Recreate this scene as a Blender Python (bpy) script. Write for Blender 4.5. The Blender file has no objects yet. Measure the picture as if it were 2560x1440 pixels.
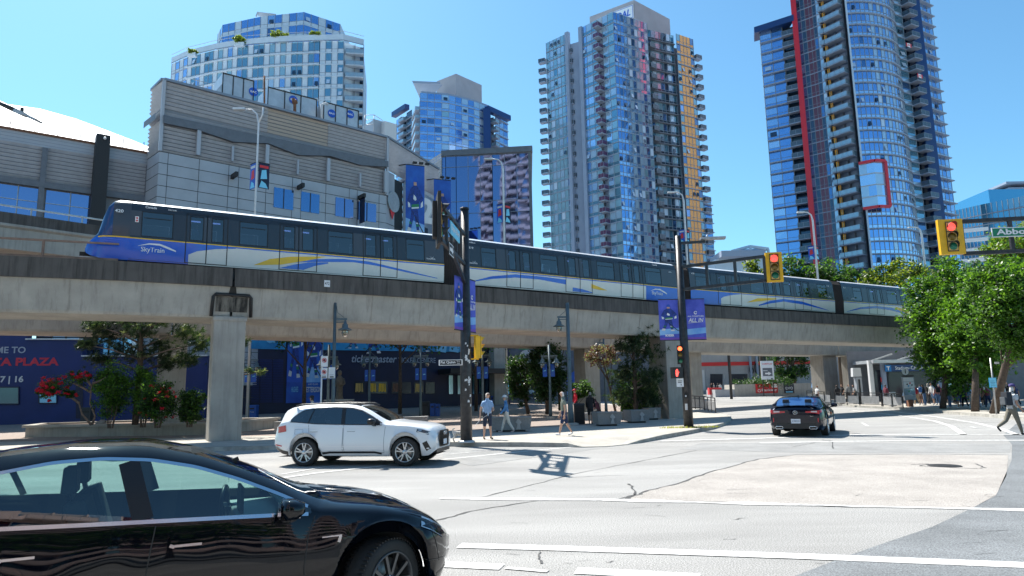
import bpy, bmesh, math, random
from mathutils import Vector, Matrix
R_ = random.Random(7)
sc = bpy.context.scene
COL = sc.collection
PI = math.pi
# ---------------------------------------------------------------- camera, world, sun
FPX, HC = 1707.0, 1.80
PITCH, ROLL = math.atan(265/1707.0), 0.0187
Fv = Vector((0, math.cos(PITCH), math.sin(PITCH)))
_R0 = Vector((1, 0, 0)); _U0 = Vector((0, -math.sin(PITCH), math.cos(PITCH)))
Uv = _U0*math.cos(ROLL) + _R0*math.sin(ROLL)
Rv = _R0*math.cos(ROLL) - _U0*math.sin(ROLL)
cd = bpy.data.cameras.new("camera"); cam = bpy.data.objects.new("camera", cd); COL.objects.link(cam)
cd.sensor_width = 36; cd.lens = 36*FPX/2560; cd.clip_start = .05; cd.clip_end = 6000
cam.matrix_world = Matrix(((Rv.x, Uv.x, -Fv.x, 0), (Rv.y, Uv.y, -Fv.y, 0), (Rv.z, Uv.z, -Fv.z, HC), (0, 0, 0, 1)))
sc.camera = cam
SUN = Vector((-.42, .58, 1.0)).normalized()
w = bpy.data.worlds.new("World"); sc.world = w; w.use_nodes = True
nt = w.node_tree; bg = nt.nodes['Background']; sky = nt.nodes.new('ShaderNodeTexSky')
sky.sky_type = 'NISHITA'; sky.sun_disc = False
sky.sun_elevation = math.asin(SUN.z); sky.sun_rotation = math.atan2(SUN.x, SUN.y)
sky.air_density = 1.0; sky.dust_density = 0.6; sky.ozone_density = 2.0; sky.altitude = 10
tint = nt.nodes.new('ShaderNodeVectorMath'); tint.operation = 'MULTIPLY'; tint.inputs[1].default_value = (.67, 1.06, 1.13); nt.links.new(sky.outputs[0], tint.inputs[0]); nt.links.new(tint.outputs[0], bg.inputs[0]); bg.inputs[1].default_value = 0.09
sl = bpy.data.lights.new("sun", 'SUN'); sl.energy = 5.0; sl.angle = math.radians(.53); sl.color = (1, .95, .87)
so = bpy.data.objects.new("sun", sl); COL.objects.link(so)
so.rotation_euler = (-SUN).to_track_quat('-Z', 'Y').to_euler(); so.location = (0, 0, 60)
sc.view_settings.view_transform = 'Standard'; sc.view_settings.look = 'None'
sc.view_settings.exposure = 0.97; sc.view_settings.gamma = 1.0
sc.render.engine = 'CYCLES'
sc.cycles.max_bounces = 8; sc.cycles.transparent_max_bounces = 12

# ---------------------------------------------------------------- pixel -> world
def ray(x, y): return Fv + Rv*((x-1280)/FPX) + Uv*((720-y)/FPX)
def atY(x, y, Y):
 d = ray(x, y); return Vector((0, 0, HC)) + d*(Y/d.y)
def atZ(x, y, z):
 d = ray(x, y); return Vector((0, 0, HC)) + d*((z-HC)/d.z)
def gh(X, Y):                                   # height of the street: it climbs gently towards the station
 t = min(1, max(0, (Y-44)/50)); return .95*t*t*(3-2*t)
def onG(x, y, dz=0):
 z = 0
 for _ in range(12):
  p = atZ(x, y, z+dz); z = .5*z + .5*gh(p.x, p.y)
 p = atZ(x, y, z+dz); p.z = gh(p.x, p.y)+dz; return p
def onPl(x, y, p0, ang):                        # vertical plane through p0
 d = ray(x, y); n = Vector((-math.sin(ang), math.cos(ang), 0))
 t = (Vector((p0[0], p0[1], 0))-Vector((0, 0, HC))).dot(n)/d.dot(n); return Vector((0, 0, HC))+d*t

# ---------------------------------------------------------------- materials
MATS = {}
def mat(name, col, rough=.6, metal=0, var=0, vs=2., bump=0, bs=40, emit=0, col2=None, spec=.5, coat=0, stretch=None, alpha=None, detail=5, speck=0, spk=220):
 if name in MATS: return MATS[name]
 m = bpy.data.materials.new(name); m.use_nodes = True; MATS[name] = m
 n = m.node_tree.nodes; l = m.node_tree.links; b = n['Principled BSDF']
 c4 = tuple(col)+(1,)
 b.inputs['Base Color'].default_value = c4; b.inputs['Roughness'].default_value = rough
 b.inputs['Metallic'].default_value = metal; b.inputs['Specular IOR Level'].default_value = spec
 b.inputs['Coat Weight'].default_value = coat; b.inputs['Coat Roughness'].default_value = .03
 if emit: b.inputs['Emission Color'].default_value = c4; b.inputs['Emission Strength'].default_value = emit
 if alpha is not None: b.inputs['Alpha'].default_value = alpha
 tc = n.new('ShaderNodeTexCoord')
 vec = tc.outputs['Object']
 if stretch:
  mp = n.new('ShaderNodeMapping'); mp.inputs['Scale'].default_value = stretch; l.new(vec, mp.inputs[0]); vec = mp.outputs[0]
 if var or col2:
  nz = n.new('ShaderNodeTexNoise'); nz.inputs['Scale'].default_value = vs; nz.inputs['Detail'].default_value = detail
  nz.inputs['Roughness'].default_value = .6; l.new(vec, nz.inputs['Vector'])
  rp = n.new('ShaderNodeValToRGB'); l.new(nz.outputs['Fac'], rp.inputs[0])
  rp.color_ramp.elements[0].position = .34; rp.color_ramp.elements[1].position = .66
  a = col2 if col2 else tuple(max(0, c*(1-var)) for c in col); d = col if col2 else tuple(c*(1+var) for c in col)
  rp.color_ramp.elements[0].color = tuple(a)+(1,); rp.color_ramp.elements[1].color = tuple(d)+(1,)
  out = rp.outputs[0]
  if speck:
   n2 = n.new('ShaderNodeTexNoise'); n2.inputs['Scale'].default_value = spk; n2.inputs['Detail'].default_value = 2; l.new(tc.outputs['Object'], n2.inputs['Vector'])
   r2 = n.new('ShaderNodeMapRange'); r2.inputs[1].default_value = .3; r2.inputs[2].default_value = .7; r2.inputs[3].default_value = 1-speck; r2.inputs[4].default_value = 1+speck
   l.new(n2.outputs['Fac'], r2.inputs[0])
   mx = n.new('ShaderNodeVectorMath'); mx.operation = 'SCALE'; l.new(out, mx.inputs[0]); l.new(r2.outputs[0], mx.inputs['Scale']); out = mx.outputs[0]
  l.new(out, b.inputs['Base Color'])
 if bump:
  nb = n.new('ShaderNodeTexNoise'); nb.inputs['Scale'].default_value = bs; nb.inputs['Detail'].default_value = 4; l.new(vec, nb.inputs['Vector'])
  bp = n.new('ShaderNodeBump'); bp.inputs['Strength'].default_value = bump; bp.inputs['Distance'].default_value = .02
  l.new(nb.outputs['Fac'], bp.inputs['Height']); l.new(bp.outputs[0], b.inputs['Normal'])
 return m
def glassmat(name, tint, gloss=.9, mixf=.5, rough=.01):   # thin tinted sheet
 m = bpy.data.materials.new(name); m.use_nodes = True; MATS[name] = m
 n = m.node_tree.nodes; l = m.node_tree.links; n.remove(n['Principled BSDF'])
 t = n.new('ShaderNodeBsdfTransparent'); t.inputs[0].default_value = tuple(tint)+(1,)
 g = n.new('ShaderNodeBsdfGlossy'); g.inputs['Roughness'].default_value = rough; g.inputs['Color'].default_value = (gloss,)*3+(1,)
 fr = n.new('ShaderNodeFresnel'); fr.inputs[0].default_value = 1.5
 mr = n.new('ShaderNodeMapRange'); mr.inputs[1].default_value = 0; mr.inputs[2].default_value = 1; mr.inputs[3].default_value = mixf; mr.inputs[4].default_value = 1
 mx = n.new('ShaderNodeMixShader'); l.new(fr.outputs[0], mr.inputs[0]); l.new(mr.outputs[0], mx.inputs[0]); l.new(t.outputs[0], mx.inputs[1]); l.new(g.outputs[0], mx.inputs[2])
 l.new(mx.outputs[0], n['Material Output'].inputs['Surface']); return m
def leafmat(name, c1, c2, vs=1.2):
 m = mat(name, c1, .45, col2=c2, vs=vs, detail=3)
 n = m.node_tree.nodes; l = m.node_tree.links; b = n['Principled BSDF']
 tr = n.new('ShaderNodeBsdfTranslucent'); tr.inputs[0].default_value = (c1[0]*1.6, c1[1]*1.5, c1[2]*.8, 1)
 mx = n.new('ShaderNodeMixShader'); mx.inputs[0].default_value = .42
 l.new(b.outputs[0], mx.inputs[1]); l.new(tr.outputs[0], mx.inputs[2]); l.new(mx.outputs[0], n['Material Output'].inputs['Surface']); return m
def streaked(name, col, dark, z0, z1, amt=.6, rough=.85):    # weathered concrete: vertical runs of dirt
 m = mat(name, col, rough, var=.13, vs=.9, bump=.12, bs=30)
 n = m.node_tree.nodes; l = m.node_tree.links; b = n['Principled BSDF']
 src = b.inputs['Base Color'].links[0].from_socket
 tc = n.new('ShaderNodeTexCoord'); mp = n.new('ShaderNodeMapping'); mp.inputs['Scale'].default_value = (3.2, 3.2, .22); l.new(tc.outputs['Object'], mp.inputs[0])
 nz = n.new('ShaderNodeTexNoise'); nz.inputs['Scale'].default_value = 1.7; nz.inputs['Detail'].default_value = 8; nz.inputs['Roughness'].default_value = .7; l.new(mp.outputs[0], nz.inputs['Vector'])
 mr = n.new('ShaderNodeMapRange'); mr.inputs[1].default_value = z0; mr.inputs[2].default_value = z1; mr.inputs[3].default_value = 0; mr.inputs[4].default_value = amt; l.new(nz.outputs['Fac'], mr.inputs[0])
 mx = n.new('ShaderNodeMix'); mx.data_type = 'RGBA'; l.new(mr.outputs[0], mx.inputs[0]); l.new(src, mx.inputs[6]); mx.inputs[7].default_value = tuple(dark)+(1,)
 l.new(mx.outputs[2], b.inputs['Base Color']); return m

mat('asphalt', (.28, .275, .265), .92, var=.19, vs=.35, bump=.4, bs=90, speck=.6, spk=62, detail=9, stretch=(.35, 1.4, 1))
mat('asphalt_pink', (.335, .31, .285), .93, var=.14, vs=.8, bump=.5, bs=120, speck=.45, spk=62, detail=8)
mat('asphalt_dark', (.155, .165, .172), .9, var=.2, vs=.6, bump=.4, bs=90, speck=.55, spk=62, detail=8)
mat('asphalt_mid', (.25, .25, .245), .92, var=.14, vs=.8, bump=.5, bs=120, speck=.4, spk=70, detail=8)
mat('tar', (.05, .05, .05), .7, var=.3, vs=9)
mat('line_paint', (.72, .72, .70), .7, col2=(.42, .41, .4), vs=9, detail=9)
mat('line_worn', (.60, .60, .58), .8, col2=(.31, .305, .30), vs=7, detail=10)
mat('sidewalk', (.38, .355, .315), .9, var=.12, vs=1.2, bump=.3, bs=60, speck=.25, spk=60)
mat('kerb', (.34, .33, .30), .9, var=.25, vs=2.5, bump=.4, bs=40)
mat('brick_paving', (.33, .26, .22), .9, col2=(.20, .165, .145), vs=5, detail=9, bump=.2, bs=60)
streaked('concrete', (.40, .375, .33), (.13, .12, .105), .5, .8, .6)
streaked('soot', (.20, .18, .15), (.015, .014, .013), .35, .6, .95)
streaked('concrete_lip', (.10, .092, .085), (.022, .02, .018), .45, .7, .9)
streaked('concrete_post', (.37, .345, .305), (.12, .11, .1), .48, .85, .6)
mat('stain', (.02, .018, .016), .9, col2=(.05, .046, .04), vs=3)
mat('granite', (.24, .24, .235), .7, var=.25, vs=60, speck=.4, spk=150)
mat('granite_pale', (.40, .40, .39), .7, var=.2, vs=40)
mat('louvre', (.45, .48, .53), .5, metal=.1, var=.08, vs=2)
mat('louvre_dark', (.22, .23, .25), .6)
mat('panel', (.38, .40, .435), .45, metal=.15, var=.07, vs=.6)
mat('panel_gap', (.05, .055, .06), .7)
mat('fascia', (.13, .145, .17), .5, var=.1, vs=2)
mat('mullion_pale', (.42, .44, .48), .5, metal=.2)
mat('mullion', (.25, .28, .33), .5, metal=.4)
mat('roof_white', (.85, .86, .87), .6, var=.03, vs=.2)
mat('blue_wall', (.002, .020, .13), .55, var=.12, vs=.5)
mat('navy', (.003, .010, .045), .5, var=.15, vs=1)
mat('dark', (.02, .021, .023), .6)
mat('black', (.012, .012, .013), .5)
mat('rubber', (.022, .022, .022), .75, var=.15, vs=20)
mat('pole_black', (.035, .036, .04), .45, metal=.3, var=.35, vs=6, bump=.1)
mat('pole_teal', (.10, .14, .16), .45, metal=.2, var=.15, vs=5)
mat('pole_white', (.62, .65, .68), .45, metal=.2, var=.06, vs=3)
mat('galv', (.42, .43, .44), .45, metal=.6, var=.15, vs=4)
mat('steel_panel', (.50, .52, .55), .4, metal=.45, var=.1, vs=1.5)
mat('rust', (.20, .09, .05), .8, var=.3, vs=6)
mat('rail_brown', (.24, .16, .12), .7, var=.2, vs=5)
mat('signal_yellow', (.80, .44, .012), .45, var=.06, vs=5)
mat('amber_box', (.62, .38, .10), .5)
mat('lens_red', (1, .06, .05), .3, emit=1.3)
mat('lens_red_hot', (1, .12, .04), .3, emit=2.2)
mat('lens_dark', (.12, .01, .01), .3)
mat('lens_amber', (.20, .13, .02), .2)
mat('lens_green', (.012, .16, .09), .2)
mat('hand_red', (1, .08, .06), .3, emit=1.6)
mat('white', (.80, .80, .80), .5)
mat('white_dull', (.60, .61, .62), .6)
mat('sign_white', (.74, .76, .78), .45, var=.05, vs=3)
mat('sign_blue', (.04, .36, .66), .5)
mat('sign_pale_blue', (.19, .60, .83), .45)
mat('sign_green', (.0, .20, .10), .45)
mat('sign_navy', (.004, .04, .16), .4)
mat('sign_t_blue', (.0, .16, .46), .4)
mat('red', (.62, .03, .035), .45)
mat('red_text', (.55, .015, .05), .45)
mat('bac_blue', (.01, .09, .5), .4)
mat('grey_text', (.34, .38, .46), .5)
mat('gate_blue', (.03, .33, .62), .5, col2=(.01, .20, .45), vs=.7)
mat('gate_text', (.16, .47, .70), .5)
mat('banner_blue', (.035, .06, .42), .55, col2=(.10, .13, .62), vs=1.5)
mat('banner_sky', (.02, .14, .56), .5, col2=(.01, .06, .36), vs=.5)
mat('banner_ice', (.30, .55, .85), .5, col2=(.12, .32, .70), vs=1)
mat('banner_purple', (.17, .07, .42), .5)
mat('jersey', (.01, .04, .24), .5, var=.4, vs=6)
mat('jersey_trim', (.70, .74, .78), .5)
mat('jersey_green', (.02, .22, .08), .5)
mat('banner_skin', (.50, .30, .22), .6)
mat('td_green', (.01, .22, .08), .5)
mat('train_roof', (.74, .76, .78), .3, metal=.1, coat=.3)
mat('train_silver', (.66, .645, .61), .38, metal=.15, var=.04, vs=1.5, coat=.3)
mat('train_blue', (.006, .11, .60), .25, coat=.6)
mat('train_yellow', (.82, .50, .01), .35, coat=.3)
mat('block_wall', (.55, .43, .41), .8)
mat('train_dark', (.022, .026, .033), .25, coat=.5)
mat('train_panel', (.05, .056, .066), .25, coat=.4)
mat('train_white', (.78, .80, .82), .5)
mat('bellows', (.035, .028, .026), .8, var=.2, vs=4)
mat('seat_dark', (.03, .035, .05), .8)
mat('lamp_tube', (.25, .4, 1), .4, emit=1.4)
mat('wood_bark', (.09, .065, .05), .9, var=.3, vs=8, bump=.8, bs=25)
mat('branch', (.16, .12, .10), .9, var=.3, vs=10)
mat('soil', (.16, .11, .08), .95, var=.3, vs=8)
mat('rock', (.34, .30, .27), .9, var=.2, vs=3, bump=.5, bs=8)
leafmat('leaf_maple', (.09, .215, .022), (.024, .08, .013))
leafmat('leaf_yellow', (.20, .27, .03), (.09, .16, .02))
leafmat('leaf_bright', (.13, .28, .03), (.035, .11, .018))
leafmat('leaf_dark', (.03, .075, .02), (.012, .035, .012))
leafmat('leaf_red', (.12, .05, .05), (.05, .03, .03))
leafmat('pine_leaf', (.035, .07, .03), (.012, .028, .018))
leafmat('pine_pale', (.20, .25, .13), (.07, .11, .06))
leafmat('flower', (.62, .025, .07), (.42, .01, .03), 4)
leafmat('leaf_roof', (.16, .24, .03), (.07, .12, .02))
leafmat('grass_leaf', (.30, .33, .05), (.14, .17, .03))
mat('skin', (.52, .31, .22), .55)
mat('skin_tan', (.40, .22, .15), .55)
mat('hair_white', (.62, .60, .57), .8)
mat('hair_grey', (.28, .25, .22), .8)
mat('hair_dark', (.02, .015, .013), .7)
def tg(name, c, metal, rough=.06, var=.0): mat(name, c, rough, metal=metal, spec=.8, var=var, vs=.25)
tg('tg_deep', (.10, .22, .42), .8); tg('tg_blue', (.20, .40, .74), .85); tg('tg_mid', (.34, .55, .84), .82)
tg('tg_sky', (.46, .67, .92), .78); tg('tg_teal', (.18, .38, .50), .7); tg('tg_green', (.32, .52, .60), .55, .1)
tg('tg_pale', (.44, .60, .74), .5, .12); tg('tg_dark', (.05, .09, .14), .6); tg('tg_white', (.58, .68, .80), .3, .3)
tg('tg_maroon', (.16, .05, .07), .5); tg('tg_gold', (.74, .36, .11), .45, .2); tg('tg_orange', (.75, .22, .06), .1, .5)
tg('tg_royal', (.17, .24, .42), .95, .03); tg('tg_office', (.10, .33, .50), .7)
mat('tower_conc', (.27, .33, .44), .7, var=.07, vs=.3)
mat('tower_slab', (.27, .33, .43), .7)
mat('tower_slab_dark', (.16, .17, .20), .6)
mat('tower_box', (.40, .375, .40), .8, var=.06, vs=.3)
mat('tower_red', (.60, .012, .025), .35, coat=.3)
mat('tower_navy', (.008, .04, .16), .4)
mat('tower_yellow', (.72, .34, .03), .5)
mat('tower_white', (.47, .57, .67), .45, var=.05, vs=.3)
mat('balc_glass', (.30, .42, .50), .08, metal=.4)
mat('balc_purple', (.14, .06, .12), .1, metal=.3)
mat('balc_dark', (.10, .13, .16), .1, metal=.4)
mat('shop_dark', (.03, .035, .05), .15)
mat('corr_grey', (.40, .41, .43), .6, var=.06, vs=1)
mat('bin_blue', (.008, .07, .32), .45)
mat('bin_dark', (.03, .032, .036), .6, var=.2, vs=8)
mat('bronze', (.10, .085, .065), .6, metal=0, var=.3, vs=6)
glassmat('pane_clear', (.60, .80, .77), .95, .09)
glassmat('pane_train', (.13, .15, .17), .95, .10)
glassmat('pane_tint', (.10, .14, .18), .95, .12)
glassmat('lamp_glass', (.85, .80, .60), .9, .12)
# ---------------------------------------------------------------- mesh builder
TXT = {}
def textmesh(s, shear=0, bold=0):
 k = (s, shear, bold)
 if k in TXT: return TXT[k]
 c = bpy.data.curves.new('t', 'FONT'); c.body = s; c.size = 1; c.shear = shear; c.offset = bold; c.resolution_u = 3; c.fill_mode = 'FRONT'
 o = bpy.data.objects.new('t', c); COL.objects.link(o)
 dg = bpy.context.evaluated_depsgraph_get(); me = o.evaluated_get(dg).to_mesh()
 vs = [(v.co.x, v.co.y) for v in me.vertices]; fs = [tuple(p.vertices) for p in me.polygons]
 o.evaluated_get(dg).to_mesh_clear(); bpy.data.objects.remove(o); bpy.data.curves.remove(c)
 if not vs: vs = [(0, 0)]
 x0 = min(v[0] for v in vs); x1 = max(v[0] for v in vs); y0 = min(v[1] for v in vs); y1 = max(v[1] for v in vs)
 TXT[k] = (vs, fs, x0, x1, y0, y1); return TXT[k]
def V(*a): return Vector(a)
class MB:
 def __init__(s): s.v = []; s.f = []; s.m = []; s.mats = []; s.sm = []
 def mi(s, m):
  if m not in s.mats: s.mats.append(m)
  return s.mats.index(m)
 def add(s, vs, fs, m, smooth=False):
  o = len(s.v); s.v += [tuple(v) for v in vs]; k = s.mi(m)
  for f in fs: s.f.append(tuple(i+o for i in f)); s.m.append(k); s.sm.append(smooth)
  return s
 def quad(s, a, b, c, d, m): return s.add([a, b, c, d], [(0, 1, 2, 3)], m)
 def box(s, c, z, m, rz=0, top=1.0):            # centre, size, rotation about z; top = taper
  x, y, h = z[0]/2, z[1]/2, z[2]/2; P = []
  for sz, t in ((-h, 1), (h, top)):
   for sx, sy in ((-x, -y), (x, -y), (x, y), (-x, y)):
    X, Y = sx*t, sy*t
    P.append((c[0]+X*math.cos(rz)-Y*math.sin(rz), c[1]+X*math.sin(rz)+Y*math.cos(rz), c[2]+sz))
  return s.add(P, [(3, 2, 1, 0), (4, 5, 6, 7), (0, 1, 5, 4), (1, 2, 6, 5), (2, 3, 7, 6), (3, 0, 4, 7)], m)
 def bar(s, a, b, wd, ht, m, up=(0, 0, 1)):      # rectangular bar from a to b
  a = Vector(a); b = Vector(b); d = (b-a).normalized(); u = Vector(up)
  if abs(d.dot(u)) > .99: u = Vector((0, 1, 0))
  r = d.cross(u).normalized()*(wd/2); u = r.cross(d).normalized()*(ht/2); P = []
  for q in (a, b): P += [q-r-u, q+r-u, q+r+u, q-r+u]
  return s.add(P, [(3, 2, 1, 0), (4, 5, 6, 7), (0, 1, 5, 4), (1, 2, 6, 5), (2, 3, 7, 6), (3, 0, 4, 7)], m)
 def tube(s, pts, r, m, n=8, cap=True, smooth=True):
  pts = [Vector(p) for p in pts]; rs = r if isinstance(r, (list, tuple)) else [r]*len(pts); P = []; F = []
  u = None
  for i, p in enumerate(pts):
   d = (pts[min(i+1, len(pts)-1)]-pts[max(i-1, 0)]).normalized()
   if u is None:
    u = Vector((0, 0, 1)) if abs(d.z) < .9 else Vector((1, 0, 0))
   u = (u-d*u.dot(d)).normalized(); vv = d.cross(u)
   for k in range(n):
    a = 2*PI*k/n; P.append(p+(u*math.cos(a)+vv*math.sin(a))*rs[i])
  for i in range(len(pts)-1):
   for k in range(n): F.append((i*n+k, i*n+(k+1) % n, (i+1)*n+(k+1) % n, (i+1)*n+k))
  s.add(P, F, m, smooth)
  if cap:
   o = len(s.v)-len(P); k_ = s.mi(m)
   s.f.append(tuple(o+k for k in range(n))[::-1]); s.m.append(k_); s.sm.append(False)
   s.f.append(tuple(o+(len(pts)-1)*n+k for k in range(n))); s.m.append(k_); s.sm.append(False)
  return s
 def lathe(s, prof, c, m, axis=(0, 0, 1), n=16, smooth=True):   # prof: (radius, height) along axis
  ax = Vector(axis).normalized(); u = Vector((1, 0, 0)) if abs(ax.x) < .9 else Vector((0, 1, 0)); u = (u-ax*u.dot(ax)).normalized(); vv = ax.cross(u); c = Vector(c)
  P = [c+ax*h+(u*math.cos(2*PI*k/n)+vv*math.sin(2*PI*k/n))*r for r, h in prof for k in range(n)]
  F = [(i*n+k, i*n+(k+1) % n, (i+1)*n+(k+1) % n, (i+1)*n+k) for i in range(len(prof)-1) for k in range(n)]
  return s.add(P, F, m, smooth)
 def disc(s, c, r, m, axis=(0, -1, 0), n=20):
  return s.lathe([(r, 0), (.0001, 0)], c, m, axis, n, False)
 def flat(s, pts, o, ux, uy, m, off=0):          # 2D polygon laid on a plane
  o = Vector(o); ux = Vector(ux); uy = Vector(uy); nn = ux.cross(uy).normalized()
  return s.add([o+ux*p[0]+uy*p[1]+nn*off for p in pts], [tuple(range(len(pts)))], m)
 def ext(s, pts, o, ux, uy, d, m, side=None):   # extruded 2D polygon, front face at +normal*d
  o = Vector(o); ux = Vector(ux); uy = Vector(uy); nn = ux.cross(uy).normalized(); n = len(pts)
  P = [o+ux*p[0]+uy*p[1] for p in pts]+[o+ux*p[0]+uy*p[1]+nn*d for p in pts]
  s.add(P, [tuple(range(n))[::-1], tuple(range(n, 2*n))], m)
  return s.add(P, [(i, (i+1) % n, n+(i+1) % n, n+i) for i in range(n)], side or m)
 def text(s, st, o, ux, uy, h, m, w=None, shear=0, bold=0, al='l', off=.006, mirror=False):   # h = cap height of the glyph box
  vs, fs, x0, x1, y0, y1 = textmesh(st, shear, bold); o = Vector(o); ux = Vector(ux).normalized(); uy = Vector(uy).normalized(); nn = ux.cross(uy)
  sy = h/max(1e-6, (y1-y0)); sx = sy if w is None else w/(x1-x0); W = (x1-x0)*sx
  dx = {'l': 0, 'c': -W/2, 'r': -W}[al]
  P = [o+ux*(((x1-v[0]) if mirror else (v[0]-x0))*sx+dx)+uy*((v[1]-y0)*sy)+nn*off for v in vs]
  return s.add(P, fs, m)
 def build(s, name, parent=None, world=True, loc=None, bevel=0, weld=False):
  me = bpy.data.meshes.new(name); vs = s.v
  if parent is not None and world:
   q = parent.location; vs = [(v[0]-q[0], v[1]-q[1], v[2]-q[2]) for v in vs]
   if parent.parent is not None:
    q = parent.parent.location; vs = [(v[0]-q[0], v[1]-q[1], v[2]-q[2]) for v in vs]
  me.from_pydata(vs, [], s.f)
  for m in s.mats: me.materials.append(MATS[m])
  me.polygons.foreach_set('material_index', s.m); me.polygons.foreach_set('use_smooth', s.sm); me.update()
  if weld:
   bm = bmesh.new(); bm.from_mesh(me); bmesh.ops.remove_doubles(bm, verts=bm.verts, dist=.0005); bm.to_mesh(me); bm.free()
  o = bpy.data.objects.new(name, me); COL.objects.link(o)
  if parent is not None: o.parent = parent
  if loc is not None: o.location = loc
  if bevel:
   b = o.modifiers.new('b', 'BEVEL'); b.width = bevel; b.segments = 2; b.limit_method = 'ANGLE'; b.angle_limit = .6
  return o
def tag(o, label=None, cat=None, group=None, kind=None):
 if label: o['label'] = label
 if cat: o['category'] = cat
 if group: o['group'] = group
 if kind: o['kind'] = kind
 return o
def thing(name, loc, label, cat, group=None, rz=0):
 o = bpy.data.objects.new(name, None); COL.objects.link(o); o.location = loc; o.rotation_euler = (0, 0, rz); o.empty_display_size = .3
 return tag(o, label, cat, group)
def copy_tree(o, parent=None):
 c = o.copy(); COL.objects.link(c); c.parent = parent
 for ch in o.children: copy_tree(ch, c)
 return c
def dup(o, loc, rz=None, label=None, scale=None):
 c = copy_tree(o); c.location = loc
 if rz is not None: c.rotation_euler = (0, 0, rz)
 if label: c['label'] = label
 if scale: c.scale = (scale,)*3
 return c
def structure(b, name, **k): return tag(b.build(name, **k), kind='structure')

# ---------------------------------------------------------------- ground
def arcl(path):
 L = [0]
 for a, b in zip(path, path[1:]): L.append(L[-1]+(Vector(b)-Vector(a)).length)
 return L
def along(path, s):
 L = arcl(path); s = max(0, min(s, L[-1]-1e-6))
 for i in range(len(path)-1):
  if L[i+1] > s:
   t = (s-L[i])/(L[i+1]-L[i]); a = Vector(path[i]); b = Vector(path[i+1]); return a+(b-a)*t, (b-a).normalized()
def offset(path, d):
 o = []
 for i, p in enumerate(path):
  a = Vector(path[max(0, i-1)]); b = Vector(path[min(len(path)-1, i+1)]); t = (b-a).normalized(); o.append(Vector(p)+Vector((-t.y, t.x))*d)
 return o
b = MB(); xs = [-2500, -900, -300, -120, -60, -30, 0, 30, 60, 90, 120, 200, 400, 900, 2500]; ys = [-2000, -400, -60, 0, 30]+[44+5*i for i in range(11)]+[120, 200, 500, 1200, 3500]
P = [(x, y, gh(x, y)) for y in ys for x in xs]; n = len(xs)
b.add(P, [(j*n+i, j*n+i+1, (j+1)*n+i+1, (j+1)*n+i) for j in range(len(ys)-1) for i in range(n-1)], 'asphalt'); structure(b, 'road')
def sheet(near, far, m, name, dz=.15, nr=30, kerb=None, curb_h=.15, zoff=None):
 """pavement lofted between two world polylines of equal length"""
 b = MB(); P = []; n = len(near)
 for j in range(nr+1):
  t = (j/nr)**1.3
  for i in range(n):
   a = Vector(near[i][:2]); c = Vector(far[i][:2]); q = a+(c-a)*t; dd = dz
   if zoff and j <= 1: dd = zoff[i]
   P.append((q.x, q.y, gh(q.x, q.y)+dd))
 b.add(P, [(j*n+i, j*n+i+1, (j+1)*n+i+1, (j+1)*n+i) for j in range(nr) for i in range(n-1)], m)
 if kerb:
  for i in range(n-1):
   a, c = P[i], P[i+1]; d = Vector((c[0]-a[0], c[1]-a[1], 0)).normalized(); o = Vector((d.y, -d.x, 0))*.02
   b.quad((a[0]+o.x, a[1]+o.y, gh(*a[:2])-.02), (c[0]+o.x, c[1]+o.y, gh(*c[:2])-.02), c, a, kerb)
   iw = Vector((-d.y, d.x, 0))*.15
   b.quad((a[0], a[1], a[2]+.005), (c[0], c[1], c[2]+.005), (c[0]+iw.x, c[1]+iw.y, c[2]+.005), (a[0]+iw.x, a[1]+iw.y, a[2]+.005), kerb)
 return structure(b, name)
kpx = [(1105, 1116), (1165, 1117), (1300, 1117), (1420, 1118), (1455, 1119), (1520, 1117), (1568, 1112), (1600, 1108), (1660, 1097), (1720, 1086), (1780, 1074), (1812, 1064), (1826, 1054), (1828, 1047), (1815, 1040)]
near = [(-60, 26.4), (-40, 26), (-20, 25.2), (-10, 24.6)]+[tuple(onG(x, y)[:2]) for x, y in kpx]
zo = [.15]*7+[.13, .02, .015, .015, .10]+[.15]*20
far = [(-75, 80), (-58, 85), (-45, 90), (-34, 92), (-26, 92), (-22, 92), (-17, 92), (-12, 91), (-8, 90), (-3, 88), (2, 84), (5, 80), (8, 74), (10, 69), (12, 64), (13, 60), (13.5, 57), (13.6, 54), (13.4, 51)]
zo = zo[:len(near)]
sheet(near, far, 'sidewalk', 'sidewalk', zoff=zo, kerb='kerb')
nb = [(-60, 31), (-40, 30), (-20, 30.5), (-8, 31.2), (0, 33.4), (4, 36), (8, 41), (10.5, 46)]
fb = [(-74, 79), (-57, 84), (-40, 88), (-25, 90), (-10, 89), (0, 82), (8, 72), (11, 60)]
sheet(nb, fb, 'brick_paving', 'plaza_paving', dz=.154)
rk = [(2030, 1012), (2090, 1013), (2150, 1019), (2208, 1022), (2292, 1027), (2387, 1036), (2440, 1040), (2473, 1043), (2529, 1048), (2560, 1051), (2600, 1056)]
near = [tuple(onG(x, y)[:2]) for x, y in rk]+[(34, 26), (48, 12)]
near = near
far = [(42, 84), (46, 84), (50, 82), (55, 80), (60, 77), (64, 72), (68, 67), (70, 62), (72, 56), (74, 50), (76, 45), (80, 35), (84, 20)]
sheet(near, far, 'sidewalk', 'station_sidewalk', kerb='kerb')
fn = [(-20, 108), (0, 104), (20, 100), (34, 96), (50, 92)]
sheet(fn, [(p[0]+6, p[1]+60) for p in fn], 'sidewalk', 'far_sidewalk', kerb='kerb')
def patch(px, m, name, dz=.004, worldpts=None):
 b = MB(); P = worldpts or [onG(x, y) for x, y in px]
 b.add([(p[0], p[1], gh(p[0], p[1])+dz) for p in P], [tuple(range(len(P)))], m); structure(b, name)
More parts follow.
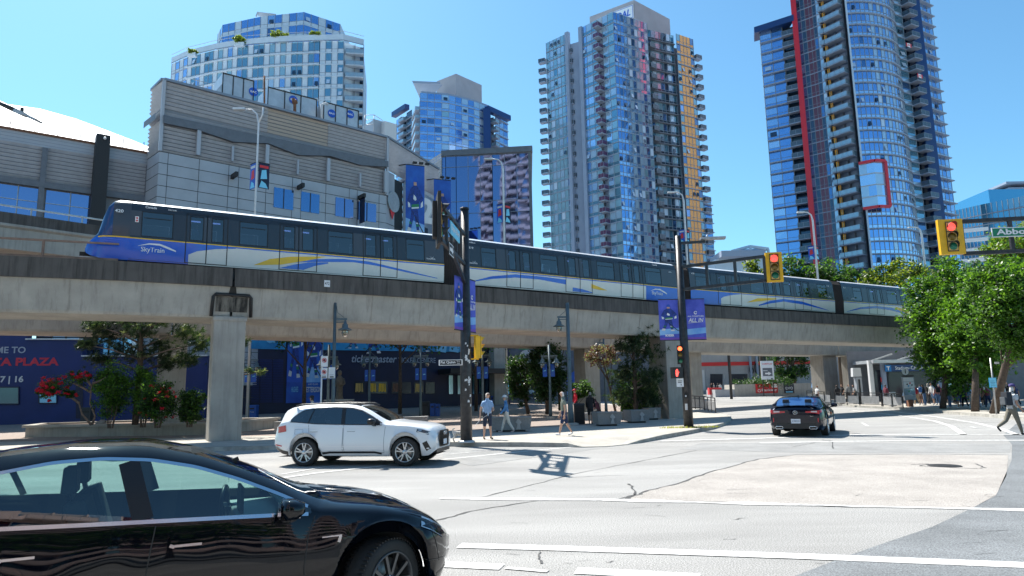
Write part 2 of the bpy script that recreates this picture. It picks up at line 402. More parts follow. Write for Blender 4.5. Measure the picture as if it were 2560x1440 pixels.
dk = [onG(x, y) for x, y in [(2540, 1060), (2508, 1088), (2530, 1112), (2529, 1150), (2510, 1195), (2490, 1240), (2430, 1271), (2330, 1318), (2200, 1362), (2100, 1397), (1990, 1440), (1850, 1500)]]
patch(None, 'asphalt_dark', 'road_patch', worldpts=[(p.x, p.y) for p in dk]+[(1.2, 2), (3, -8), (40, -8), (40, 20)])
patch([(1985, 1138), (2250, 1137), (2521, 1138), (2516, 1190), (2490, 1238), (2432, 1270), (2200, 1266), (1900, 1259), (1700, 1253), (1562, 1249), (1600, 1236), (1625, 1226), (1700, 1207), (1780, 1180), (1850, 1160), (1900, 1148)], 'asphalt_pink', 'road_patch')
patch([(1105, 1150), (1180, 1165), (1290, 1150), (1500, 1122), (1470, 1121), (1300, 1120), (1112, 1120)], 'asphalt_mid', 'road_patch')
patch([(1750, 1108), (2080, 1107), (2528, 1110), (2524, 1132), (2000, 1132), (1700, 1124)], 'asphalt_mid', 'road_patch', dz=.003)
def ribbon(px, wd, m, name, dz=.009, jit=0, world=None, sub=1):
 P = world or [onG(x, y) for x, y in px]; P = [Vector((p[0], p[1])) for p in P]; Q = [P[0]]
 for a, c in zip(P, P[1:]):
  for k in range(1, sub+1):
   q = a+(c-a)*k/sub; d = (c-a).normalized(); q = q+Vector((-d.y, d.x))*R_.uniform(-jit, jit); Q.append(q)
 b = MB(); v = []
 for i, q in enumerate(Q):
  d = (Q[min(i+1, len(Q)-1)]-Q[max(i-1, 0)]).normalized(); nn = Vector((-d.y, d.x)); ww = wd/2*(R_.uniform(.35, 1.3) if jit else 1)
  for s_ in (-1, 1): p = q+nn*ww*s_; v.append((p.x, p.y, gh(p.x, p.y)+dz))
 b.add(v, [(2*i, 2*i+1, 2*i+3, 2*i+2) for i in range(len(Q)-1)], m); structure(b, name)
ribbon([(1148, 1365), (1400, 1372), (2000, 1392), (2700, 1420)], .26, 'line_paint', 'road_marking')
ribbon([(1100, 1247), (1500, 1250), (2000, 1263), (2600, 1277)], .26, 'line_paint', 'road_marking', sub=4, jit=.01)
ribbon([(1040, 1410), (1120, 1413), (1255, 1419)], .24, 'line_paint', 'road_marking')
ribbon([(1265, 1421), (1370, 1430)], .10, 'line_worn', 'road_marking')
ribbon([(1440, 1428), (1560, 1434), (1750, 1445)], .26, 'line_paint', 'road_marking')
ribbon([(640, 1205), (800, 1182), (1100, 1150), (1290, 1131), (1500, 1112)], .2, 'line_worn', 'road_marking')
ribbon([(700, 1187), (800, 1170), (1000, 1145), (1290, 1122)], .10, 'line_worn', 'road_marking')
ribbon([(1650, 1103), (1900, 1096), (2150, 1087), (2600, 1086)], .45, 'line_worn', 'road_marking')
ribbon([(1900, 1108), (2100, 1104), (2300, 1102), (2600, 1101)], .4, 'line_worn', 'road_marking')
ribbon([(2130, 1026), (2212, 1035), (2275, 1043), (2337, 1053), (2379, 1066), (2409, 1087)], .22, 'line_paint', 'road_marking')
ribbon([(2212, 1027), (2292, 1036), (2358, 1045), (2442, 1058), (2504, 1073), (2542, 1087)], .22, 'line_paint', 'road_marking')
ribbon([(2155, 1057), (2170, 1066)], .14, 'line_worn', 'road_marking')
for a, c in [((2390, 1068), (2410, 1069)), ((2425, 1066), (2440, 1070)), ((2400, 1072), (2465, 1071))]: ribbon([a, c], .12, 'line_worn', 'road_marking')
ribbon([(1000, 1330), (1095, 1301), (1190, 1276), (1370, 1247)], .05, 'tar', 'road_crack', .006, .03, sub=8)
ribbon([(1190, 1248), (1450, 1182), (1740, 1126)], .035, 'tar', 'road_crack', .006, .03, sub=12)
ribbon([(1530, 1249), (1562, 1249), (1600, 1236), (1625, 1226), (1700, 1207), (1780, 1180), (1850, 1160), (1900, 1148), (1985, 1138)], .06, 'tar', 'road_crack', .0065, .04, sub=6)
ribbon([(1985, 1137), (2250, 1136), (2521, 1137)], .04, 'tar', 'road_crack', .0065, .02, sub=12)
ribbon([(1562, 1249), (1590, 1235), (1582, 1218), (1570, 1210)], .05, 'tar', 'road_crack', .007, .03, sub=4)
ribbon([(1590, 1235), (1560, 1246), (1500, 1252)], .03, 'tar', 'road_crack', .007, .03, sub=4)
ribbon([(1700, 1253), (1960, 1262), (2150, 1269)], .03, 'tar', 'road_crack', .012, .03, sub=10)
ribbon([(1350, 1380), (1345, 1395), (1355, 1410)], .03, 'tar', 'road_crack', .006, .02, sub=5)
ribbon([(2055, 1100), (2082, 1103), (2082, 1122)], .06, 'tar', 'road_crack', .007, .02, sub=4)
ribbon([(1980, 1118), (2040, 1106)], .04, 'tar', 'road_crack', .007, .03, sub=5)
ribbon([(1800, 1085), (1860, 1083)], .10, 'tar', 'road_crack', .007, .02, sub=3)
ribbon([(1420, 1195), (1500, 1190), (1640, 1188)], .02, 'tar', 'road_crack', .007, .03, sub=6)
for k in range(34):                               # small dark repairs and hairline cracks
 x = R_.uniform(1120, 2500); y = 1130+R_.random()**.7*290; L = R_.uniform(10, 60)
 ribbon([(x, y), (x+L, y+R_.uniform(-5, 5))], R_.uniform(.006, .018), 'tar', 'road_crack', .0075, .02, sub=4)
mh = onG(2362, 1165); b = MB(); b.lathe([(.001, .012), (.33, .012), (.35, .006)], mh, 'dark', n=28)
for r_ in (.1, .2, .3): b.lathe([(r_, .016), (r_+.03, .016)], mh, 'rubber', n=28)
tag(b.build('manhole_cover'), 'round iron manhole cover set in the pinkish road patch', 'manhole cover')
ribbon([(2278, 1162), (2320, 1160), (2300, 1166), (2440, 1172), (2462, 1170), (2440, 1160)], .06, 'tar', 'road_crack', .007, .03, sub=5)
# ---------------------------------------------------------------- elevated guideways
GW = [(-60, 12), (-42, 17), (-30, 20.9), (-18.83, 24.61), (-15.22, 26.03), (-11.6, 28.03), (-6.96, 30.83), (-2.31, 33.85), (2.64, 37.26), (8.87, 41.6), (17.04, 46.4), (24.22, 50.4), (31.49, 54.4), (45, 61.8), (60, 70), (90, 86)]
GW2 = [(-60, 20), (-42, 24.5), (-30, 28.6), (-23.6, 31.3), (-12.7, 37.1), (-4.6, 43.4), (6.6, 52.1), (16.7, 60.6), (27, 67.5), (39.5, 73.9), (60, 84), (90, 98)]
def sweep(b, path, prof, m, s0=None, s1=None, step=2.0, close=True):
 L = arcl(path); s0 = 0 if s0 is None else s0; s1 = L[-1] if s1 is None else s1; n = max(1, int((s1-s0)/step)); P = []; k = len(prof)
 for i in range(n+1):
  s = s0+(s1-s0)*i/n; p, t = along(path, s); t = ((along(path, min(L[-1], s+1.5))[0]-along(path, max(0, s-1.5))[0])).normalized(); nn = Vector((-t.y, t.x))
  for d, z in prof: q = p+nn*d; P.append((q.x, q.y, z))
 e = k if close else k-1
 b.add(P, [(i*k+j, (i+1)*k+j, (i+1)*k+(j+1) % k, i*k+(j+1) % k) for i in range(n) for j in range(e)], m)
 if close: b.add(P[:k], [tuple(range(k))], m); b.add(P[-k:], [tuple(range(k))[::-1]], m)
def spath(path, px, z):                           # arc length where the path shows at a pixel column
 L = arcl(path)[-1]; s = 0
 while s < L:
  p, _ = along(path, s); v = Vector((p.x, p.y, z-HC)); zz = v.dot(Fv)
  if zz > 0 and 1280+FPX*v.dot(Rv)/zz >= px: return s
  s += .1
 return L
def guideway(path, name, label, joints, top, bot, w=3.5):
 t0 = thing(name, (along(path, 40)[0].x, along(path, 40)[0].y, 0), label, 'guideway'); L = arcl(path)[-1]; J = [0]+joints+[L]
 for a, c in zip(J, J[1:]):
  b = MB(); a2, c2 = a+.05, c-.05
  sweep(b, path, [(.14, top-.74), (.36, bot+.1), (.42, bot), (w-.42, bot), (w-.36, bot+.1), (w-.14, top-.74)], 'concrete', a2, c2); b.build('beam', t0)
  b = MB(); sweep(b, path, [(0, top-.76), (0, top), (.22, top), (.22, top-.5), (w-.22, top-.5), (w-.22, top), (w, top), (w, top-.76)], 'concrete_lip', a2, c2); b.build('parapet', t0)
  b = MB(); s = a+1.2
  while s < c-1:                            # form-work joints of the web
   p, t = along(path, s); nn = Vector((-t.y, t.x)); q = p+nn*.13; r = p+nn*.352
   b.bar((q.x, q.y, top-.78), (r.x, r.y, bot+.12), .03, .012, 'concrete_post', up=(nn.x, nn.y, 0)); s += 2.45
  b.build('web_joint', t0)
 return t0
j1 = spath(GW, 578, 6.2); j2 = spath(GW, 1680, 6.2)
gA = guideway(GW, 'elevated_guideway', 'near concrete guideway with dark weathered parapet carrying the train', [j1, j2, j2+27], 7.2, 5.15)
gB = guideway(GW2, 'elevated_guideway', 'rear concrete guideway running behind and below the near one', [spath(GW2, 430, 6), spath(GW2, 1505, 6), spath(GW2, 2100, 6)], 7.1, 5.15)
def pillar(par, pxl, pxr, py, path, dep=1.3, top=5.2, seam=None):
 if path is GW2:
  p, t = along(path, spath(path, (pxl+pxr)/2, 3)); nn = Vector((-t.y, t.x)); q = p+nn*1.75; w_ = (pxr-pxl)*q.y/FPX; z0 = gh(q.x, q.y); b = MB(); a_ = math.atan2(t.y, t.x)
  b.box((q.x, q.y, (z0+top)/2), (w_, dep, top-z0), 'concrete_post', a_); return b.build('pillar', par, bevel=.03)
 a = onG(pxl, py, .15); c = onG(pxr, py, .15); m = (a+c)/2; L = arcl(path)
 best = min((((along(path, s)[0]-Vector((m.x, m.y))).length, s) for s in [i*.5 for i in range(int(L[-1]*2))]))[1]; t = along(path, best)[1]
 w_ = abs((c-a).x)*.98; ang = math.atan2(t.y, t.x); nn = Vector((-t.y, t.x)); q = Vector((m.x, m.y))+nn*dep/2; b = MB(); z0 = gh(q.x, q.y)
 b.box((q.x, q.y, (z0+top)/2), (w_, dep, top-z0), 'concrete_post', ang); b.box((q.x, q.y, top-.12), (w_+.08, dep+.08, .16), 'concrete_post', ang)
 return b.build('pillar', par, bevel=.03), q, nn, t
pillar(gA, 528, 597, 1102, GW, 1.25)
pillar(gA, 1664, 1722, 1046, GW, 1.6)
pillar(gB, 398, 462, 1046, GW2, 1.2)
pillar(gB, 1483, 1534, 1030, GW2, 1.2)
pillar(gB, 1742, 1782, 998, GW2, 1.6)
pillar(gB, 2072, 2122, 1006, GW2, 1.6)
pillar(gB, 2150, 2212, 1008, GW2, 1.8)
p, t = along(GW, j1); nn = Vector((-t.y, t.x)); b = MB()
def wp(s, z, e=-.03):
 p, t = along(GW, s); nn = Vector((-t.y, t.x)); d = .14+(6.46-z)/1.21*.22 if z < 6.46 else 0; q = p+nn*(d+e); return V(q.x, q.y, z)
b.add([wp(j1-.10, 6.44), wp(j1+.12, 6.44), wp(j1+.16, 6.1), wp(j1-.16, 6.1)], [(0, 1, 2, 3)], 'stain')
b.add([wp(j1-.62, 6.02), wp(j1+.62, 6.02), wp(j1+.62, 5.4), wp(j1-.62, 5.4)], [(0, 1, 2, 3)], 'soot')
b.build('soot_stain', gA)
b = MB(); b.tube([wp(j1-.78, 5.2, -.07), wp(j1-.74, 6.0, -.07), wp(j1-.66, 6.1, -.07), wp(j1+.66, 6.1, -.07), wp(j1+.74, 6.0, -.07), wp(j1+.78, 5.2, -.07)], .07, 'black'); b.build('drain_pipe', gA)
b = MB(); sN = spath(GW, 216, 7.5)
for z, r_ in ((7.98, .035), (7.30, .06)): sweep(b, GW, [(.75, z), (.75, z+r_*2), (.83, z+r_*2), (.83, z)], 'rail_brown', 0, sN+1)
for s in (sN-1.6-3.1*k for k in range(9)):
 if s > 0: p, t = along(GW, s); q = p+Vector((-t.y, t.x))*.79; b.box((q.x, q.y, 7.5), (.07, .07, 1.0), 'rail_brown')
b.build('power_rail', gA)
pl = onPl(813, 702, GW[6], math.atan2(3.02, 4.65)); s47 = spath(GW, 813, 6.85); p, t = along(GW, s47); b = MB()
T3 = V(t.x, t.y, 0); o = V(p.x, p.y, 6.67)-V(-t.y, t.x, 0)*.012
b.flat([(-.13, 0), (.13, 0), (.13, .30), (-.13, .30)], o, T3, V(0, 0, 1), 'sign_white', .0); b.text('472', o+V(0, 0, .09), T3, V(0, 0, 1), .13, 'black', w=.2, al='c', bold=.01)
b.build('number_plate', gA)
VI = [(-52, 9.5), (-40, 21.8), (-33, 28.5), (-26.9, 34.2), (-23.7, 37.6), (-19, 42.4)]
t0 = thing('elevated_guideway', (-26.7, 34.5, 0), 'upper concrete guideway with pale handrail at the far left, behind the train nose', 'guideway')
b = MB(); sweep(b, VI, [(.1, 9.8), (.1, 11.1), (.3, 11.1), (3.2, 11.1), (3.2, 9.8)], 'concrete'); b.build('beam', t0)
b = MB(); sweep(b, VI, [(0, 11.1), (0, 11.72), (.25, 11.72), (.25, 11.1)], 'concrete_lip'); b.build('parapet', t0)
b = MB(); sweep(b, VI, [(-.03, 11.0), (-.03, 11.12), (.1, 11.2), (.1, 10.9)], 'concrete_post'); b.build('ledge', t0)
b = MB(); sweep(b, VI, [(.05, 12.05), (.05, 12.13), (.13, 12.13), (.13, 12.05)], 'galv')
for k in range(18): p, t = along(VI, 1+k*2.4); q = p+Vector((-t.y, t.x))*.09; b.box((q.x, q.y, 11.9), (.06, .06, .5), 'galv')
b.build('handrail', t0)
b = MB(); b.box((-30.5, 33.0, 4.9), (1.3, 1.3, 9.9), 'concrete_post', .8); b.build('pillar', t0)

# ---------------------------------------------------------------- train
SD = offset(GW, .85); ZB = 7.45
PROF = [(.05, 0), (0, .9), (.015, 1.0), (.10, 2.12), (.15, 2.3), (.24, 2.44), (.45, 2.56), (.85, 2.63), (1.325, 2.65)]
def sd(z):
 for (d0, z0), (d1, z1) in zip(PROF, PROF[1:]):
  if z <= z1: return d0+(d1-d0)*(z-z0)/(z1-z0)
 return .5
CW = 2.65
train = thing('train', (0, 36.8, 7.2), 'white, blue and grey light-rail train crossing the near guideway', 'train')
def car(par, a, bq, spec):
 a = Vector(a); bq = Vector(bq); d = bq-a; L = d.length; d.normalize(); nn = Vector((-d.y, d.x))
 def W(s, dd, z): q = a+d*s+nn*dd; return V(q.x, q.y, ZB+z)
 T3 = V(d.x, d.y, 0); UP = V(0, 0, 1)
 nose = spec.get('nose'); s0 = 1.4 if nose else 0
 if spec.get('noseend'): pass
 wins = [(x0, x1, 'w') for x0, x1 in spec['win']]+[(x0, x1, 'd') for x0, x1 in spec['dwin']]
 br = sorted(set([s0, L]+[x for q in wins for x in q[:2]])); zw = 0
 for side in (0, 1):
  body = MB()
  def S(s, z): dd = sd(z); return W(s, CW-dd if side else dd, z)
  for x0, x1 in zip(br, br[1:]):
   xm = (x0+x1)/2; isw = any(q[0] < xm < q[1] for q in wins)
   zs = [(0, .22, 'L'), (.22, .9, 'L'), (.9, 1.03, 'D'), (1.03, 2.10, None if isw else 'D'), (2.10, 2.3, 'D'), (2.3, 2.44, 'D')]
   for za, zb, k in zs:
    if k is None: continue
    m = {'L': 'train_silver', 'D': 'train_dark'}[k]
    if k == 'D' and za == 1.03 and int(xm*3) % 2 == 0: m = 'train_panel'
    if k == 'L' and any(u0 <= xm <= u1 for u0, u1 in spec['blue']): m = 'train_blue'
    body.quad(S(x0, za), S(x1, za), S(x1, zb), S(x0, zb), m)
  body.build('side_wall', par)
 rf = MB(); prof = [p for p in PROF if p[1] >= 2.44]; pr = [(dd, z) for dd, z in prof]+[(CW-dd, z) for dd, z in prof[::-1][1:]]
 st = [s0, L]; P = [W(s, dd, z) for s in st for dd, z in pr]; k = len(pr)
 rf.add(P, [(j, k+j, k+j+1, j+1) for j in range(k-1)], 'train_roof', True); rf.build('roof', par)
 un = MB(); un.add([W(s, dd, z) for s in (s0, L) for dd, z in ((.35, -.45), (.35, .02), (CW-.35, .02), (CW-.35, -.45))], [(0, 4, 5, 1), (1, 5, 6, 2), (2, 6, 7, 3), (3, 2, 1, 0), (4, 7, 6, 5)], 'black')
 un.add([W(s, dd, .35) for s in (s0, L) for dd in (.1, CW-.1)], [(0, 2, 3, 1)], 'seat_dark')
 un.add([W(s, dd, 2.3) for s in (s0, L) for dd in (.2, CW-.2)], [(0, 2, 3, 1)], 'train_panel')
 for s in (s0+.02, L-.02): un.add([W(s, dd, z) for dd, z in ((.05, .1), (CW-.05, .1), (CW-.2, 2.5), (.2, 2.5))], [(0, 1, 2, 3)], 'train_dark')
 sx = s0+.8
 while sx < L-1:
  for q0 in (.35, CW-.85): un.add([W(sx+i*.45, q0+j*.5, z) for z in (.35, .85) for i in (0, 1) for j in (0, 1)], [(4, 6, 7, 5), (0, 2, 6, 4), (1, 5, 7, 3), (0, 4, 5, 1), (2, 3, 7, 6)], 'seat_dark'); un.add([W(sx, q0+j*.5, z) for z in (.85, 1.3) for j in (0, 1)], [(0, 1, 3, 2)], 'seat_dark')
  sx += 1.15
 un.build('interior', par)
 for x0, x1, kd in wins:
  for side in (1, 0):
   g = MB()
   def S(s, z, e=.012): dd = sd(z)+e; return W(s, CW-dd if side else dd, z)
   g.quad(S(x0+.03, 1.05), S(x1-.03, 1.05), S(x1-.03, 2.08), S(x0+.03, 2.08), 'pane_train')
   wi = g.build('window', par)
  f = MB()
  for za, zb, xa, xb in ((1.03, 1.06, x0, x1), (2.07, 2.10, x0, x1), (1.03, 2.1, x0, x0+.04), (1.03, 2.1, x1-.04, x1)):
   S = lambda s, z: W(s, sd(z)-.004, z)
   f.quad(S(xa, za), S(xb, za), S(xb, zb), S(xa, zb), 'black')
  if kd == 'w': f.quad(W(x0+.1, sd(1.83)-.003, 1.81), W(x1-.1, sd(1.83)-.003, 1.81), W(x1-.1, sd(1.83)-.003, 1.84), W(x0+.1, sd(1.83)-.003, 1.84), 'black')
  f.build('frame', wi)
  if kd == 'd':
   tb = MB(); tb.bar(W(x0+.06, .6, 2.0), W(x1-.1, .6, 2.0), .05, .05, 'lamp_tube'); tb.build('lamp_tube', par)
 ov = MB()
 def O(s, z, e=.006): return W(s, sd(z)-e, z)
 ov.quad(O(s0, .90), O(L, .90), O(L, .945), O(s0, .945), 'train_yellow')
 if not nose: ov.quad(O(s0, .845, .0055), O(L, .845, .0055), O(L, .9, .0055), O(s0, .9, .0055), 'train_blue')
 else: ov.quad(O(3.5, .845, .0055), O(L, .845, .0055), O(L, .9, .0055), O(3.5, .9, .0055), 'train_blue')
 ov.quad(O(s0, .04), O(L, .04), O(L, .055), O(s0, .055), 'train_dark')
 for m, e, lo, hi in spec['swoop']:
  P = [O(*q, e) for q in lo]+[O(*q, e) for q in hi]; n = len(lo)
  ov.add(P, [(i, i+1, n+i+1, n+i) for i in range(n-1)], m)
 for st_, s, z, h, w_ in spec['text']: ov.text(st_, O(s, z, .008), T3, UP, h, 'train_white', w=w_, bold=.01)
 for s, z, w_ in spec.get('arc', []):          # white swoosh over the name
  top = [(0, 0), (.35, .12), (.7, .13), (1.0, .03), (1.25, -.08)]; lo_ = [(0, -.01), (.35, .07), (.7, .06), (1.0, -.05), (1.25, -.13)]
  P = [O(s+x*w_, z+y*w_, .009) for x, y in lo_]+[O(s+x*w_, z+y*w_, .009) for x, y in top]; ov.add(P, [(i, i+1, 6+i, 5+i) for i in range(4)], 'train_white')
 for s, z in spec.get('star', []):
  for k in range(5):
   an = .2+k*.7; ov.quad(O(s, z-.01, .009), O(s+.02, z-.01, .009), O(s+.16*math.cos(an), z+.13*math.sin(an), .009), O(s+.14*math.cos(an), z+.13*math.sin(an), .009), 'train_white')
 ov.build('livery', par)
 for x0, x1 in spec['door']:
  dr = MB()
  for xa in (x0, x1):
   for za, zb in ((.06, .22), (.22, .9), (.9, 1.0), (1.0, 2.12), (2.12, 2.2)): dr.quad(O(xa-.018, za, .010), O(xa+.018, za, .010), O(xa+.018, zb, .010), O(xa-.018, zb, .010), 'black')
  for z in (.06, 2.18): dr.quad(O(x0, z, .010), O(x1, z, .010), O(x1, z+.025, .010), O(x0, z+.025, .010), 'black')
  dr.build('door', par)
 return W, O, L, T3
def sw(*q): return list(q)
c1a, c1b = (-16.71, 26.36), (-3.43, 34.14)
c1 = MB()
spec1 = dict(nose=1, blue=[(1.4, 3.5)], win=[(1.78, 2.98), (5.57, 6.79), (9.46, 10.69), (13.34, 14.35)],
 dwin=[(3.6, 4.15), (4.45, 4.95), (7.45, 7.98), (8.28, 8.82), (11.27, 11.82), (12.15, 12.7)], door=[(3.47, 4.28), (4.28, 5.10), (7.30, 8.14), (8.14, 8.97), (11.17, 12.03), (12.03, 12.88)],
 swoop=[('train_blue', .005, sw((3.5, .08), (3.54, .38), (3.92, .58), (4.65, .74), (5.46, .83)), sw((3.5, .9), (3.54, .9), (3.92, .9), (4.65, .9), (5.46, .9))),
           ('train_yellow', .007, sw((6.23, .17), (7.36, .28), (8.49, .55), (9.35, .80)), sw((6.23, .18), (6.9, .50), (7.79, .68), (9.35, .82))),
           ('train_blue', .0062, sw((7.7, .40), (9.3, .56), (10.68, .66), (11.83, .58), (13.4, .37), (15.03, .18)), sw((7.7, .41), (8.9, .66), (10.2, .78), (11.44, .76), (13.03, .52), (15.03, .21))),
           ('train_blue', .0065, sw((7.33, .12), (8.37, .12), (8.92, .35), (9.5, .50)), sw((7.33, .13), (7.94, .33), (8.6, .48), (9.5, .56)))],
 text=[('SkyTrain', 1.83, .33, .27, .86), ('Canada', 1.9, 2.25, .10, .42), ('420', .98, 1.94, .11, .28), ('TRANS LINK', 14.42, 1.12, .07, .5), ('BRITISH COLUMBIA', 2.75, 2.25, .05, .32)], arc=[(1.72, .62, 1.12)], star=[(14.72, 1.18)])
spec1['text'].pop(2)
W1, O1, L1, T1 = car(train, c1a, c1b, spec1)
nb_ = MB(); ST = [(-.12, .42, .34, .30), (-.06, .60, .22, .2), (.1, .78, .12, .1), (.3, 1.05, .07, .05), (.45, 1.75, .05, 0), (.60, 2.18, .04, 0), (.78, 2.42, .03, 0), (1.0, 2.57, .015, 0), (1.4, 2.65, 0, 0)]
zs = [0, .22, .55, .9, 1.4, 2.12, 2.3, 2.44, 2.56, 2.63, 2.65]
G = []
for s, zt, ins, zb in ST:
 row = []
 for z in zs:
  zz = max(zb, min(z, zt)); row.append(W1(s, sd(zz)+ins+max(0, z-zt)*.42, zz))
 row.append(W1(s, CW/2, zt+.0)); 
 for z in zs[::-1]:
  zz = max(zb, min(z, zt)); row.append(W1(s, CW-sd(zz)-ins-max(0, z-zt)*.42, zz))
 G.append(row)
k = len(G[0]); nP = [p for r in G for p in r]
for i in range(len(G)-1):
 for j in range(k-1):
  zc = zs[min(j, k-2-j) if min(j, k-2-j) < len(zs) else -1]; m = 'train_blue' if zc < .9 else ('tg_royal' if zc < 2.12 and 0 else 'train_panel')
  if zc >= 2.44: m = 'train_roof'
  if zc >= .9 and i < 6: m = 'train_bluedark'
  if j in (10, 11) and 2 <= i < 6: m = 'pane_shield'
  nb_.add([nP[i*k+j], nP[(i+1)*k+j], nP[(i+1)*k+j+1], nP[i*k+j+1]], [(0, 1, 2, 3)], m, True)
mat('train_bluedark', (.01, .05, .16), .15, coat=.6); mat('pane_shield', (.05, .07, .09), .05, metal=.5)
nb_.add([W1(-.12, dd, z) for dd, z in ((.4, .3), (CW-.4, .3), (CW-.4, .42), (.4, .42))], [(0, 1, 2, 3)], 'train_dark')
nb_.build('nose', train, weld=True)
nt_ = MB(); nt_.text('420', W1(.82, .01, 1.92), T1, V(0, .035, 1), .13, 'train_white', w=.30, off=.05, bold=.015)
pts = [(.30, .86), (.5, .9), (.9, .92), (1.4, .92)]; nt_.add([W1(s, sd(.9)+e-.012, z+q) for q in (-.02, .03) for (s, z), e in zip(pts, (.07, .05, .02, 0))], [(i, i+1, 5+i, 4+i) for i in range(3)], 'train_yellow')
nt_.box(tuple(W1(1.62, .04, 1.72)), (.13, .02, .24), 'white', math.atan2(T1.y, T1.x)); nt_.lathe([(.04, 0), (.001, .012)], W1(1.62, .02, 1.77), 'red', axis=(T1.y, -T1.x, 0), n=10); nt_.lathe([(.04, 0), (.001, .012)], W1(1.62, .02, 1.66), 'red', axis=(T1.y, -T1.x, 0), n=10)
nt_.build('number', train)
cp = MB(); cp.box(tuple(W1(-.05, CW/2, .12)), (.5, 1.6, .34), 'black', math.atan2(T1.y, T1.x)); cp.bar(W1(-.3, .5, .05), W1(.5, .35, .05), .12, .1, 'galv'); cp.build('coupler', train)
spec2 = dict(blue=[(12.65, 15.7)], win=[(.85, 1.82), (4.72, 6.0), (8.9, 10.3), (12.85, 14.3)], dwin=[(2.6, 3.1), (3.55, 4.05), (6.7, 7.3), (7.8, 8.35), (10.95, 11.5), (11.9, 12.4)], door=[(2.45, 3.35), (3.35, 4.2), (6.5, 7.55), (7.55, 8.47), (10.75, 11.72), (11.72, 12.63)],
 swoop=[('train_blue', .006, sw((.11, .12), (1.46, .40), (3.0, .60), (4.6, .62), (6.5, .48)), sw((.11, .14), (1.46, .55), (3.0, .78), (4.6, .80), (6.5, .76))),
           ('train_yellow', .007, sw((8.40, .40), (9.0, .34), (9.6, .34)), sw((8.40, .66), (9.0, .52), (9.6, .36))), ('train_blue', .005, sw((7.0, .12), (7.7, .12), (8.5, .12)), sw((7.0, .35), (7.7, .30), (8.5, .16)))],
 text=[('SkyTrain', 13.35, .30, .27, .95), ('Canada', 13.6, 2.25, .10, .42), ('419', .1, 1.92, .12, .30), ('419', 15.0, 1.88, .10, .24), ('translink.ca', .1, 2.24, .09, .45), ('TRANS LINK', .12, 1.12, .07, .5)], arc=[(13.25, .60, 1.15)], star=[(.42, 1.18)])
car(train, (-2.29, 34.9), (10.71, 43.67), spec2)
spec3 = dict(blue=[(0, 2.5)], win=[(.5, 1.95), (5.7, 7.1), (9.1, 9.9), (12.9, 14.0)], dwin=[(2.75, 3.4), (3.9, 4.5), (7.5, 8.0), (8.3, 8.8), (10.4, 10.95), (11.3, 11.9)], door=[(2.5, 3.6), (3.6, 4.7), (7.3, 8.15), (8.15, 9.0), (10.2, 11.1), (11.1, 12.0)],
 swoop=[('train_blue', .005, sw((2.5, .08), (2.6, .38), (3.0, .58), (3.9, .76), (4.6, .84)), sw((2.5, .9), (2.6, .9), (3.0, .9), (3.9, .9), (4.6, .9))), ('train_yellow', .007, sw((5.2, .30), (6.5, .45), (8.2, .68)), sw((5.2, .31), (6.3, .66), (8.2, .76))),
           ('train_blue', .006, sw((6.4, .12), (7.6, .35), (9.0, .55), (11.0, .45), (14.0, .12)), sw((6.4, .2), (7.6, .55), (9.0, .75), (11.0, .66), (14.0, .14)))], text=[('418', .2, 1.95, .11, .28), ('418', 14.0, 1.95, .11, .28), ('TRANS LINK', 13.9, 1.12, .07, .5)], star=[(14.2, 1.18)])
car(train, (11.7, 44.25), (24.54, 51.54), spec3)
spec4 = dict(blue=[], win=[(1.3, 2.4), (5.6, 6.9), (10, 11.3)], dwin=[(3.3, 3.85), (4.3, 4.8), (7.6, 8.2), (8.6, 9.2)], door=[(3.1, 4.1), (4.1, 5.0), (7.4, 8.4), (8.4, 9.4)],
 swoop=[('train_blue', .006, sw((.3, .12), (2, .4), (4, .55), (6, .45), (8, .2)), sw((.3, .14), (2, .55), (4, .75), (6, .68), (8, .45))), ('train_yellow', .007, sw((6.5, .6), (8, .3), (9.5, .2)), sw((6.5, .78), (8, .6), (9.5, .3)))], text=[('417', .2, 1.95, .11, .28), ('TRANS LINK', .9, 1.12, .07, .5)], star=[(1.2, 1.18)])
car(train, (25.45, 52.05), (39.2, 59.6), spec4)
for a, c in (((-3.40, 34.16), (-2.30, 34.89)), ((10.72, 43.68), (11.69, 44.24)), ((24.55, 51.55), (25.44, 52.04))):
 a = Vector(a); c = Vector(c); d = c-a; L = d.length; d.normalize(); nn = Vector((-d.y, d.x)); b = MB(); ns = 26; pr = [(.08, -.1), (.05, 1), (.14, 2.2), (.4, 2.5), (1.325, 2.58), (2.25, 2.5), (2.5, 2.2), (2.6, 1), (2.57, -.1)]
 P = [(lambda q: V(q.x, q.y, ZB+z))(a+d*(L*i/ns)+nn*(dd+(.05 if i % 2 else 0)*(1 if dd < 1.3 else -1))) for i in range(ns+1) for dd, z in pr]; k = len(pr)
 b.add(P, [(i*k+j, (i+1)*k+j, (i+1)*k+j+1, i*k+j+1) for i in range(ns) for j in range(k-1)], 'bellows'); b.build('bellows', train)
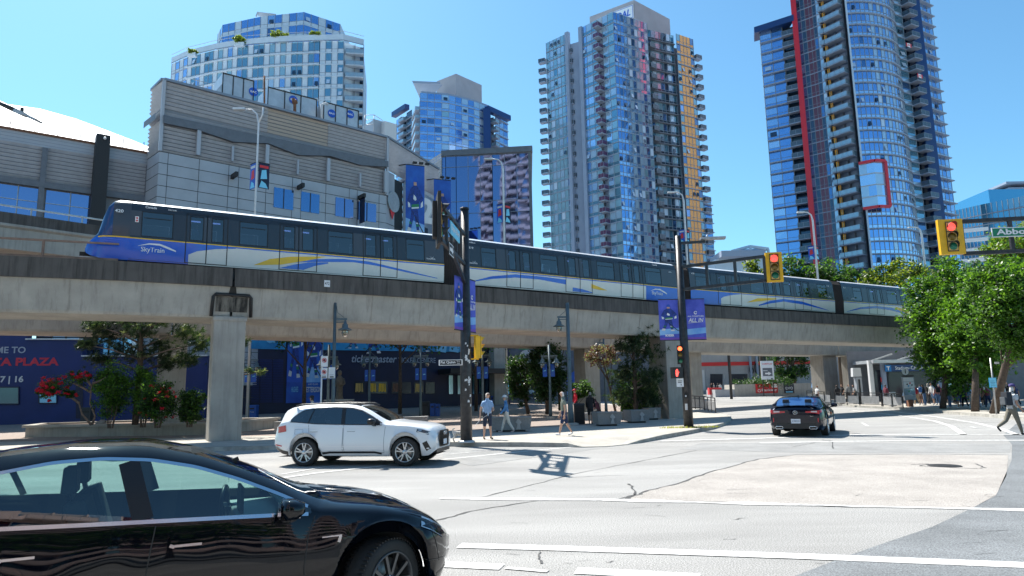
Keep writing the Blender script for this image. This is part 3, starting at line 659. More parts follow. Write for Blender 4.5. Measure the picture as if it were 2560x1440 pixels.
# ---------------------------------------------------------------- towers
def poly_at(pl, s):
 L = arcl(pl); s = max(0, min(s, L[-1]-1e-6))
 for i in range(len(pl)-1):
  if L[i+1] > s: t = (s-L[i])/(L[i+1]-L[i]); a = Vector(pl[i]); return a+(Vector(pl[i+1])-a)*t
BALC = {}
def balcony_mesh(wd, dp, glass, slab):
 k = (round(wd, 1), round(dp, 1), glass, slab)
 if k in BALC: return BALC[k]
 b = MB(); wd, dp = k[0], k[1]; b.box((wd/2, -dp/2+.1, 0), (wd, dp+.2, .2), slab); s1 = b.build('balcony'); r = MB()
 for a, c in (((0, -dp), (wd, -dp)), ((0, 0), (0, -dp)), ((wd, 0), (wd, -dp))):
  r.bar((a[0], a[1], .62), (c[0], c[1], .62), .03, .95, glass); r.bar((a[0], a[1], 1.14), (c[0], c[1], 1.14), .07, .07, 'mullion')
 for x in (0, wd/2, wd): r.box((x, -dp, .6), (.06, .06, 1.1), 'mullion')
 m1, m2 = s1.data, r.build('railing'); m2d = m2.data; bpy.data.objects.remove(s1); bpy.data.objects.remove(m2)
 BALC[k] = (m1, m2d); return BALC[k]
class Tower:
 def __init__(s, name, loc, label, cat='apartment tower', group=None):
  s.t = thing(name, (loc[0], loc[1], 0), label, cat, group); s.wall = MB(); s.mul = MB(); s.more = MB(); s.nw = 0; s.nb = 0; s.rest = MB(); s.rng = random.Random(len(label))
 def face(s, pl, z0, fh, nf, pat, slab='tower_slab', proud=.12, pal=None, bw=None, sp=.32, low='tg_pale', mul='mullion', part=True, bglass='balc_glass', bdp=1.5, rows=True, solid=None, slabh=.22):
  """glazed wall along polyline pl (seen with its outside to the right of the direction of travel, i.e. towards the camera when going left to right)"""
  pl = [Vector(p) for p in pl]; L = arcl(pl)[-1]; n = len(pat); cw = L/n; rng = s.rng
  pal = pal or {}; base = {'b': ['tg_blue', 'tg_mid', 'tg_blue', 'tg_deep'], 'm': ['tg_mid', 'tg_sky', 'tg_blue', 'tg_mid', 'tg_sky'], 'p': ['tg_pale', 'tg_white', 'tg_green'], 'g': ['tg_green', 'tg_teal', 'tg_green', 'tg_pale'],
    'd': ['tg_dark', 'tg_deep', 'tg_dark'], 't': ['tg_teal', 'tg_deep', 'tg_blue'], 'o': ['tg_orange'], 'y': ['tg_gold'], 'r': ['tg_maroon'], 'w': ['tower_white'], 'c': ['tower_conc'], 'B': ['tg_dark', 'tg_deep', 'tg_teal'], 'W': ['tg_pale', 'tg_sky'], 'k': ['tg_royal'], 'O': ['tg_office', 'tg_deep']}
  base.update(pal)
  seg = sorted(set([i*cw for i in range(n+1)]+[x for x in arcl(pl)]))
  for f in range(nf):
   zb = z0+f*fh; zt = zb+fh; g = MB()
   same = rng.random() < .15
   for i in range(n):
    k = pat[i]; c = base[k]; m = rng.choice(c) if rng.random() < .25 else c[(f*3+i) % len(c) if same else 0]
    a = poly_at(pl, i*cw); e = poly_at(pl, (i+1)*cw-1e-4); d = (e-a).normalized(); nn = Vector((d.y, -d.x))
    rec = -1.2 if k == 'B' else 0
    def P(q, z, j=0): r = q+nn*(rec+j); return V(r.x, r.y, z)
    j = [rng.uniform(-.015, .015) for _ in range(4)]
    zl = zb+fh*sp
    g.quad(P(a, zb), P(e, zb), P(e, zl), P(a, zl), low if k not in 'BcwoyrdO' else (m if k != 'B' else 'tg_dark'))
    g.quad(P(a, zl, j[0]), P(e, zl, j[1]), P(e, zt, j[2]), P(a, zt, j[3]), m)
    if rows and k in 'bmtgpy' and rng.random() < .10:      # an opened sash
     q = a+(e-a)*.25; r = a+(e-a)*.8; zz = zl+.1; g.quad(P(q, zz, .35), P(r, zz, .35), P(r, zz+1.1, .03), P(q, zz+1.1, .03), 'tg_white' if rng.random() < .5 else 'tg_dark')
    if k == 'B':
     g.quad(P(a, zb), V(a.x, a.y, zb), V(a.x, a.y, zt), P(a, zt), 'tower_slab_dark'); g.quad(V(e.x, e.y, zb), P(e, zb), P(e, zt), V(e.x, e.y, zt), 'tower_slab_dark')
   if part and s.nw < 100: g.build('window_band', s.t); s.nw += 1
   elif part: o = len(s.rest.v); s.rest.v += g.v; [s.rest.f.append(tuple(i+o for i in ff)) for ff in g.f]; s.rest.m += [s.rest.mi(g.mats[q]) for q in g.m]; s.rest.sm += g.sm
   for a, e in zip(pl, pl[1:]):
    d = (e-a).normalized(); nn = Vector((d.y, -d.x)); q = a+nn*(proud/2-.1); r = e+nn*(proud/2-.1); s.wall.bar((q.x, q.y, zb), (r.x, r.y, zb), proud+.2, slabh, slab)
    if rows: q = a+nn*.02; r = e+nn*.02; s.mul.bar((q.x, q.y, zb+fh*sp), (r.x, r.y, zb+fh*sp), .06, .08, mul)
   for i in range(n):
    if pat[i] == 'B':
     a = poly_at(pl, i*cw); e = poly_at(pl, (i+1)*cw-1e-4); s.balc(a, e, zb, bdp, bglass, slab)
  for i in range(n+1):
   q = poly_at(pl, min(i*cw, L-1e-4))
   if not (0 < i < n and pat[i-1] in 'cw' and pat[i] in 'cw'): s.mul.box((q.x, q.y, z0+nf*fh/2), (.13, .13, nf*fh), mul)
  return s
 def balc(s, a, e, zb, dp=1.5, glass='balc_glass', slab='tower_slab', out=.0):
  a = Vector(a); e = Vector(e); d = e-a; wd = d.length; ang = math.atan2(d.y, d.x); m1, m2 = balcony_mesh(wd, dp, glass, slab)
  if s.nb < 100:
   o = bpy.data.objects.new('balcony', m1); COL.objects.link(o); o.parent = s.t; o.location = (a.x-s.t.location.x, a.y-s.t.location.y, zb); o.rotation_euler = (0, 0, ang)
   r = bpy.data.objects.new('railing', m2); COL.objects.link(r); r.parent = o; s.nb += 1
  else:
   M = Matrix.Translation((a.x, a.y, zb)) @ Matrix.Rotation(ang, 4, 'Z')
   for me in (m1, m2): s.more_add(me, M)
 def more_add(s, me, M):
  o = len(s.more.v); s.more.v += [tuple(M @ v.co) for v in me.vertices]
  for p in me.polygons: s.more.f.append(tuple(i+o for i in p.vertices)); s.more.m.append(s.more.mi(me.materials[p.material_index].name)); s.more.sm.append(False)
 def core(s, pts, z0, z1, m='tower_conc'):      # solid mass behind the glazing / roof box
  n = len(pts); P = [(p[0], p[1], z0) for p in pts]+[(p[0], p[1], z1) for p in pts]
  s.wall.add(P, [tuple(range(n, 2*n))]+[(i, (i+1) % n, n+(i+1) % n, n+i) for i in range(n)], m)
 def done(s):
  s.wall.build('wall', s.t); s.mul.build('mullion', s.t)
  if s.rest.v: tag(s.rest.build('window_band', s.t), kind='stuff')
  if s.more.v: tag(s.more.build('balcony', s.t), kind='stuff')
  return s.t
def inset(pl, d): return [tuple(p) for p in offset(pl, d)]
T = Tower('apartment_tower', (30, 180), 'blue glass tower with purple balconies and an orange strip, right of centre')
zt = 99.75; fh = 2.95; nf = 33; z0 = zt-fh*nf
K = lambda x, y: tuple(atZ(x, y, zt)[:2])
p1, p2, p3, p4, p5, p6, p7 = K(1365, 108), K(1418, 83), K(1452, 70), K(1532, 30), K(1617, 58), K(1690, 84), K(1732, 98)
q2 = (p2[0]+1.2, p2[1]+1.0)
T.face([p1, p2], z0, fh, nf, 'gpgpgt', proud=.2, low='tg_green')
T.face([q2, (p3[0]-1.0, p3[1]+2.4)], z0, fh, nf-1, 'Bt', bglass='balc_dark', proud=.3)
T.face([p3, p4], z0, fh, nf, 'mWgBWg'.replace('B', 'B'), low='tg_teal', bglass='balc_purple', bdp=1.9, proud=.15)
T.face([p4, p5], z0, fh, nf, 'bbbmpbppbp', low='tg_sky', proud=.12, slabh=.16)
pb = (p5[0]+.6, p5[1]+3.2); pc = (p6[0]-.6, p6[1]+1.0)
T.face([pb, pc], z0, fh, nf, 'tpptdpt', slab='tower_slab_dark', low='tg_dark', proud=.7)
T.face([p6, p7], z0, fh, nf, 'tyyyt', low='tg_gold', slab='tower_slab', proud=.25)
for f in range(nf-1):
 z = z0+f*fh
 a = Vector(p1); T.balc((a.x-1.8, a.y+1.2), (a.x-.1, a.y+.4), z, 1.2, 'balc_dark')
 T.balc((p5[0]+.2, p5[1]+2.0), (p5[0]+1.9, p5[1]+3.2), z, 1.1, 'balc_dark', 'tower_slab_dark')
 a = Vector(p7); T.balc((a.x, a.y+.6), (a.x+1.7, a.y+1.6), z, 1.3, 'balc_dark')
for p in (p2, p3): T.wall.box((p[0], p[1], (z0+zt)/2), (1.1, 1.1, zt-z0+.3), 'tower_conc', .8)
T.core([inset([p1, p2], .5)[0], inset([p1, p2], .5)[1], (p3[0]+.6, p3[1]+.8), (p4[0], p4[1]+.8), (p5[0]-.5, p5[1]+.9), (p5[0]-1, p5[1]+4.6), (p6[0], p6[1]+2), (p7[0], p7[1]+1.5), (p7[0]-8, p7[1]+18), (p1[0]+12, p1[1]+16)], z0-8, zt-3.2)
T.core([(p3[0]+.5, p3[1]+.6), (p4[0], p4[1]+.7), (p5[0]-.3, p5[1]+.6), (p5[0]-7, p5[1]+10), (p3[0]+4, p3[1]+10)], zt-4, zt+.6, 'tower_white')
a, c, e = atY(1478, 22, 176), atY(1585, 0, 172), atY(1673, 28, 182)
bx = MB(); A = (a.x, a.y+4), (c.x, c.y), (e.x, e.y), (e.x-9, e.y+16)
bx.add([(x, y, z) for z in (zt-3, c.z) for x, y in A], [(0, 1, 5, 4), (1, 2, 6, 5), (2, 3, 7, 6), (3, 0, 4, 7), (4, 5, 6, 7)], 'tower_box')
ph = bx.build('roof_box', T.t)
d = (Vector(A[1])-Vector(A[0])).normalized(); sg = MB(); o = V(A[1][0], A[1][1], c.z-5.2)-V(d.x, d.y, 0)*8.2+V(d.y, -d.x, 0)*.15
sg.ext([(0, 0), (8, 0), (8, 3.9), (0, 3.9)], o, V(d.x, d.y, 0), V(0, 0, 1), .12, 'sign_white'); sg.flat([(.15, .15), (7.85, .15), (7.85, 3.75), (.15, 3.75)], o, V(d.x, d.y, 0), V(0, 0, 1), 'bac_blue', .13); sg.flat([(.3, .3), (7.7, .3), (7.7, 3.6), (.3, 3.6)], o, V(d.x, d.y, 0), V(0, 0, 1), 'sign_white', .14)
sg.text('EMDAL', o+V(0, 0, 1.0), V(d.x, d.y, 0), V(0, 0, 1), 1.9, 'bac_blue', w=7.1, shear=.2, bold=.03, off=.16); sg.build('roof_sign', ph)
T.done()
T = Tower('apartment_tower', (62, 205), 'narrow white balconied block peeping out right of the orange-striped tower')
a, c = atY(1728, 478, 205), atY(1775, 475, 212); T.face([tuple(a[:2]), tuple(c[:2])], a.z-2.95*12, 2.95, 12, 'Btb', proud=.8)
T.core([(a.x, a.y+1), (c.x, c.y+1), (c.x, c.y+12), (a.x, a.y+12)], 0, a.z); T.done()

T = Tower('apartment_tower', (85, 165), 'tall curved glass tower with a red fin and a navy fin at right')
fh = 2.9; nf = 46; z0 = 8
XY = lambda x, Y: tuple(atY(x, 600, Y)[:2])
cor = XY(2172, 150)
lw = XY(1940, 163.6); w1 = XY(2030, 159.2); w2 = XY(2074, 156.6); w3 = XY(2112, 154.0)
nlw = int((atY(1900, 60, 162).z-z0)/fh)
T.face([lw, w1], z0, fh, nlw, 'mbB', proud=.7, low='tg_blue', bglass='balc_dark', bdp=1.2)
T.face([w1, w2], z0, fh, nf, 'tbdr', low='tg_deep')
T.face([w2, w3], z0, fh, nf, 'rdpB', low='tg_pale', bdp=1.2)
T.face([(w3[0]+.4, w3[1]+.8), (cor[0]-.3, cor[1]+.9)], z0, fh, nf, 'BB', bdp=1.8, slab='tower_slab')
cv = [cor]+[(cor[0]+1.8+x*.83, cor[1]-.35+y) for x, y in ((0, 0), (2.5, .05), (5, .4), (7.5, 1.0), (10, 1.9), (12, 2.9), (14, 4.3), (15.6, 5.9))]
T.face(cv, z0, fh, nf, 'bbbbbpbpmpmbpmg', proud=.35, slabh=.3, low='tg_sky', pal={'b': ['tg_blue', 'tg_deep', 'tg_mid']})
e = cv[-1]; r1 = XY(2338, 158); r2 = XY(2356, 159); r3 = XY(2396, 162.5)
T.face([e, r1], z0, fh, nf, 'tB', bglass='balc_dark', bdp=2.1, proud=.3)
T.face([r2, r3], z0, fh, nf, 'mmbm', proud=.9, low='tg_sky')
for a, c, m, top in ((w1, w1, 'tower_red', 150), (r1, r2, 'tower_navy', 150)):
 fn = MB(); a = Vector(a); c = Vector(c)
 if m == 'tower_red': fn.box((a.x+.1, a.y-1.0, top/2), (1.2, 1.6, top), m, -.5)
 else: fn.add([(p[0], p[1], z) for z in (2, top) for p in ((a.x-.2, a.y-1.0), (c.x+.3, c.y-1.6), (c.x+.3, c.y+1), (a.x-.2, a.y+1))], [(0, 1, 5, 4), (1, 2, 6, 5), (2, 3, 7, 6), (3, 0, 4, 7)], m)
 fn.build('fin', T.t)
fn = MB(); fn.box((w3[0]+.1, w3[1]+.2, 75), (.55, .5, 140), 'tower_yellow', -.6); fn.build('column', T.t)
fn = MB(); fn.box((cor[0]-.1, cor[1]-.5, 75), (.35, .7, 140), 'tower_white', -.4); fn.build('corner_fin', T.t)
a = atY(1880, 48, 163); fn = MB(); zc = z0+nlw*fh
fn.add([(p[0], p[1], z) for z in (zc, zc+1.6) for p in ((lw[0]-1.5, lw[1]-.5), (w1[0]-.5, w1[1]-1.8), (w1[0], w1[1]+4), (lw[0], lw[1]+4))], [(0, 1, 5, 4), (1, 2, 6, 5), (2, 3, 7, 6), (3, 0, 4, 7), (3, 2, 1, 0), (4, 5, 6, 7)], 'tower_navy'); fn.build('cornice', T.t)
T.core([(lw[0]+1, lw[1]+1), (w1[0]+1, w1[1]+1.2), (w2[0]+1, w2[1]+1), (w3[0]+1, w3[1]+2), (cor[0], cor[1]+2), (cor[0]+6, cor[1]+.6), (cv[-2][0]-.6, cv[-2][1]+1.2), (e[0]+1, e[1]+3), (r2[0]+.5, r2[1]+1.2), (r3[0]-.5, r3[1]+.6), (r3[0]-6, r3[1]+14), (lw[0]+8, lw[1]+12)], 0, zc)
T.core([(w1[0]+1, w1[1]+1.2), (w2[0]+1, w2[1]+1), (w3[0]+1, w3[1]+2), (cor[0], cor[1]+2), (cor[0]+6, cor[1]+.6), (cv[-2][0]-.6, cv[-2][1]+1.2), (e[0]+1, e[1]+3), (r2[0]+.5, r2[1]+1.2), (r3[0]-.5, r3[1]+.6), (r3[0]-6, r3[1]+14), (w1[0]+8, w1[1]+14)], zc, z0+nf*fh-10)
a = atY(2148, 408, 149); z1 = a.z; z2 = atY(2165, 520, 148.6).z; bay = MB(); x0, x1, x2, y0 = 76.2, 78.2, 80.9, 147.9
P0, P1, P2 = V(cor[0]-.9, 149.3, 0), V(cor[0]+1.6, 147.4, 0), V(cor[0]+4.3, 147.9, 0); Zv = V(0, 0, 1)
for zz in (z1, z2): bay.bar(P0+Zv*zz, P1+Zv*zz, .7, .6, 'tower_red'); bay.bar(P1+Zv*zz, P2+Zv*zz, .7, .6, 'tower_red')
bay.bar(P2+Zv*z1, P2+Zv*z2, .6, .7, 'tower_red'); fr = bay.build('red_frame', T.t); bay = MB(); nn_ = 4
for k in range(nn_):
 za, zb = z2+(z1-z2)*k/nn_, z2+(z1-z2)*(k+1)/nn_
 for a, c in ((P0, P1), (P1, P2)):
  for j in range(2): u0 = a+(c-a)*(j/2)+V(0, .15, 0); u1 = a+(c-a)*((j+1)/2)+V(0, .15, 0); bay.quad(u0+Zv*za, u1+Zv*za, u1+Zv*(zb-.3), u0+Zv*(zb-.3), R_.choice(['tg_sky', 'tg_mid', 'tg_pale'])); bay.quad(u0+Zv*(zb-.3), u1+Zv*(zb-.3), u1+Zv*zb, u0+Zv*zb, 'mullion_pale')
bay.build('bay_window', fr)
T.done()
for px, py in ((2272, 113), (2300, 190)):
 p = atY(px, py, e[1]-1.2); fl = MB(); u = V(.9, .43, 0); o = V(p.x, p.y, p.z)
 fl.flat([(-1, -.5), (-.5, -.5), (-.5, .5), (-1, .5)], o, u, V(0, 0, 1), 'red'); fl.flat([(.5, -.5), (1, -.5), (1, .5), (.5, .5)], o, u, V(0, 0, 1), 'red'); fl.flat([(-.5, -.5), (.5, -.5), (.5, .5), (-.5, .5)], o, u, V(0, 0, 1), 'white')
 lf = [(0, .38), (.08, .2), (.2, .26), (.17, .06), (.33, .04), (.15, -.15), (.02, -.15), (0, -.35), (-.02, -.15), (-.15, -.15), (-.33, .04), (-.17, .06), (-.2, .26), (-.08, .2)]
 fl.flat(lf, o, u, V(0, 0, 1), 'red', .02); tag(fl.build('flag'), 'red and white maple leaf flag hung on %s balcony of the curved tower' % ('the higher' if py < 150 else 'the lower'), 'flag', 'flags on the tower balconies')

T = Tower('apartment_tower', (-20, 245), 'mid-distance glass tower with grey roof box, navy frames and orange strip')
zt = 106; fh = 3.0; K = lambda x, y: tuple(atZ(x, y, zt)[:2])
q = [K(1050, 232), K(1120, 238), K(1180, 252), K(1225, 268)]; nf = 26; z0 = zt-nf*fh
T.face(q, z0, fh, nf, 'bbbpmbpbppb', low='tg_mid', proud=.15)
l1 = atY(992, 262, 262); l2 = atY(1030, 250, 252); T.face([tuple(l1[:2]), tuple(l2[:2])], z0, fh, int((atY(992, 285, 262).z-z0)/fh), 'mBd', proud=.5, low='tg_sky')
T.face([tuple(atY(1031, 250, 245)[:2]), (q[0][0]-.2, q[0][1]+.5)], z0, fh, nf-1, 'oB', proud=.3, pal={'o': ['tg_orange']})
r0 = (q[-1][0]+.6, q[-1][1]+1.5); T.face([q[-1], (r0[0]+.6, r0[1]+.6)], z0, fh, nf-1, 'B', bdp=2.4)
r1 = atY(1238, 280, r0[1]+2); r2 = atY(1268, 280, r0[1]+8); T.face([tuple(r1[:2]), tuple(r2[:2])], z0, fh, int((atY(1250, 283, r0[1]+5).z-z0)/fh), 'pmb', proud=.6, low='tg_sky')
fn = MB(); a = atY(1217, 272, r0[1]-4.5); c = atY(1272, 282, r0[1]+5); fn.bar((a.x, a.y, 0), (a.x, a.y, a.z), 2.6, 1.2, 'tower_navy', up=(0, 1, 0)); fn.bar((a.x, a.y, a.z), (c.x, c.y, a.z), 2.0, 2.0, 'tower_navy'); fn.build('frame', T.t)
fn = MB(); a = atY(984, 288, 262); c = atY(1018, 265, 254); fn.bar(a, (c.x, c.y, a.z), 2, 2, 'tower_navy'); fn.build('frame', T.t)
T.core([(q[0][0]+.5, q[0][1]+1), (q[1][0], q[1][1]+1), (q[2][0], q[2][1]+1), (q[3][0]-.5, q[3][1]+1), (r2.x-1, r2.y+1), (r2.x-6, r2.y+14), (l1.x+6, l1.y+14), (l1.x+1, l1.y+1), (l2.x, l2.y+1)], 0, z0+(nf-3)*fh)
T.core([(q[0][0]+.3, q[0][1]+.5), (q[1][0], q[1][1]+.5), (q[2][0], q[2][1]+.5), (q[3][0]-.3, q[3][1]+.5), (q[3][0], q[3][1]+10), (q[0][0], q[0][1]+12)], zt-10, zt+.9)
ra = atY(1030, 202, 232); T.wall.add([tuple(ra), tuple(atY(1100, 205, 232)), tuple(atY(1106, 214, 240)), (ra.x+2, ra.y+14, ra.z-3)], [(0, 1, 2, 3)], 'tower_white'); T.wall.quad(tuple(ra), tuple(atY(1100, 205, 232)), tuple(atY(1100, 209, 232)), tuple(atY(1033, 208, 232)), 'tower_slab')
a, c, e2 = atY(1092, 216, 246), atY(1140, 184, 240), atY(1204, 196, 250)
T.core([(a.x, a.y), (c.x, c.y), (e2.x, e2.y), (e2.x-6, e2.y+14)], zt-2, c.z, 'tower_box')
T.done()

T = Tower('apartment_tower', (-60, 168), 'pale curved condominium with terrace shrubs and stepped penthouse, behind the arena roof')
zt = 86.5; fh = 3.0; nf = 20; K = lambda x, y: tuple(atZ(x, y, zt)[:2])
q = [K(x, y) for x, y in ((430, 160), (470, 142), (540, 125), (600, 115), (700, 107), (800, 103), (860, 102))]
T.face(q[:2], zt-nf*fh, fh, nf, 'wbwb', low='tower_white', pal={'b': ['tg_mid', 'tg_green', 'tg_blue']}, sp=.28)
T.face(q[1:6], zt-nf*fh, fh, nf, 'wbbwbbwpwpwbbwbbwpwpwbbwbb', low='tower_white', slab='tower_white', proud=.5, sp=.2, pal={'b': ['tg_teal', 'tg_mid', 'tg_blue', 'tg_teal'], 'p': ['tg_green', 'tg_mid', 'tg_pale']})
T.face(q[5:], zt-nf*fh, fh, nf, 'wgwg', low='tower_white', pal={'g': ['tg_teal', 'tg_mid', 'tg_green']}, slab='tower_white')
rr = [(q[-1][0]+.2, q[-1][1]+1.5), (q[-1][0]+4.3, q[-1][1]+2.2)]
T.face(rr, zt-nf*fh, fh, nf, 'BB', bdp=1.4, slab='tower_white')
T.core([(p[0]+(.3 if i == 0 else 0), p[1]+.8) for i, p in enumerate(q)]+[(rr[1][0]-.5, rr[1][1]+1.5), (rr[1][0]-4, rr[1][1]+22), (q[0][0]+10, q[0][1]+18)], 0, zt, 'tower_white')
qq = [tuple(Vector(p)+Vector((0, -.4))) for p in q]+[(rr[1][0], rr[1][1])]
T.wall.add([(p[0], p[1], z) for z in (zt, zt+1.5) for p in qq], [(i, i+1, len(qq)+i+1, len(qq)+i) for i in range(len(qq)-1)], 'tower_white')
for a, c in zip(qq, qq[1:]): T.mul.bar((a[0], a[1], zt+2.3), (c[0], c[1], zt+2.3), .08, .08, 'mullion_pale'); T.mul.bar((a[0], a[1], zt), (c[0], c[1], zt), .15, .12, 'mullion')
z2 = atY(560, 60, 168).z; K2 = lambda x, y: tuple(atZ(x, y, z2)[:2]); u = [K2(545, 85), K2(557, 62), K2(650, 42), K2(760, 30), K2(850, 60)]
h2 = z2-zt; T.face(u[:2], zt, h2/4, 4, 'wb', low='tower_white'); T.face(u[1:4], zt, h2/4, 4, 'bbwbbbwbbwbb', low='tower_white', slab='tower_white'); T.face(u[3:], zt, h2/4, 4, 'bbwbb', low='tower_white', slab='tower_white')
T.core([(p[0], p[1]+.6) for p in u]+[(u[4][0], u[4][1]+12), (u[0][0]+2, u[0][1]+12)], zt-1, z2+.2, 'tower_white')
T.mul.bar(atY(640, 42, 172), atY(645, 30, 172), .3, .3, 'mullion_pale')
for k in range(4): T.mul.bar(atY(645, 31+k*3, 172), atY(690, 36+k*2, 172), .2, .2, 'mullion_pale')
T.done()

t0 = thing('office_building', (105, 200, 0), 'teal glass office block with white bands, far right behind the trees', 'office building')
b = MB(); A = [(2380, 528), (2450, 512), (2560, 490), (2640, 486)]; zz = atY(2450, 512, 215).z; pts = [atZ(x, y, zz) for x, y in A]; g = MB()
for (a, c) in zip(pts, pts[1:]):
 for k in range(12): z = zz-3.4*(k+1); g.quad((a.x, a.y, z), (c.x, c.y, z), (c.x, c.y, z+3.4), (a.x, a.y, z+3.4), 'tg_office')
 for k in range(12):
  z = zz-3.4*(k+1); b.bar((a.x, a.y-.1, z), (c.x, c.y-.1, z), .3, .35, 'mullion')
  n_ = 8
  for j in range(n_): u0 = a+(c-a)*(j/n_); b.bar((u0.x, u0.y-.1, z), (u0.x, u0.y-.1, z+3.4), .15, .15, 'mullion')
g.build('glass_wall', t0); b.build('mullion', t0)
for k in range(6):
 wb = MB(); y = 572+k*25; a, c = atY(2402, y+6, 212), atY(2470, y-6+2, 209); wb.bar(a, (c.x, c.y, a.z), .5, 1.1, 'white'); wb.build('white_band', t0)
b = MB(); a, c = atY(2480, 505, 222), atY(2600, 480, 222); b.box(((a.x+c.x)/2, 232, c.z/2), (c.x-a.x, 18, c.z+3), 'tg_office'); b.build('upper_block', t0)
b = MB(); a, c = atY(2523, 475, 240), atY(2600, 462, 240); b.box(((a.x+c.x)/2, 246, a.z/2), (c.x-a.x, 12, a.z+2), 'tower_conc'); b.box(((a.x+c.x)/2, 246, a.z+2.5), (c.x-a.x+3, 14, .8), 'tower_slab'); b.build('roof_block', t0)
b = MB(); b.add([(x, y, z) for z in (0, zz-.5) for x, y in ((pts[0].x, pts[0].y+.5), (pts[3].x, pts[3].y+.5), (pts[3].x, pts[3].y+25), (pts[0].x, pts[0].y+25))], [(0, 1, 5, 4), (1, 2, 6, 5), (2, 3, 7, 6), (3, 0, 4, 7), (4, 5, 6, 7)], 'tg_deep'); b.build('wall', t0)
t0 = thing('rooftop_pergola', (40, 140, 0), 'blue-grey open steel roof frame on a low flat-roofed block between the two right towers', 'roof frame')
b = MB(); zt_ = atY(1875, 618, 140).z; c4 = [atZ(x, y, zt_) for x, y in ((1830, 628), (1875, 616), (1920, 622), (1880, 634))]; zb_ = atY(1830, 650, 140).z
for i in range(4):
 a, c = c4[i], c4[(i+1) % 4]; b.bar(a, c, .5, .5, 'tower_white'); b.bar((a.x, a.y, zb_-2), a, .45, .45, 'tower_white')
b.bar(c4[0], c4[2], .4, .4, 'tower_white'); b.bar(c4[1], c4[3], .4, .4, 'tower_white'); m_ = (zt_+zb_)/2-.3
for i in range(4): a, c = c4[i], c4[(i+1) % 4]; b.bar((a.x, a.y, m_), (c.x, c.y, m_), .3, .3, 'tower_white')
b.build('frame', t0); b = MB(); a, c = atY(1790, 636, 138), atY(1925, 640, 138); b.box(((a.x+c.x)/2, 144, zb_/2), (c.x-a.x, 10, zb_), 'tower_white'); b.box((a.x+5, 140, zb_+.6), (9, 8, 1.2), 'tower_slab'); b.build('wall', t0)
for (x, y, wd, rz_, lb, fl) in ((-18.5, -34, 21, .0, 'tall brown apartment tower with pale balconies behind the viewpoint', 38), (22, -40, 30, -.2, 'low brown apartment block with pale balconies, east of the tower behind the viewpoint', 12)):
 T = Tower('apartment_block', (x, y), lb, 'apartment block'); d = Vector((-math.cos(rz_), -math.sin(rz_))); a = Vector((x, y))-d*wd/2; c = Vector((x, y))+d*wd/2
 T.face([tuple(a), tuple(c)], 1, 3.0, fl, 'rBBpBBrpBBr', proud=.9, slab='block_wall', slabh=.6, low='block_wall', part=True, rows=False, bdp=1.2, bglass='block_wall', pal={'r': ['block_wall', 'tg_maroon']}, mul='block_wall')
 nn = Vector((d.y, -d.x)); T.core([tuple(a-nn*1.4), tuple(c-nn*1.4), tuple(c-nn*14), tuple(a-nn*14)], 0, 3*fl+2, 'tower_box'); T.done()
# ---------------------------------------------------------------- arena
def seg3(p, q): return (Vector(q)-Vector(p))
AP = Vector((-30.01, 56.0)); AA = math.atan2(70.31-56, 16.71); AT = V(math.cos(AA), math.sin(AA), 0); AN = V(math.sin(AA), -math.cos(AA), 0)   # AN points to the camera
def A_(x, y, e=0): return onPl(x, y, AP, AA)+AN*e
def Az(x, y): return onPl(x, y, AP, AA).z
def As(x, y=400): p = onPl(x, y, AP, AA); return (Vector(p[:2])-AP).dot(Vector(AT[:2]))
def AW(s, z, e=0): return V(AP.x, AP.y, 0)+AT*s+AN*e+V(0, 0, z)
t0 = thing('arena', (AP.x, AP.y, 0), 'big grey metal-clad sports arena with louvred upper walls behind the guideway', 'arena')
zT = 29.36; zL1 = Az(407, 271); zF = Az(406, 294); zP = Az(404, 379); sE = As(967, 400)
b = MB()
b.add([tuple(AW(s, z, e)) for z in (0, zT-.1) for s, e in ((0, -.3), (sE, -.3), (sE+4.1, -11.5), (sE+4, -40), (12, -40), (-.15, -3.0))], [(0, 1, 7, 6), (1, 2, 8, 7), (2, 3, 9, 8), (3, 4, 10, 9), (4, 5, 11, 10), (5, 0, 6, 11), (6, 7, 8, 9, 10, 11)], 'louvre_dark'); b.build('wall', t0)
def louvres(b, f0, f1, z0, z1, pitch, m, dp=.22):   # horizontal blades between two plan points
 z = z0
 while z < z1-.02:
  for (za, ea), (zb_, eb) in ((((z), 0), ((z+pitch*.62), dp)), (((z+pitch*.62), dp), ((z+pitch*.66), 0))):
   b.quad(f0(za, ea), f1(za, ea), f1(zb_, eb), f0(zb_, eb), m)
  z += pitch
LT = Vector((-32.1, 57.98)); ld = (AP-LT).normalized(); LN = V(-ld.y*-1, -ld.x, 0); LN = V(ld.y, -ld.x, 0)
def fA(s): return lambda z, e=0: AW(s, z, e-.25)
def fL(k): return lambda z, e=0: V(LT.x, LT.y, 0)+V(ld.x, ld.y, 0)*k*(AP-LT).length+LN*(e-.1)+V(0, 0, z)
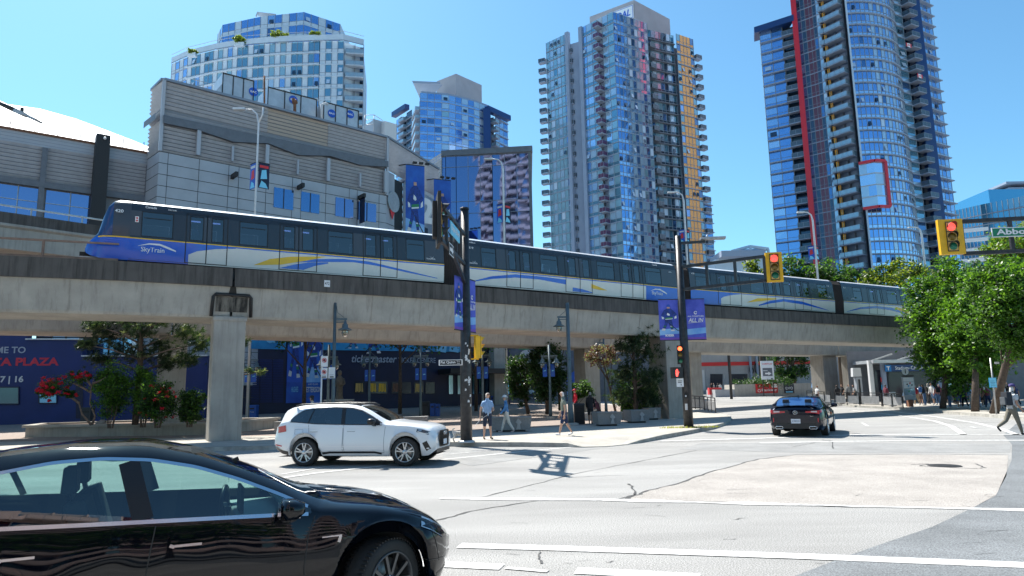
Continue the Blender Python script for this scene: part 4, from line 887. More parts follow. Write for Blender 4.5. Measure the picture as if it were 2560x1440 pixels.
for za, zb_, nm in ((zL1+.15, zT, 'upper_louvres'), (zF, zL1-.25, 'middle_louvres'), (zP, zF-.3, 'lower_louvres')):
 b = MB(); s1, s2 = As(667), As(820)
 if nm == 'upper_louvres':
  mat('louvre_tan', (.42, .38, .34), .6)
  louvres(b, fA(0), fA(s1), za, zb_, .36, 'louvre'); louvres(b, fA(s1), fA(s2), za, zb_, .36, 'louvre_tan', .12); louvres(b, fA(s2), fA(sE), za, zb_, .36, 'louvre')
  B0 = AW(sE, 0); bd = V(math.cos(1.19), math.sin(1.19), 0); bn = V(bd.y, -bd.x, 0)
  louvres(b, lambda z, e=0: B0+bn*e+V(0, 0, z), lambda z, e=0: B0+bd*11.6+bn*e+V(0, 0, z), za-1.2, zb_, .36, 'louvre')
 else: louvres(b, fA(0), fA(sE), za, zb_, .36, 'louvre')
 louvres(b, fL(0), fL(1), za, zb_, .36, 'louvre'); b.build(nm, t0)
b = MB()                                          # wavy dark canopy fascia
top = [(406, 294), (491, 311), (581, 330), (668, 348), (744, 363), (823, 380), (899, 395), (967, 408)]; bot = [(406, 310), (491, 327), (581, 357), (668, 361), (744, 390), (823, 392), (899, 415), (967, 419)]
P = [A_(*q, .35) for q in bot]+[A_(x, y-3, .35) for x, y in top]; n = 8; b.add(P, [(i, i+1, n+i+1, n+i) for i in range(7)], 'fascia')
P2 = [p-AN*.35 for p in P[:n]]; b.add(P2+P[:n], [(i, i+1, n+i+1, n+i) for i in range(7)], 'fascia'); P3 = [p-AN*.35 for p in P[n:]]; b.add(P[n:]+P3, [(i, i+1, n+i+1, n+i) for i in range(7)], 'fascia')
b.add([fL(0)(zF-.3, .6), fL(1)(zF-.3, .6), fL(1)(zF+.3, .6), fL(0)(zF+.3, .6)], [(0, 1, 2, 3)], 'fascia'); b.build('fascia', t0)
b = MB()
for i, x in enumerate((495, 581, 667, 744, 820, 899, 962)):
 s = As(x, 350); b.box(tuple(AW(s, (zP+zF)/2-(.5 if i % 2 else .1), .2)), (.32 if i % 2 == 0 else .16, .3, zF-zP-(1.6 if i % 2 else .7)), 'mullion_pale', AA)
for f, e in ((AW(0, 0, .1), .25), (AW(sE, 0, .1), .25)): b.box((f.x, f.y, (zT+zP)/2), (e, e, zT-zP), 'mullion_pale', AA)
b.box((AP.x-.0, AP.y, zT+.06), (.3, .3, .25), 'mullion_pale', AA)
b.bar(AW(0, zT+.1, 0), AW(sE, zT+.1, 0), .5, .22, 'mullion'); b.bar(AW(sE, zT+.1, 0), AW(sE, zT+.1, 0)+bd*11.6, .5, .22, 'mullion'); b.bar(fL(0)(zT+.1), AW(0, zT+.1, 0), .5, .22, 'mullion'); b.build('rib', t0)
b = MB(); wins = [(684, 733, 497), (752, 798, 507), (838, 883, 520), (893, 940, 530)]
rows = [zP-1.0*k for k in range(22)]; zb0 = 3
b.quad(AW(0, zb0), AW(sE, zb0), AW(sE, zP), AW(0, zP), 'panel'); b.quad(fL(0)(zb0, .1), AW(0, zb0), AW(0, zP), fL(0)(zP, .1), 'panel'); b.build('panel_cladding', t0)
b = MB(); k = 0
for z in rows: b.bar(AW(0, z, .0), AW(sE, z, .0), .03, .05, 'panel_gap'); b.bar(fL(0)(z, .1), fL(1)(z, .1), .03, .05, 'panel_gap')
s = .7
while s < sE: b.bar(AW(s, zb0, 0), AW(s, zP, 0), .03, .05, 'panel_gap', up=tuple(AN)); s += (2.55 if k % 3 != 2 else .9); k += 1
b.build('panel_joint', t0)
for x0, x1, y in wins:
 b = MB(); a, c = As(x0, y), As(x1, y); zc = Az((x0+x1)/2, y); b.add([AW(a, zc-.98, .05), AW(c, zc-.98, .05), AW(c, zc+.98, .05), AW(a, zc+.98, .05)], [(0, 1, 2, 3)], 'tg_royal' if x0 > 800 else 'tg_deep'); m_ = (a+c)/2; b.bar(AW(m_, zc-.98, .08), AW(m_, zc+.98, .08), .06, .06, 'panel_gap', up=tuple(AN)); b.build('window', t0)
for x, y in ((580, 443), (745, 470), (897, 495)):
 b = MB(); p = A_(x, y); b.bar(p, p+AN*1.3+V(0, 0, .0), .25, .4, 'dark'); b.build('wall_bracket', t0)
b = MB(); p = A_(898, 495); u = AN; o = p+AN*.1+V(0, 0, -.2)
b.add([o, o+u*1.15, o+u*1.15+V(0, 0, -2.6), o+V(0, 0, -2.6)], [(0, 1, 2, 3)], 'navy'); b.add([o+V(0, 0, -2.6), o+u*1.15+V(0, 0, -2.6), o+u*1.15+V(0, 0, -3.1), o+V(0, 0, -3.6)], [(0, 1, 2, 3)], 'jersey_trim'); b.add([o+V(0, 0, -3.6), o+u*1.15+V(0, 0, -3.1), o+u*1.15+V(0, 0, -4.4), o+V(0, 0, -4.4)], [(0, 1, 2, 3)], 'jersey_green')
n_ = u.cross(V(0, 0, 1)); b.lathe([(.42, 0), (.24, 0)], o+u*.58+V(0, 0, -1.5)+n_*-.02, 'jersey_trim', axis=tuple(n_), n=16, smooth=False); b.build('pennant_banner', t0)
def BW(s, z, e=0): return B0+bd*s+bn*e+V(0, 0, z)
b = MB(); b.quad(BW(0, 3), BW(1.6, 3), BW(1.6, zL1-1.1), BW(0, zL1-1.1), 'panel'); b.quad(BW(1.6, 3, -.1), BW(3.4, 3, -.1), BW(3.4, zL1-1.5, -.1), BW(1.6, zL1-1.5, -.1), 'dark'); b.quad(BW(3.4, 3, 0), BW(11.6, 3, 0), BW(11.6, zL1-1.5, 0), BW(3.4, zL1-1.5, 0), 'panel')
for z in rows[3:]: b.bar(BW(0, z, .02), BW(1.6, z, .02), .03, .05, 'panel_gap')
for s0, s1 in ((4.2, 6.4), (6.8, 9.0)): b.quad(BW(s0, 6, .04), BW(s1, 6, .04), BW(s1, zL1-5.5, .04), BW(s0, zL1-5.5, .04), 'shop_dark')
b.build('side_wall', t0)
def onB(x, y, e=0): return onPl(x, y, tuple(B0[:2]), 1.19)+bn*e
b = MB(); p = onB(981, 505, .1); b.lathe([(1.15, 0), (1.15, .1), (.01, .1)], p, 'galv', axis=tuple(bn), n=24, smooth=False); b.lathe([(.8, .12), (.5, .12)], p, 'panel', axis=tuple(bn), n=24, smooth=False); p = onB(978, 538, .12); b.ext([(-.5, .5), (.5, .5), (0, -.5)], p, bd, V(0, 0, 1), .04, 'red'); b.build('round_emblem', t0)
b = MB(); p = onB(1040, 562, 1.4); b.text('2', p, V(.8, .6, 0), V(0, 0, 1), 3.0, 'white', w=1.7, bold=.05, al='c'); b.text('2', p+bd*.3, V(.8, .6, 0), V(0, 0, 1), 3.0, 'white_dull', w=1.7, bold=.05, al='c'); b.build('gate_number', t0)
b = MB(); pts = [(-500, 250), (-200, 247), (0, 258), (100, 272), (190, 297), (270, 327), (330, 350), (375, 368), (440, 392)]
ridge = [atY(x, y, 104) for x, y in pts]; eave = [atY(x-60*(i < 8), 322+(x)*.19, 60+max(0, x)*.01) for i, (x, y) in enumerate(pts)]; back = [r+V(-6, 60, -14) for r in ridge]
n = len(pts); P = []
for k in range(7):
 t = k/6
 for r, e in zip(ridge, eave): q = e+(r-e)*t; q.z = e.z+(r.z-e.z)*t**.97; P.append(q)
P += back; b.add(P, [(k*n+i, k*n+i+1, (k+1)*n+i+1, (k+1)*n+i) for k in range(7) for i in range(n-1)], 'roof_white', True); b.build('roof', t0)
NP = Vector((-39.6, 52.8)); NA = math.atan2(5.7, 7.4); NT = V(math.cos(NA), math.sin(NA), 0); NN = V(math.sin(NA), -math.cos(NA), 0)
def NW(s, z, e=0): return V(NP.x, NP.y, 0)+NT*s+NN*e+V(0, 0, z)
Nz = lambda y: onPl(0, y, NP, NA).z
z1, z2, z3, z4 = Nz(320), Nz(354), Nz(443), Nz(457); sN = 9.3
b = MB(); b.quad(NW(-16, 8), NW(sN, 8), NW(sN, z1), NW(-16, z1), 'louvre_dark'); b.quad(NW(-16, z2, .12), NW(sN, z2, .12), NW(sN, z1, .12), NW(-16, z1, .12), 'panel'); b.quad(NW(-16, z2, .12), NW(sN, z2, .12), NW(sN, z2, 0), NW(-16, z2, 0), 'panel')
for k in range(1, 4): z = z2+(z1-z2)*k/4; b.bar(NW(-16, z, .13), NW(sN, z, .13), .02, .03, 'mullion')
b.bar(NW(-16, z1+.05, .1), NW(sN, z1+.05, .1), .4, .15, 'rust'); 
for k in range(14): b.bar(NW(-12+1.6*k, z1, .1), NW(-12+1.6*k, z1+1.0, .1), .05, .05, 'dark')
b.build('wing_wall', t0)
b = MB(); louvres(b, lambda z, e=0: NW(-16, z, e+.02), lambda z, e=0: NW(sN, z, e+.02), z4+.6, z2, .33, 'louvre'); b.build('wing_louvres', t0)
b = MB(); b.bar(NW(-16, z4+.25, .2), NW(sN, z4+.25, .2), .5, .5, 'fascia')
def onN(x, y, e=0): return onPl(x, y, NP, NA)+NN*e
for x in (110, 372): p = onN(x, 400, .2); b.box((p.x, p.y, (z2+8)/2), (.38, .45, z2-8), 'fascia', NA)
b.build('frame_beam', t0)
b = MB(); p = onN(254, 360, .6); ptop = onN(254, 346, .6); b.box((p.x, p.y, (ptop.z+6)/2), (1.15, 1.2, ptop.z-6), 'dark', NA, top=.9); b.lathe([(.12, 0), (.12, .1), (.01, .16)], onN(257, 357, 1.25), 'white', axis=tuple(NN), n=12); b.build('pylon', t0)
for x0, x1 in ((-60, 46), (46, 98), (116, 178), (178, 232)):
 b = MB(); a, c = onN(x0, 480, .1), onN(x1, 480, .1)
 b.add([(a.x, a.y, z4-2.6), (c.x, c.y, z4-2.6), (c.x, c.y, z4-.1), (a.x, a.y, z4-.1)], [(0, 1, 2, 3)], 'tg_royal'); b.bar((a.x, a.y-.03, z4-1.2), (c.x, c.y-.03, z4-1.2), .05, .05, 'galv'); b.bar((c.x, c.y-.03, z4-2.6), (c.x, c.y-.03, z4), .06, .06, 'galv'); b.build('window', t0)
p0 = atY(1098, 395, 92); zt = p0.z; cpl = [atZ(x, y, zt) for x, y in ((1098, 396), (1104, 394), (1114, 392), (1140, 391), (1230, 387), (1322, 382))]
tg_ = thing('glass_building', (p0.x, p0.y, 0), 'royal blue mirror-glass office block between the arena and the middle tower', 'office building')
rws = [0, 5, 8.8, 10.3, 15.2, 17, 21.8, 26.5, 28.2, 33.2, zt]
for i in range(1, len(cpl)-1):
 a, c = cpl[i], cpl[i+1]; nn = 3 if i > 2 else 1
 for r in range(len(rws)-1):
  g = MB()
  for k in range(nn):
   u0 = a+(c-a)*(k/nn); u1 = a+(c-a)*((k+1)/nn); j = [R_.uniform(-.007, .007) for _ in range(4)]
   g.quad((u0.x, u0.y+j[0], rws[r]), (u1.x, u1.y+j[1], rws[r]), (u1.x, u1.y+j[2], rws[r+1]), (u0.x, u0.y+j[3], rws[r+1]), 'tg_royal')
  g.build('glass_panel', tg_)
b = MB()
for i in range(1, len(cpl)-1):
 a, c = cpl[i], cpl[i+1]; nn = 3 if i > 2 else 1
 for r in rws: b.bar((a.x, a.y-.04, r), (c.x, c.y-.04, r), .06, .06, 'mullion')
 for k in range(nn+1): u = a+(c-a)*k/nn; b.bar((u.x, u.y-.04, 0), (u.x, u.y-.04, zt), .06, .06, 'mullion')
a, c = cpl[-1], cpl[-1]+V(.35, .2, 0); b.bar((a.x+.2, a.y, 0), (a.x+.1, a.y, zt+.2), .4, .4, 'fascia'); b.bar(tuple(cpl[1]+V(0, -.1, .5)), tuple(cpl[-1]+V(.5, -.1, .5)), .6, .8, 'fascia'); b.bar(tuple(cpl[-1]+V(.2, -.1, .5)), tuple(cpl[-1]+V(.5, 14, .5)), .6, .8, 'fascia'); b.build('mullion', tg_)
b = MB(); la = atY(1040, 408, 99); lb = cpl[1]; louvres(b, lambda z, e=0: V(la.x, la.y-e, z), lambda z, e=0: V(lb.x, lb.y-e, z), zt-16, zt+.7, .4, 'louvre'); b.build('louvres', tg_)
b = MB(); b.add([(x, y, z) for z in (0, zt) for x, y in ((la.x, la.y+.4), (lb.x, lb.y+.5), (cpl[-1].x, cpl[-1].y+.3), (cpl[-1].x+.3, cpl[-1].y+16), (la.x, la.y+16))], [(0, 1, 6, 5), (2, 3, 8, 7), (3, 4, 9, 8), (4, 0, 5, 9), (5, 6, 7, 8, 9)], 'panel'); b.build('wall', tg_)
def bacunit(pts, z0, z1, lab, disc, rails=False):
 c = pts[0]; t = thing('cooling_unit', (c.x, c.y, z0), lab, 'cooling unit', 'cooling units on the arena roof'); b = MB(); a = Vector(pts[0][:2]); e = Vector(pts[1][:2]); d = (e-a).normalized(); n = Vector((-d.y, d.x))
 q = [a, e, e+n*3, a+n*3]; b.add([(p.x, p.y, z) for z in (z0, z1) for p in q], [(0, 1, 5, 4), (1, 2, 6, 5), (2, 3, 7, 6), (3, 0, 4, 7), (4, 5, 6, 7)], 'steel_panel'); b.build('casing', t); f = MB(); L = (e-a).length
 k = 3
 for i in range(k+1): p = a+d*L*i/k-n*.03; f.bar((p.x, p.y, z0), (p.x, p.y, z1), .08, .08, 'dark', up=(n.x, n.y, 0))
 for z in (z0+.05, z1-.05): f.bar((a.x-n.x*.03, a.y-n.y*.03, z), (e.x-n.x*.03, e.y-n.y*.03, z), .08, .1, 'dark')
 f.build('seam', t)
 for s_, z in disc: sg = MB(); o = V(*(a+d*s_-n*.06), z); sg.lathe([(.45, 0), (.001, 0)], o, 'bac_blue', axis=(n.x*-1, n.y*-1, 0), n=20, smooth=False); sg.text('BAC', o-V(0, 0, .11), V(d.x, d.y, 0), V(0, 0, 1), .22, 'white', w=.62, al='c', bold=.02, off=.02); sg.build('emblem', t)
 return t, a, d, n
def AZ(x, y, e): return atY(x, y, A_(x, 300, e).y)
up = zT
t, a, d, n = bacunit([AZ(555, 240, -3), AZ(632, 262, -3)], up, AZ(595, 192, -3).z, 'grey cooling unit with blue round badge and inlet hood, left on the arena roof', [(2.9, AZ(600, 222, -3).z)])
b = MB(); q = a-d*1.4; b.add([(q.x, q.y, up), (a.x, a.y, up), (a.x, a.y, up+2.4), (a.x+n.x*3, a.y+n.y*3, up+2.4), (q.x+n.x*3, q.y+n.y*3, up)], [(0, 1, 2), (0, 2, 3, 4)], 'steel_panel')
for k in range(3): r = q-d*(.3+k*.5); b.bar((r.x, r.y, up-.5), (r.x, r.y, up+2.6-k*.5), .06, .06, 'galv')
for z in (up+.6, up+1.4, up+2.0): b.bar((q.x-d.x*1.3, q.y-d.y*1.3, z), (q.x, q.y, z), .05, .05, 'galv')
b.build('inlet_hood', t)
bacunit([AZ(668, 285, -4), AZ(790, 315, -4)], up, AZ(700, 225, -4).z, 'long low cooling unit with blue badge and brown pipe, middle of the arena roof', [(2.6, AZ(712, 245, -4).z)])
bacunit([AZ(808, 318, -3), AZ(895, 335, -3)], up, AZ(840, 262, -3).z, 'panelled cooling unit with two blue badges, right on the arena roof', [(.9, AZ(820, 282, -3).z), (3.0, AZ(862, 283, -3).z)])
b = MB(); p = AZ(661, 258, -1); b.tube([p, AZ(661, 190, -1)], .09, 'rust'); tag(b.build('roof_mast'), 'thin rust-red mast on the arena roof between two cooling units', 'mast')
b = MB(); p = AZ(737, 290, -2.5); b.tube([p, AZ(737, 262, -2.5), AZ(733, 246, -2.5)], .16, 'rust'); b.tube([AZ(733, 256, -2.5), AZ(741, 254, -2.5)], .25, 'rust'); tag(b.build('vent_pipe'), 'brown steel vent pipe in front of the long cooling unit', 'pipe')
b = MB(); p = AZ(804, 306, -2.0); b.tube([p, AZ(804, 262, -2), AZ(815, 258, -2), AZ(820, 262, -2)], .14, 'white_dull'); tag(b.build('vent_pipe'), 'white bent vent pipe left of the panelled cooling unit', 'pipe')
b = MB(); R1 = [(912, 288), (935, 287), (985, 320), (985, 345)]; P = [atY(x, y, 76+i*2) for i, (x, y) in enumerate(R1)]
for dz in (0, -.6, -1.2): b.tube([p+V(0, 0, dz) for p in P[:3]], .04, 'galv', 5)
for i in range(3): b.tube([P[i], P[i]-V(0, 0, 2.2)], .05, 'galv', 5)
b.tube([P[1]+(P[2]-P[1])*.5, P[1]+(P[2]-P[1])*.5-V(0, 0, 2.2)], .05, 'galv', 5); b.box(tuple(atY(948, 340, 80)), (3, 3, 2.6), 'panel', AA); b.box(tuple(atY(968, 333, 79)), (1.6, 1.6, 2.2), 'white_dull', AA)
tag(b.build('roof_railing'), 'grey pipe railing round a hatch at the right end of the arena roof', 'railing')

# ---- street level walls of the arena
MP = Vector(atY(0, 1053, 52)[:2]); MA = .26; MT = V(math.cos(MA), math.sin(MA), 0); MN = V(MT.y, -MT.x, 0)
def M_(x, y, e=0): return onPl(x, y, MP, MA)+MN*e
t1 = thing('plaza_wall', (MP.x, MP.y, 0), 'royal blue stepped wall with welcome lettering at the far left', 'wall'); b = MB()
lv = [(-400, 828), (62, 828), (62, 848), (205, 848), (205, 890), (520, 890)]
for (x0, y0), (x1, _) in zip(lv[::2], lv[1::2]):
 a, c = M_(x0, 900), M_(x1, 900); z = M_((0 if x0 < 0 else x0), y0).z
 b.add([(p.x+dx, p.y+dy, zz) for zz in (-.2, z) for p, dx, dy in ((a, 0, 0), (c, 0, 0), (c, -.3, 1), (a, -.3, 1))], [(0, 1, 5, 4), (1, 2, 6, 5), (3, 0, 4, 7), (4, 5, 6, 7)], 'blue_wall'); b.bar((a.x, a.y-.1, z), (c.x, c.y-.1, z), .2, .1, 'white_dull')
b.build('wall', t1)
b = MB(); ua = MT
b.text('WELCOME TO', M_(64, 883, .03), ua, V(0, 0, 1), .50, 'grey_text', al='r', bold=.02, w=4.4); b.text('TOYOTA PLAZA', M_(147, 914, .03), ua, V(0, 0, 1), .62, 'red_text', al='r', bold=.04, w=7.2); b.text('6 | 7 | 16', M_(58, 960, .03), ua, V(0, 0, 1), .62, 'white_dull', al='r', bold=.03, w=2.4); b.build('lettering', t1)
for x0, x1, y0, y1, m in ((-10, 48, 968, 1010, 'tg_dark'), (98, 143, 985, 1008, 'tg_deep')):
 b = MB(); b.add([M_(x0, y1, .05), M_(x1, y1, .05), M_(x1, y0, .05), M_(x0, y0, .05)], [(0, 1, 2, 3)], m); 
 for p, q in (((x0, y0), (x1, y0)), ((x0, y1), (x1, y1)), ((x0, y0), (x0, y1)), ((x1, y0), (x1, y1))): b.bar(M_(*p, .06), M_(*q, .06), .08, .08, 'navy')
 b.build('window', t1)
b = MB(); b.add([M_(190, 1046, .05), M_(208, 1046, .05), M_(208, 955, .05), M_(190, 955, .05)], [(0, 1, 2, 3)], 'navy'); b.build('door', t1)
tw = thing('clubhouse_windows', (MP.x, MP.y+4, 0), 'band of dark framed windows above the blue wall at the far left', 'window band')
for k in range(8):
 g = MB(); x = 60+k*38; a, c = M_(x, 840, -2.5), M_(x+36, 840, -2.5); g.add([(a.x, a.y, a.z-2.5), (c.x, c.y, a.z-2.5), (c.x, c.y, a.z+2.4), (a.x, a.y, a.z+2.4)], [(0, 1, 2, 3)], 'tg_deep' if k % 3 else 'tg_mid'); g.bar((a.x, a.y-.05, a.z-2.5), (a.x, a.y-.05, a.z+2.4), .1, .1, 'black'); g.bar((a.x, a.y-.05, a.z+.1), (c.x, c.y-.05, a.z+.1), .08, .08, 'black'); g.build('window', tw)
LP = Vector((-25.6, 60.5)); LA = .515; LTv = V(math.cos(LA), math.sin(LA), 0); LNv = V(LTv.y, -LTv.x, 0)
def L_(x, y, e=0): return onPl(x, y, LP, LA)+LNv*e
t1 = thing('ticket_hall', (LP.x, LP.y, 0), 'dark navy ticket hall front with ticket centre lettering under the guideway', 'ticket hall')
b = MB(); a, c = L_(470, 950), L_(1275, 950); b.add([(p.x-dx, p.y+dx, z) for z in (-.2, 13) for p, dx in ((a, 0), (c, 0), (c, 6), (a, 6))], [(0, 1, 5, 4), (1, 2, 6, 5), (3, 0, 4, 7), (4, 5, 6, 7)], 'navy'); b.build('wall', t1)
zg = L_(600, 872).z; b = MB()
for x0, x1 in ((520, 714), (803, 1160)): p, q = L_(x0, 860, .12), L_(x1, 860, .12); b.quad((p.x, p.y, zg), (q.x, q.y, zg), (q.x, q.y, zg+2.6), (p.x, p.y, zg+2.6), 'gate_blue')
b.build('frieze', t1)
b = MB(); p = L_(661, 858, .2); b.text('GATE', p, LTv, V(0, 0, 1), 1.5, 'gate_text', w=2.6, bold=.04); o = L_(878, 905, .1)
b.text('ticketmaster', V(o.x, o.y, L_(878, 906).z), LTv, V(0, 0, 1), .72, 'grey_text', w=(Vector(L_(991, 905)[:2])-Vector(o[:2])).length, shear=.2, bold=.015); o = L_(995, 907, .1); b.text('TICKET CENTRE', o, LTv, V(0, 0, 1), .52, 'grey_text', w=(Vector(L_(1088, 905)[:2])-Vector(o[:2])).length); b.build('lettering', t1)
SHUT = ((628, 648), (650, 680), (682, 708))
for x0, x1 in SHUT:
 b = MB()
 for k in range(26): p, q = L_(x0, 900+k*4.2, .05), L_(x1, 900+k*4.2, .05); b.bar(p, (q.x, q.y, p.z), .04, .09, 'blue_wall')
 b.build('shutter', t1)
def player(b, o, ux, uy, h, mj='jersey', flip=1, helmet='bac_blue', sx=1.0):      # flat printed skater of height h, feet at o
 g = lambda pts, m, e: b.flat([(flip*x*h*sx, y*h) for x, y in (pts if flip > 0 else pts[::-1])], o, ux, uy, m, e)
 g([(-.10, .42), (.02, .44), (.0, .24), (-.06, .06), (-.15, .06), (-.14, .25)], mj, .012); g([(-.02, .44), (.14, .42), (.16, .28), (.24, .10), (.15, .07), (.07, .24)], mj, .013)
 g([(-.13, .16), (-.04, .16), (-.045, .12), (-.135, .12)], 'jersey_green', .016); g([(.12, .19), (.20, .21), (.215, .17), (.14, .15)], 'jersey_green', .016); g([(-.13, .19), (-.03, .19), (-.035, .17), (-.13, .17)], 'jersey_trim', .017)
 g([(-.17, .06), (-.05, .06), (-.06, .0), (-.21, .01)], 'white_dull', .015); g([(.14, .09), (.25, .11), (.29, .03), (.16, .02)], 'white_dull', .015)
 g([(-.14, .44), (.12, .42), (.15, .62), (.17, .78), (.05, .84), (-.08, .84), (-.17, .76), (-.15, .6)], mj, .018); g([(-.14, .47), (.13, .45), (.135, .50), (-.14, .52)], 'jersey_green', .021); g([(-.14, .445), (.125, .425), (.13, .45), (-.14, .47)], 'jersey_trim', .022)
 g([(.17, .78), (.28, .60), (.22, .50), (.14, .55), (.10, .70)], mj, .024); g([(-.17, .77), (-.30, .62), (-.24, .52), (-.15, .57), (-.08, .70)], mj, .024); g([(.19, .52), (.27, .55), (.25, .45), (.17, .45)], 'jersey_trim', .026); g([(-.28, .58), (-.21, .53), (-.20, .45), (-.29, .48)], 'jersey_trim', .026)
 g([(-.03, .64), (.05, .68), (.07, .60), (.0, .57), (-.05, .59)], 'jersey_trim', .027); g([(-.055, .84), (.055, .84), (.06, .92), (-.05, .92)], 'banner_skin', .02); g([(-.07, .90), (.07, .90), (.06, .97), (0, 1), (-.06, .97)], helmet, .023)
 g([(.20, .47), (.22, .48), (-.28, .02), (-.36, .0), (-.36, .02), (-.30, .04)], 'black', .029)
def banner(b, o, ux, uy, w_, h, kind=0, name=None, small=None, top='banner_blue', border=True):   # o = lower left corner
 b.flat([(0, 0), (w_, 0), (w_, h), (0, h)], o, ux, uy, top)
 b.flat([(0, h*.12), (w_, h*.16), (w_, h*.30), (0, h*.26)], o, ux, uy, 'banner_ice', .004)
 if border: b.flat([(0, 0), (w_, 0), (w_, h*.06), (0, h*.06)], o, ux, uy, 'banner_purple', .005)
 if kind == 0:
  player(b, Vector(o)+Vector(ux)*w_*.5+Vector(uy)*h*.22, Vector(ux), Vector(uy), h*.66, flip=-1, sx=min(1, w_*.92/(h*.66*.62)))
  if name: b.text(name, Vector(o)+Vector(ux)*w_/2+Vector(uy)*h*.09, ux, uy, h*.055, 'white', al='c', bold=.04, off=.03, w=w_*.45)
 elif kind == 1:
  b.text('ALL TOGETHER', Vector(o)+Vector(ux)*w_*.5+Vector(uy)*h*.56, ux, uy, h*.03, 'white', al='c', bold=.02, off=.02, w=w_*.86); b.text('ALL IN', Vector(o)+Vector(ux)*w_*.5+Vector(uy)*h*.43, ux, uy, h*.10, 'white', al='c', bold=.01, off=.02, w=w_*.8, shear=.25); b.flat([(w_*.08, h*.405), (w_*.85, h*.43), (w_*.85, h*.437), (w_*.08, h*.412)], o, ux, uy, 'white', .02)
  emblemC(b, Vector(o)+Vector(ux)*w_*.5+Vector(uy)*h*.66, ux, uy, h*.042)
def emblemC(b, c, ux, uy, r, m='white'):
 P = []; n = 12
 for i in range(n+1): a = .7+i/n*4.9; k = 1-.35*i/n; P.append((r*math.cos(a), r*math.sin(a)))
 Q = [(p[0]*.6, p[1]*.6+.08*r) for p in P]
 for i in range(n): b.flat([P[i], P[i+1], Q[i+1], Q[i]], c, ux, uy, m, .02)
 b.flat([(r*.2, .1*r), (r*.95, .35*r), (r*.75, .75*r), (.35*r, .55*r)], c, ux, uy, m, .02)
for x0, x1, nm, lb, big in ((714, 756, 'HUGHES', None, 1.3), (758, 803, 'PETTERSSON', None, 1)):
 b = MB(); o = L_(x0, 1008, .12); q = L_(x1, 1008, .12); w_ = (Vector(q[:2])-Vector(o[:2])).length; h = 7.6
 b.flat([(0, 0), (w_, 0), (w_, h), (0, h)], o, LTv, V(0, 0, 1), 'banner_sky'); b.flat([(0, h*.25), (w_, h*.25), (w_, h*.42), (0, h*.45)], o, LTv, V(0, 0, 1), 'banner_ice' if big == 1 else 'bac_blue', .004)
 player(b, o+LTv*w_*.5+V(0, 0, h*.30), LTv, V(0, 0, 1), (4.6 if big == 1 else 6.4), flip=-1, sx=w_*.9/(.62*(4.6 if big == 1 else 6.4))); b.text(nm, o+LTv*w_/2+V(0, 0, h*.13), LTv, V(0, 0, 1), .5, 'white_dull' if big == 1 else 'gate_text', al='c', w=w_*(.9 if big == 1 else .4), bold=.02, off=.04)
 if big == 1: b.text('#40 ELIAS', o+LTv*w_/2+V(0, 0, h*.215), LTv, V(0, 0, 1), .18, 'white_dull', al='c', w=w_*.55, off=.04)
 b.bar(o+LTv*w_+V(0, 0, .1), o+LTv*w_+V(0, 0, h), .06, .06, 'galv', up=tuple(LNv)); b.build('wall_poster', t1)
b = MB()                                          # frieze artwork: printed skater legs and pads
for x, y, s_, f in ((930, 885, 3.0, 1), (1060, 880, 2.6, -1), (880, 872, 2.0, 1)): player(b, L_(x, y, .14), LTv, V(0, 0, 1), s_, flip=f)
for x in (1088, 1120): p = L_(x, 878, .2); b.flat([(0, 0), (1.1, -.15), (1.3, 1.0), (.2, 1.1)], p, LTv, V(0, 0, 1), 'gate_text')
b.build('frieze_artwork', t1)
for i, (x, m) in enumerate(((885, 'amber_box'), (918, 'signal_yellow'), (943, 'signal_yellow'), (978, 'rust'), (1003, 'dark'), (1035, 'amber_box'), (1063, 'dark'))):
 b = MB(); o = L_(x, 984, .08); b.flat([(0, 0), (1.0, 0), (1.0, 1.15), (0, 1.15)], o, LTv, V(0, 0, 1), 'shop_dark')
 if m != 'dark':
  for k in range(5): b.flat([(.1+.16*k, .15+.1*(k % 2)), (.22+.16*k, .15), (.28+.13*k, .95), (.14+.15*k, 1.0)], o, LTv, V(0, 0, 1), m, .01)
 b.build('event_poster', t1)
b = MB(); a, c = L_(1095, 930, 1.6), L_(1275, 928, 1.6); b.bar((a.x, a.y, a.z), (c.x, c.y, a.z), 3.2, .5, 'black'); b.build('canopy', t1)
for i, x in enumerate((1121, 1143, 1180, 1196, 1212, 1230, 1252, 1262)):
 b = MB(); o = L_(x, 985, .15); b.flat([(0, 0), (.45, 0), (.45, 1.9), (0, 1.9)], o, LTv, V(0, 0, 1), 'tg_pale' if i < 2 else 'tg_deep'); b.flat([(0, 2.1), (.7, 2.1), (.7, 2.6), (0, 2.6)], o, LTv, V(0, 0, 1), 'white_dull' if i < 2 else 'tg_teal', .01); b.text(str(i+1), o+LTv*.35+V(0, 0, 2.18), LTv, V(0, 0, 1), .32, 'black', al='c', off=.03); b.build('ticket_window', t1)
b = MB(); a = L_(1236, 990, .9); b.box((a.x, a.y, 6), (1.5, 1.2, 13), 'concrete_post', LA); b.build('column', t1)
EP = Vector(L_(1262, 950)[:2])+Vector((-.5, 2)); EA = .35; ET = V(math.cos(EA), math.sin(EA), 0); EN = V(ET.y, -ET.x, 0)
def E_(x, y, e=0): return onPl(x, y, EP, EA)+EN*e
t1 = thing('arena_end_wall', (EP.x, EP.y, 0), 'dark glazed end wall of the arena with green bank sign and ice-blue artwork', 'wall'); b = MB(); a, c = E_(1262, 950), E_(1660, 950)
b.add([(p.x+dx, p.y+dy, z) for z in (-.2, 12) for p, dx, dy in ((a, 0, 0), (c, 0, 0), (c, -3, 8), (a, -3, 8))], [(0, 1, 5, 4), (1, 2, 6, 5), (3, 0, 4, 7), (4, 5, 6, 7)], 'fascia'); b.build('wall', t1)
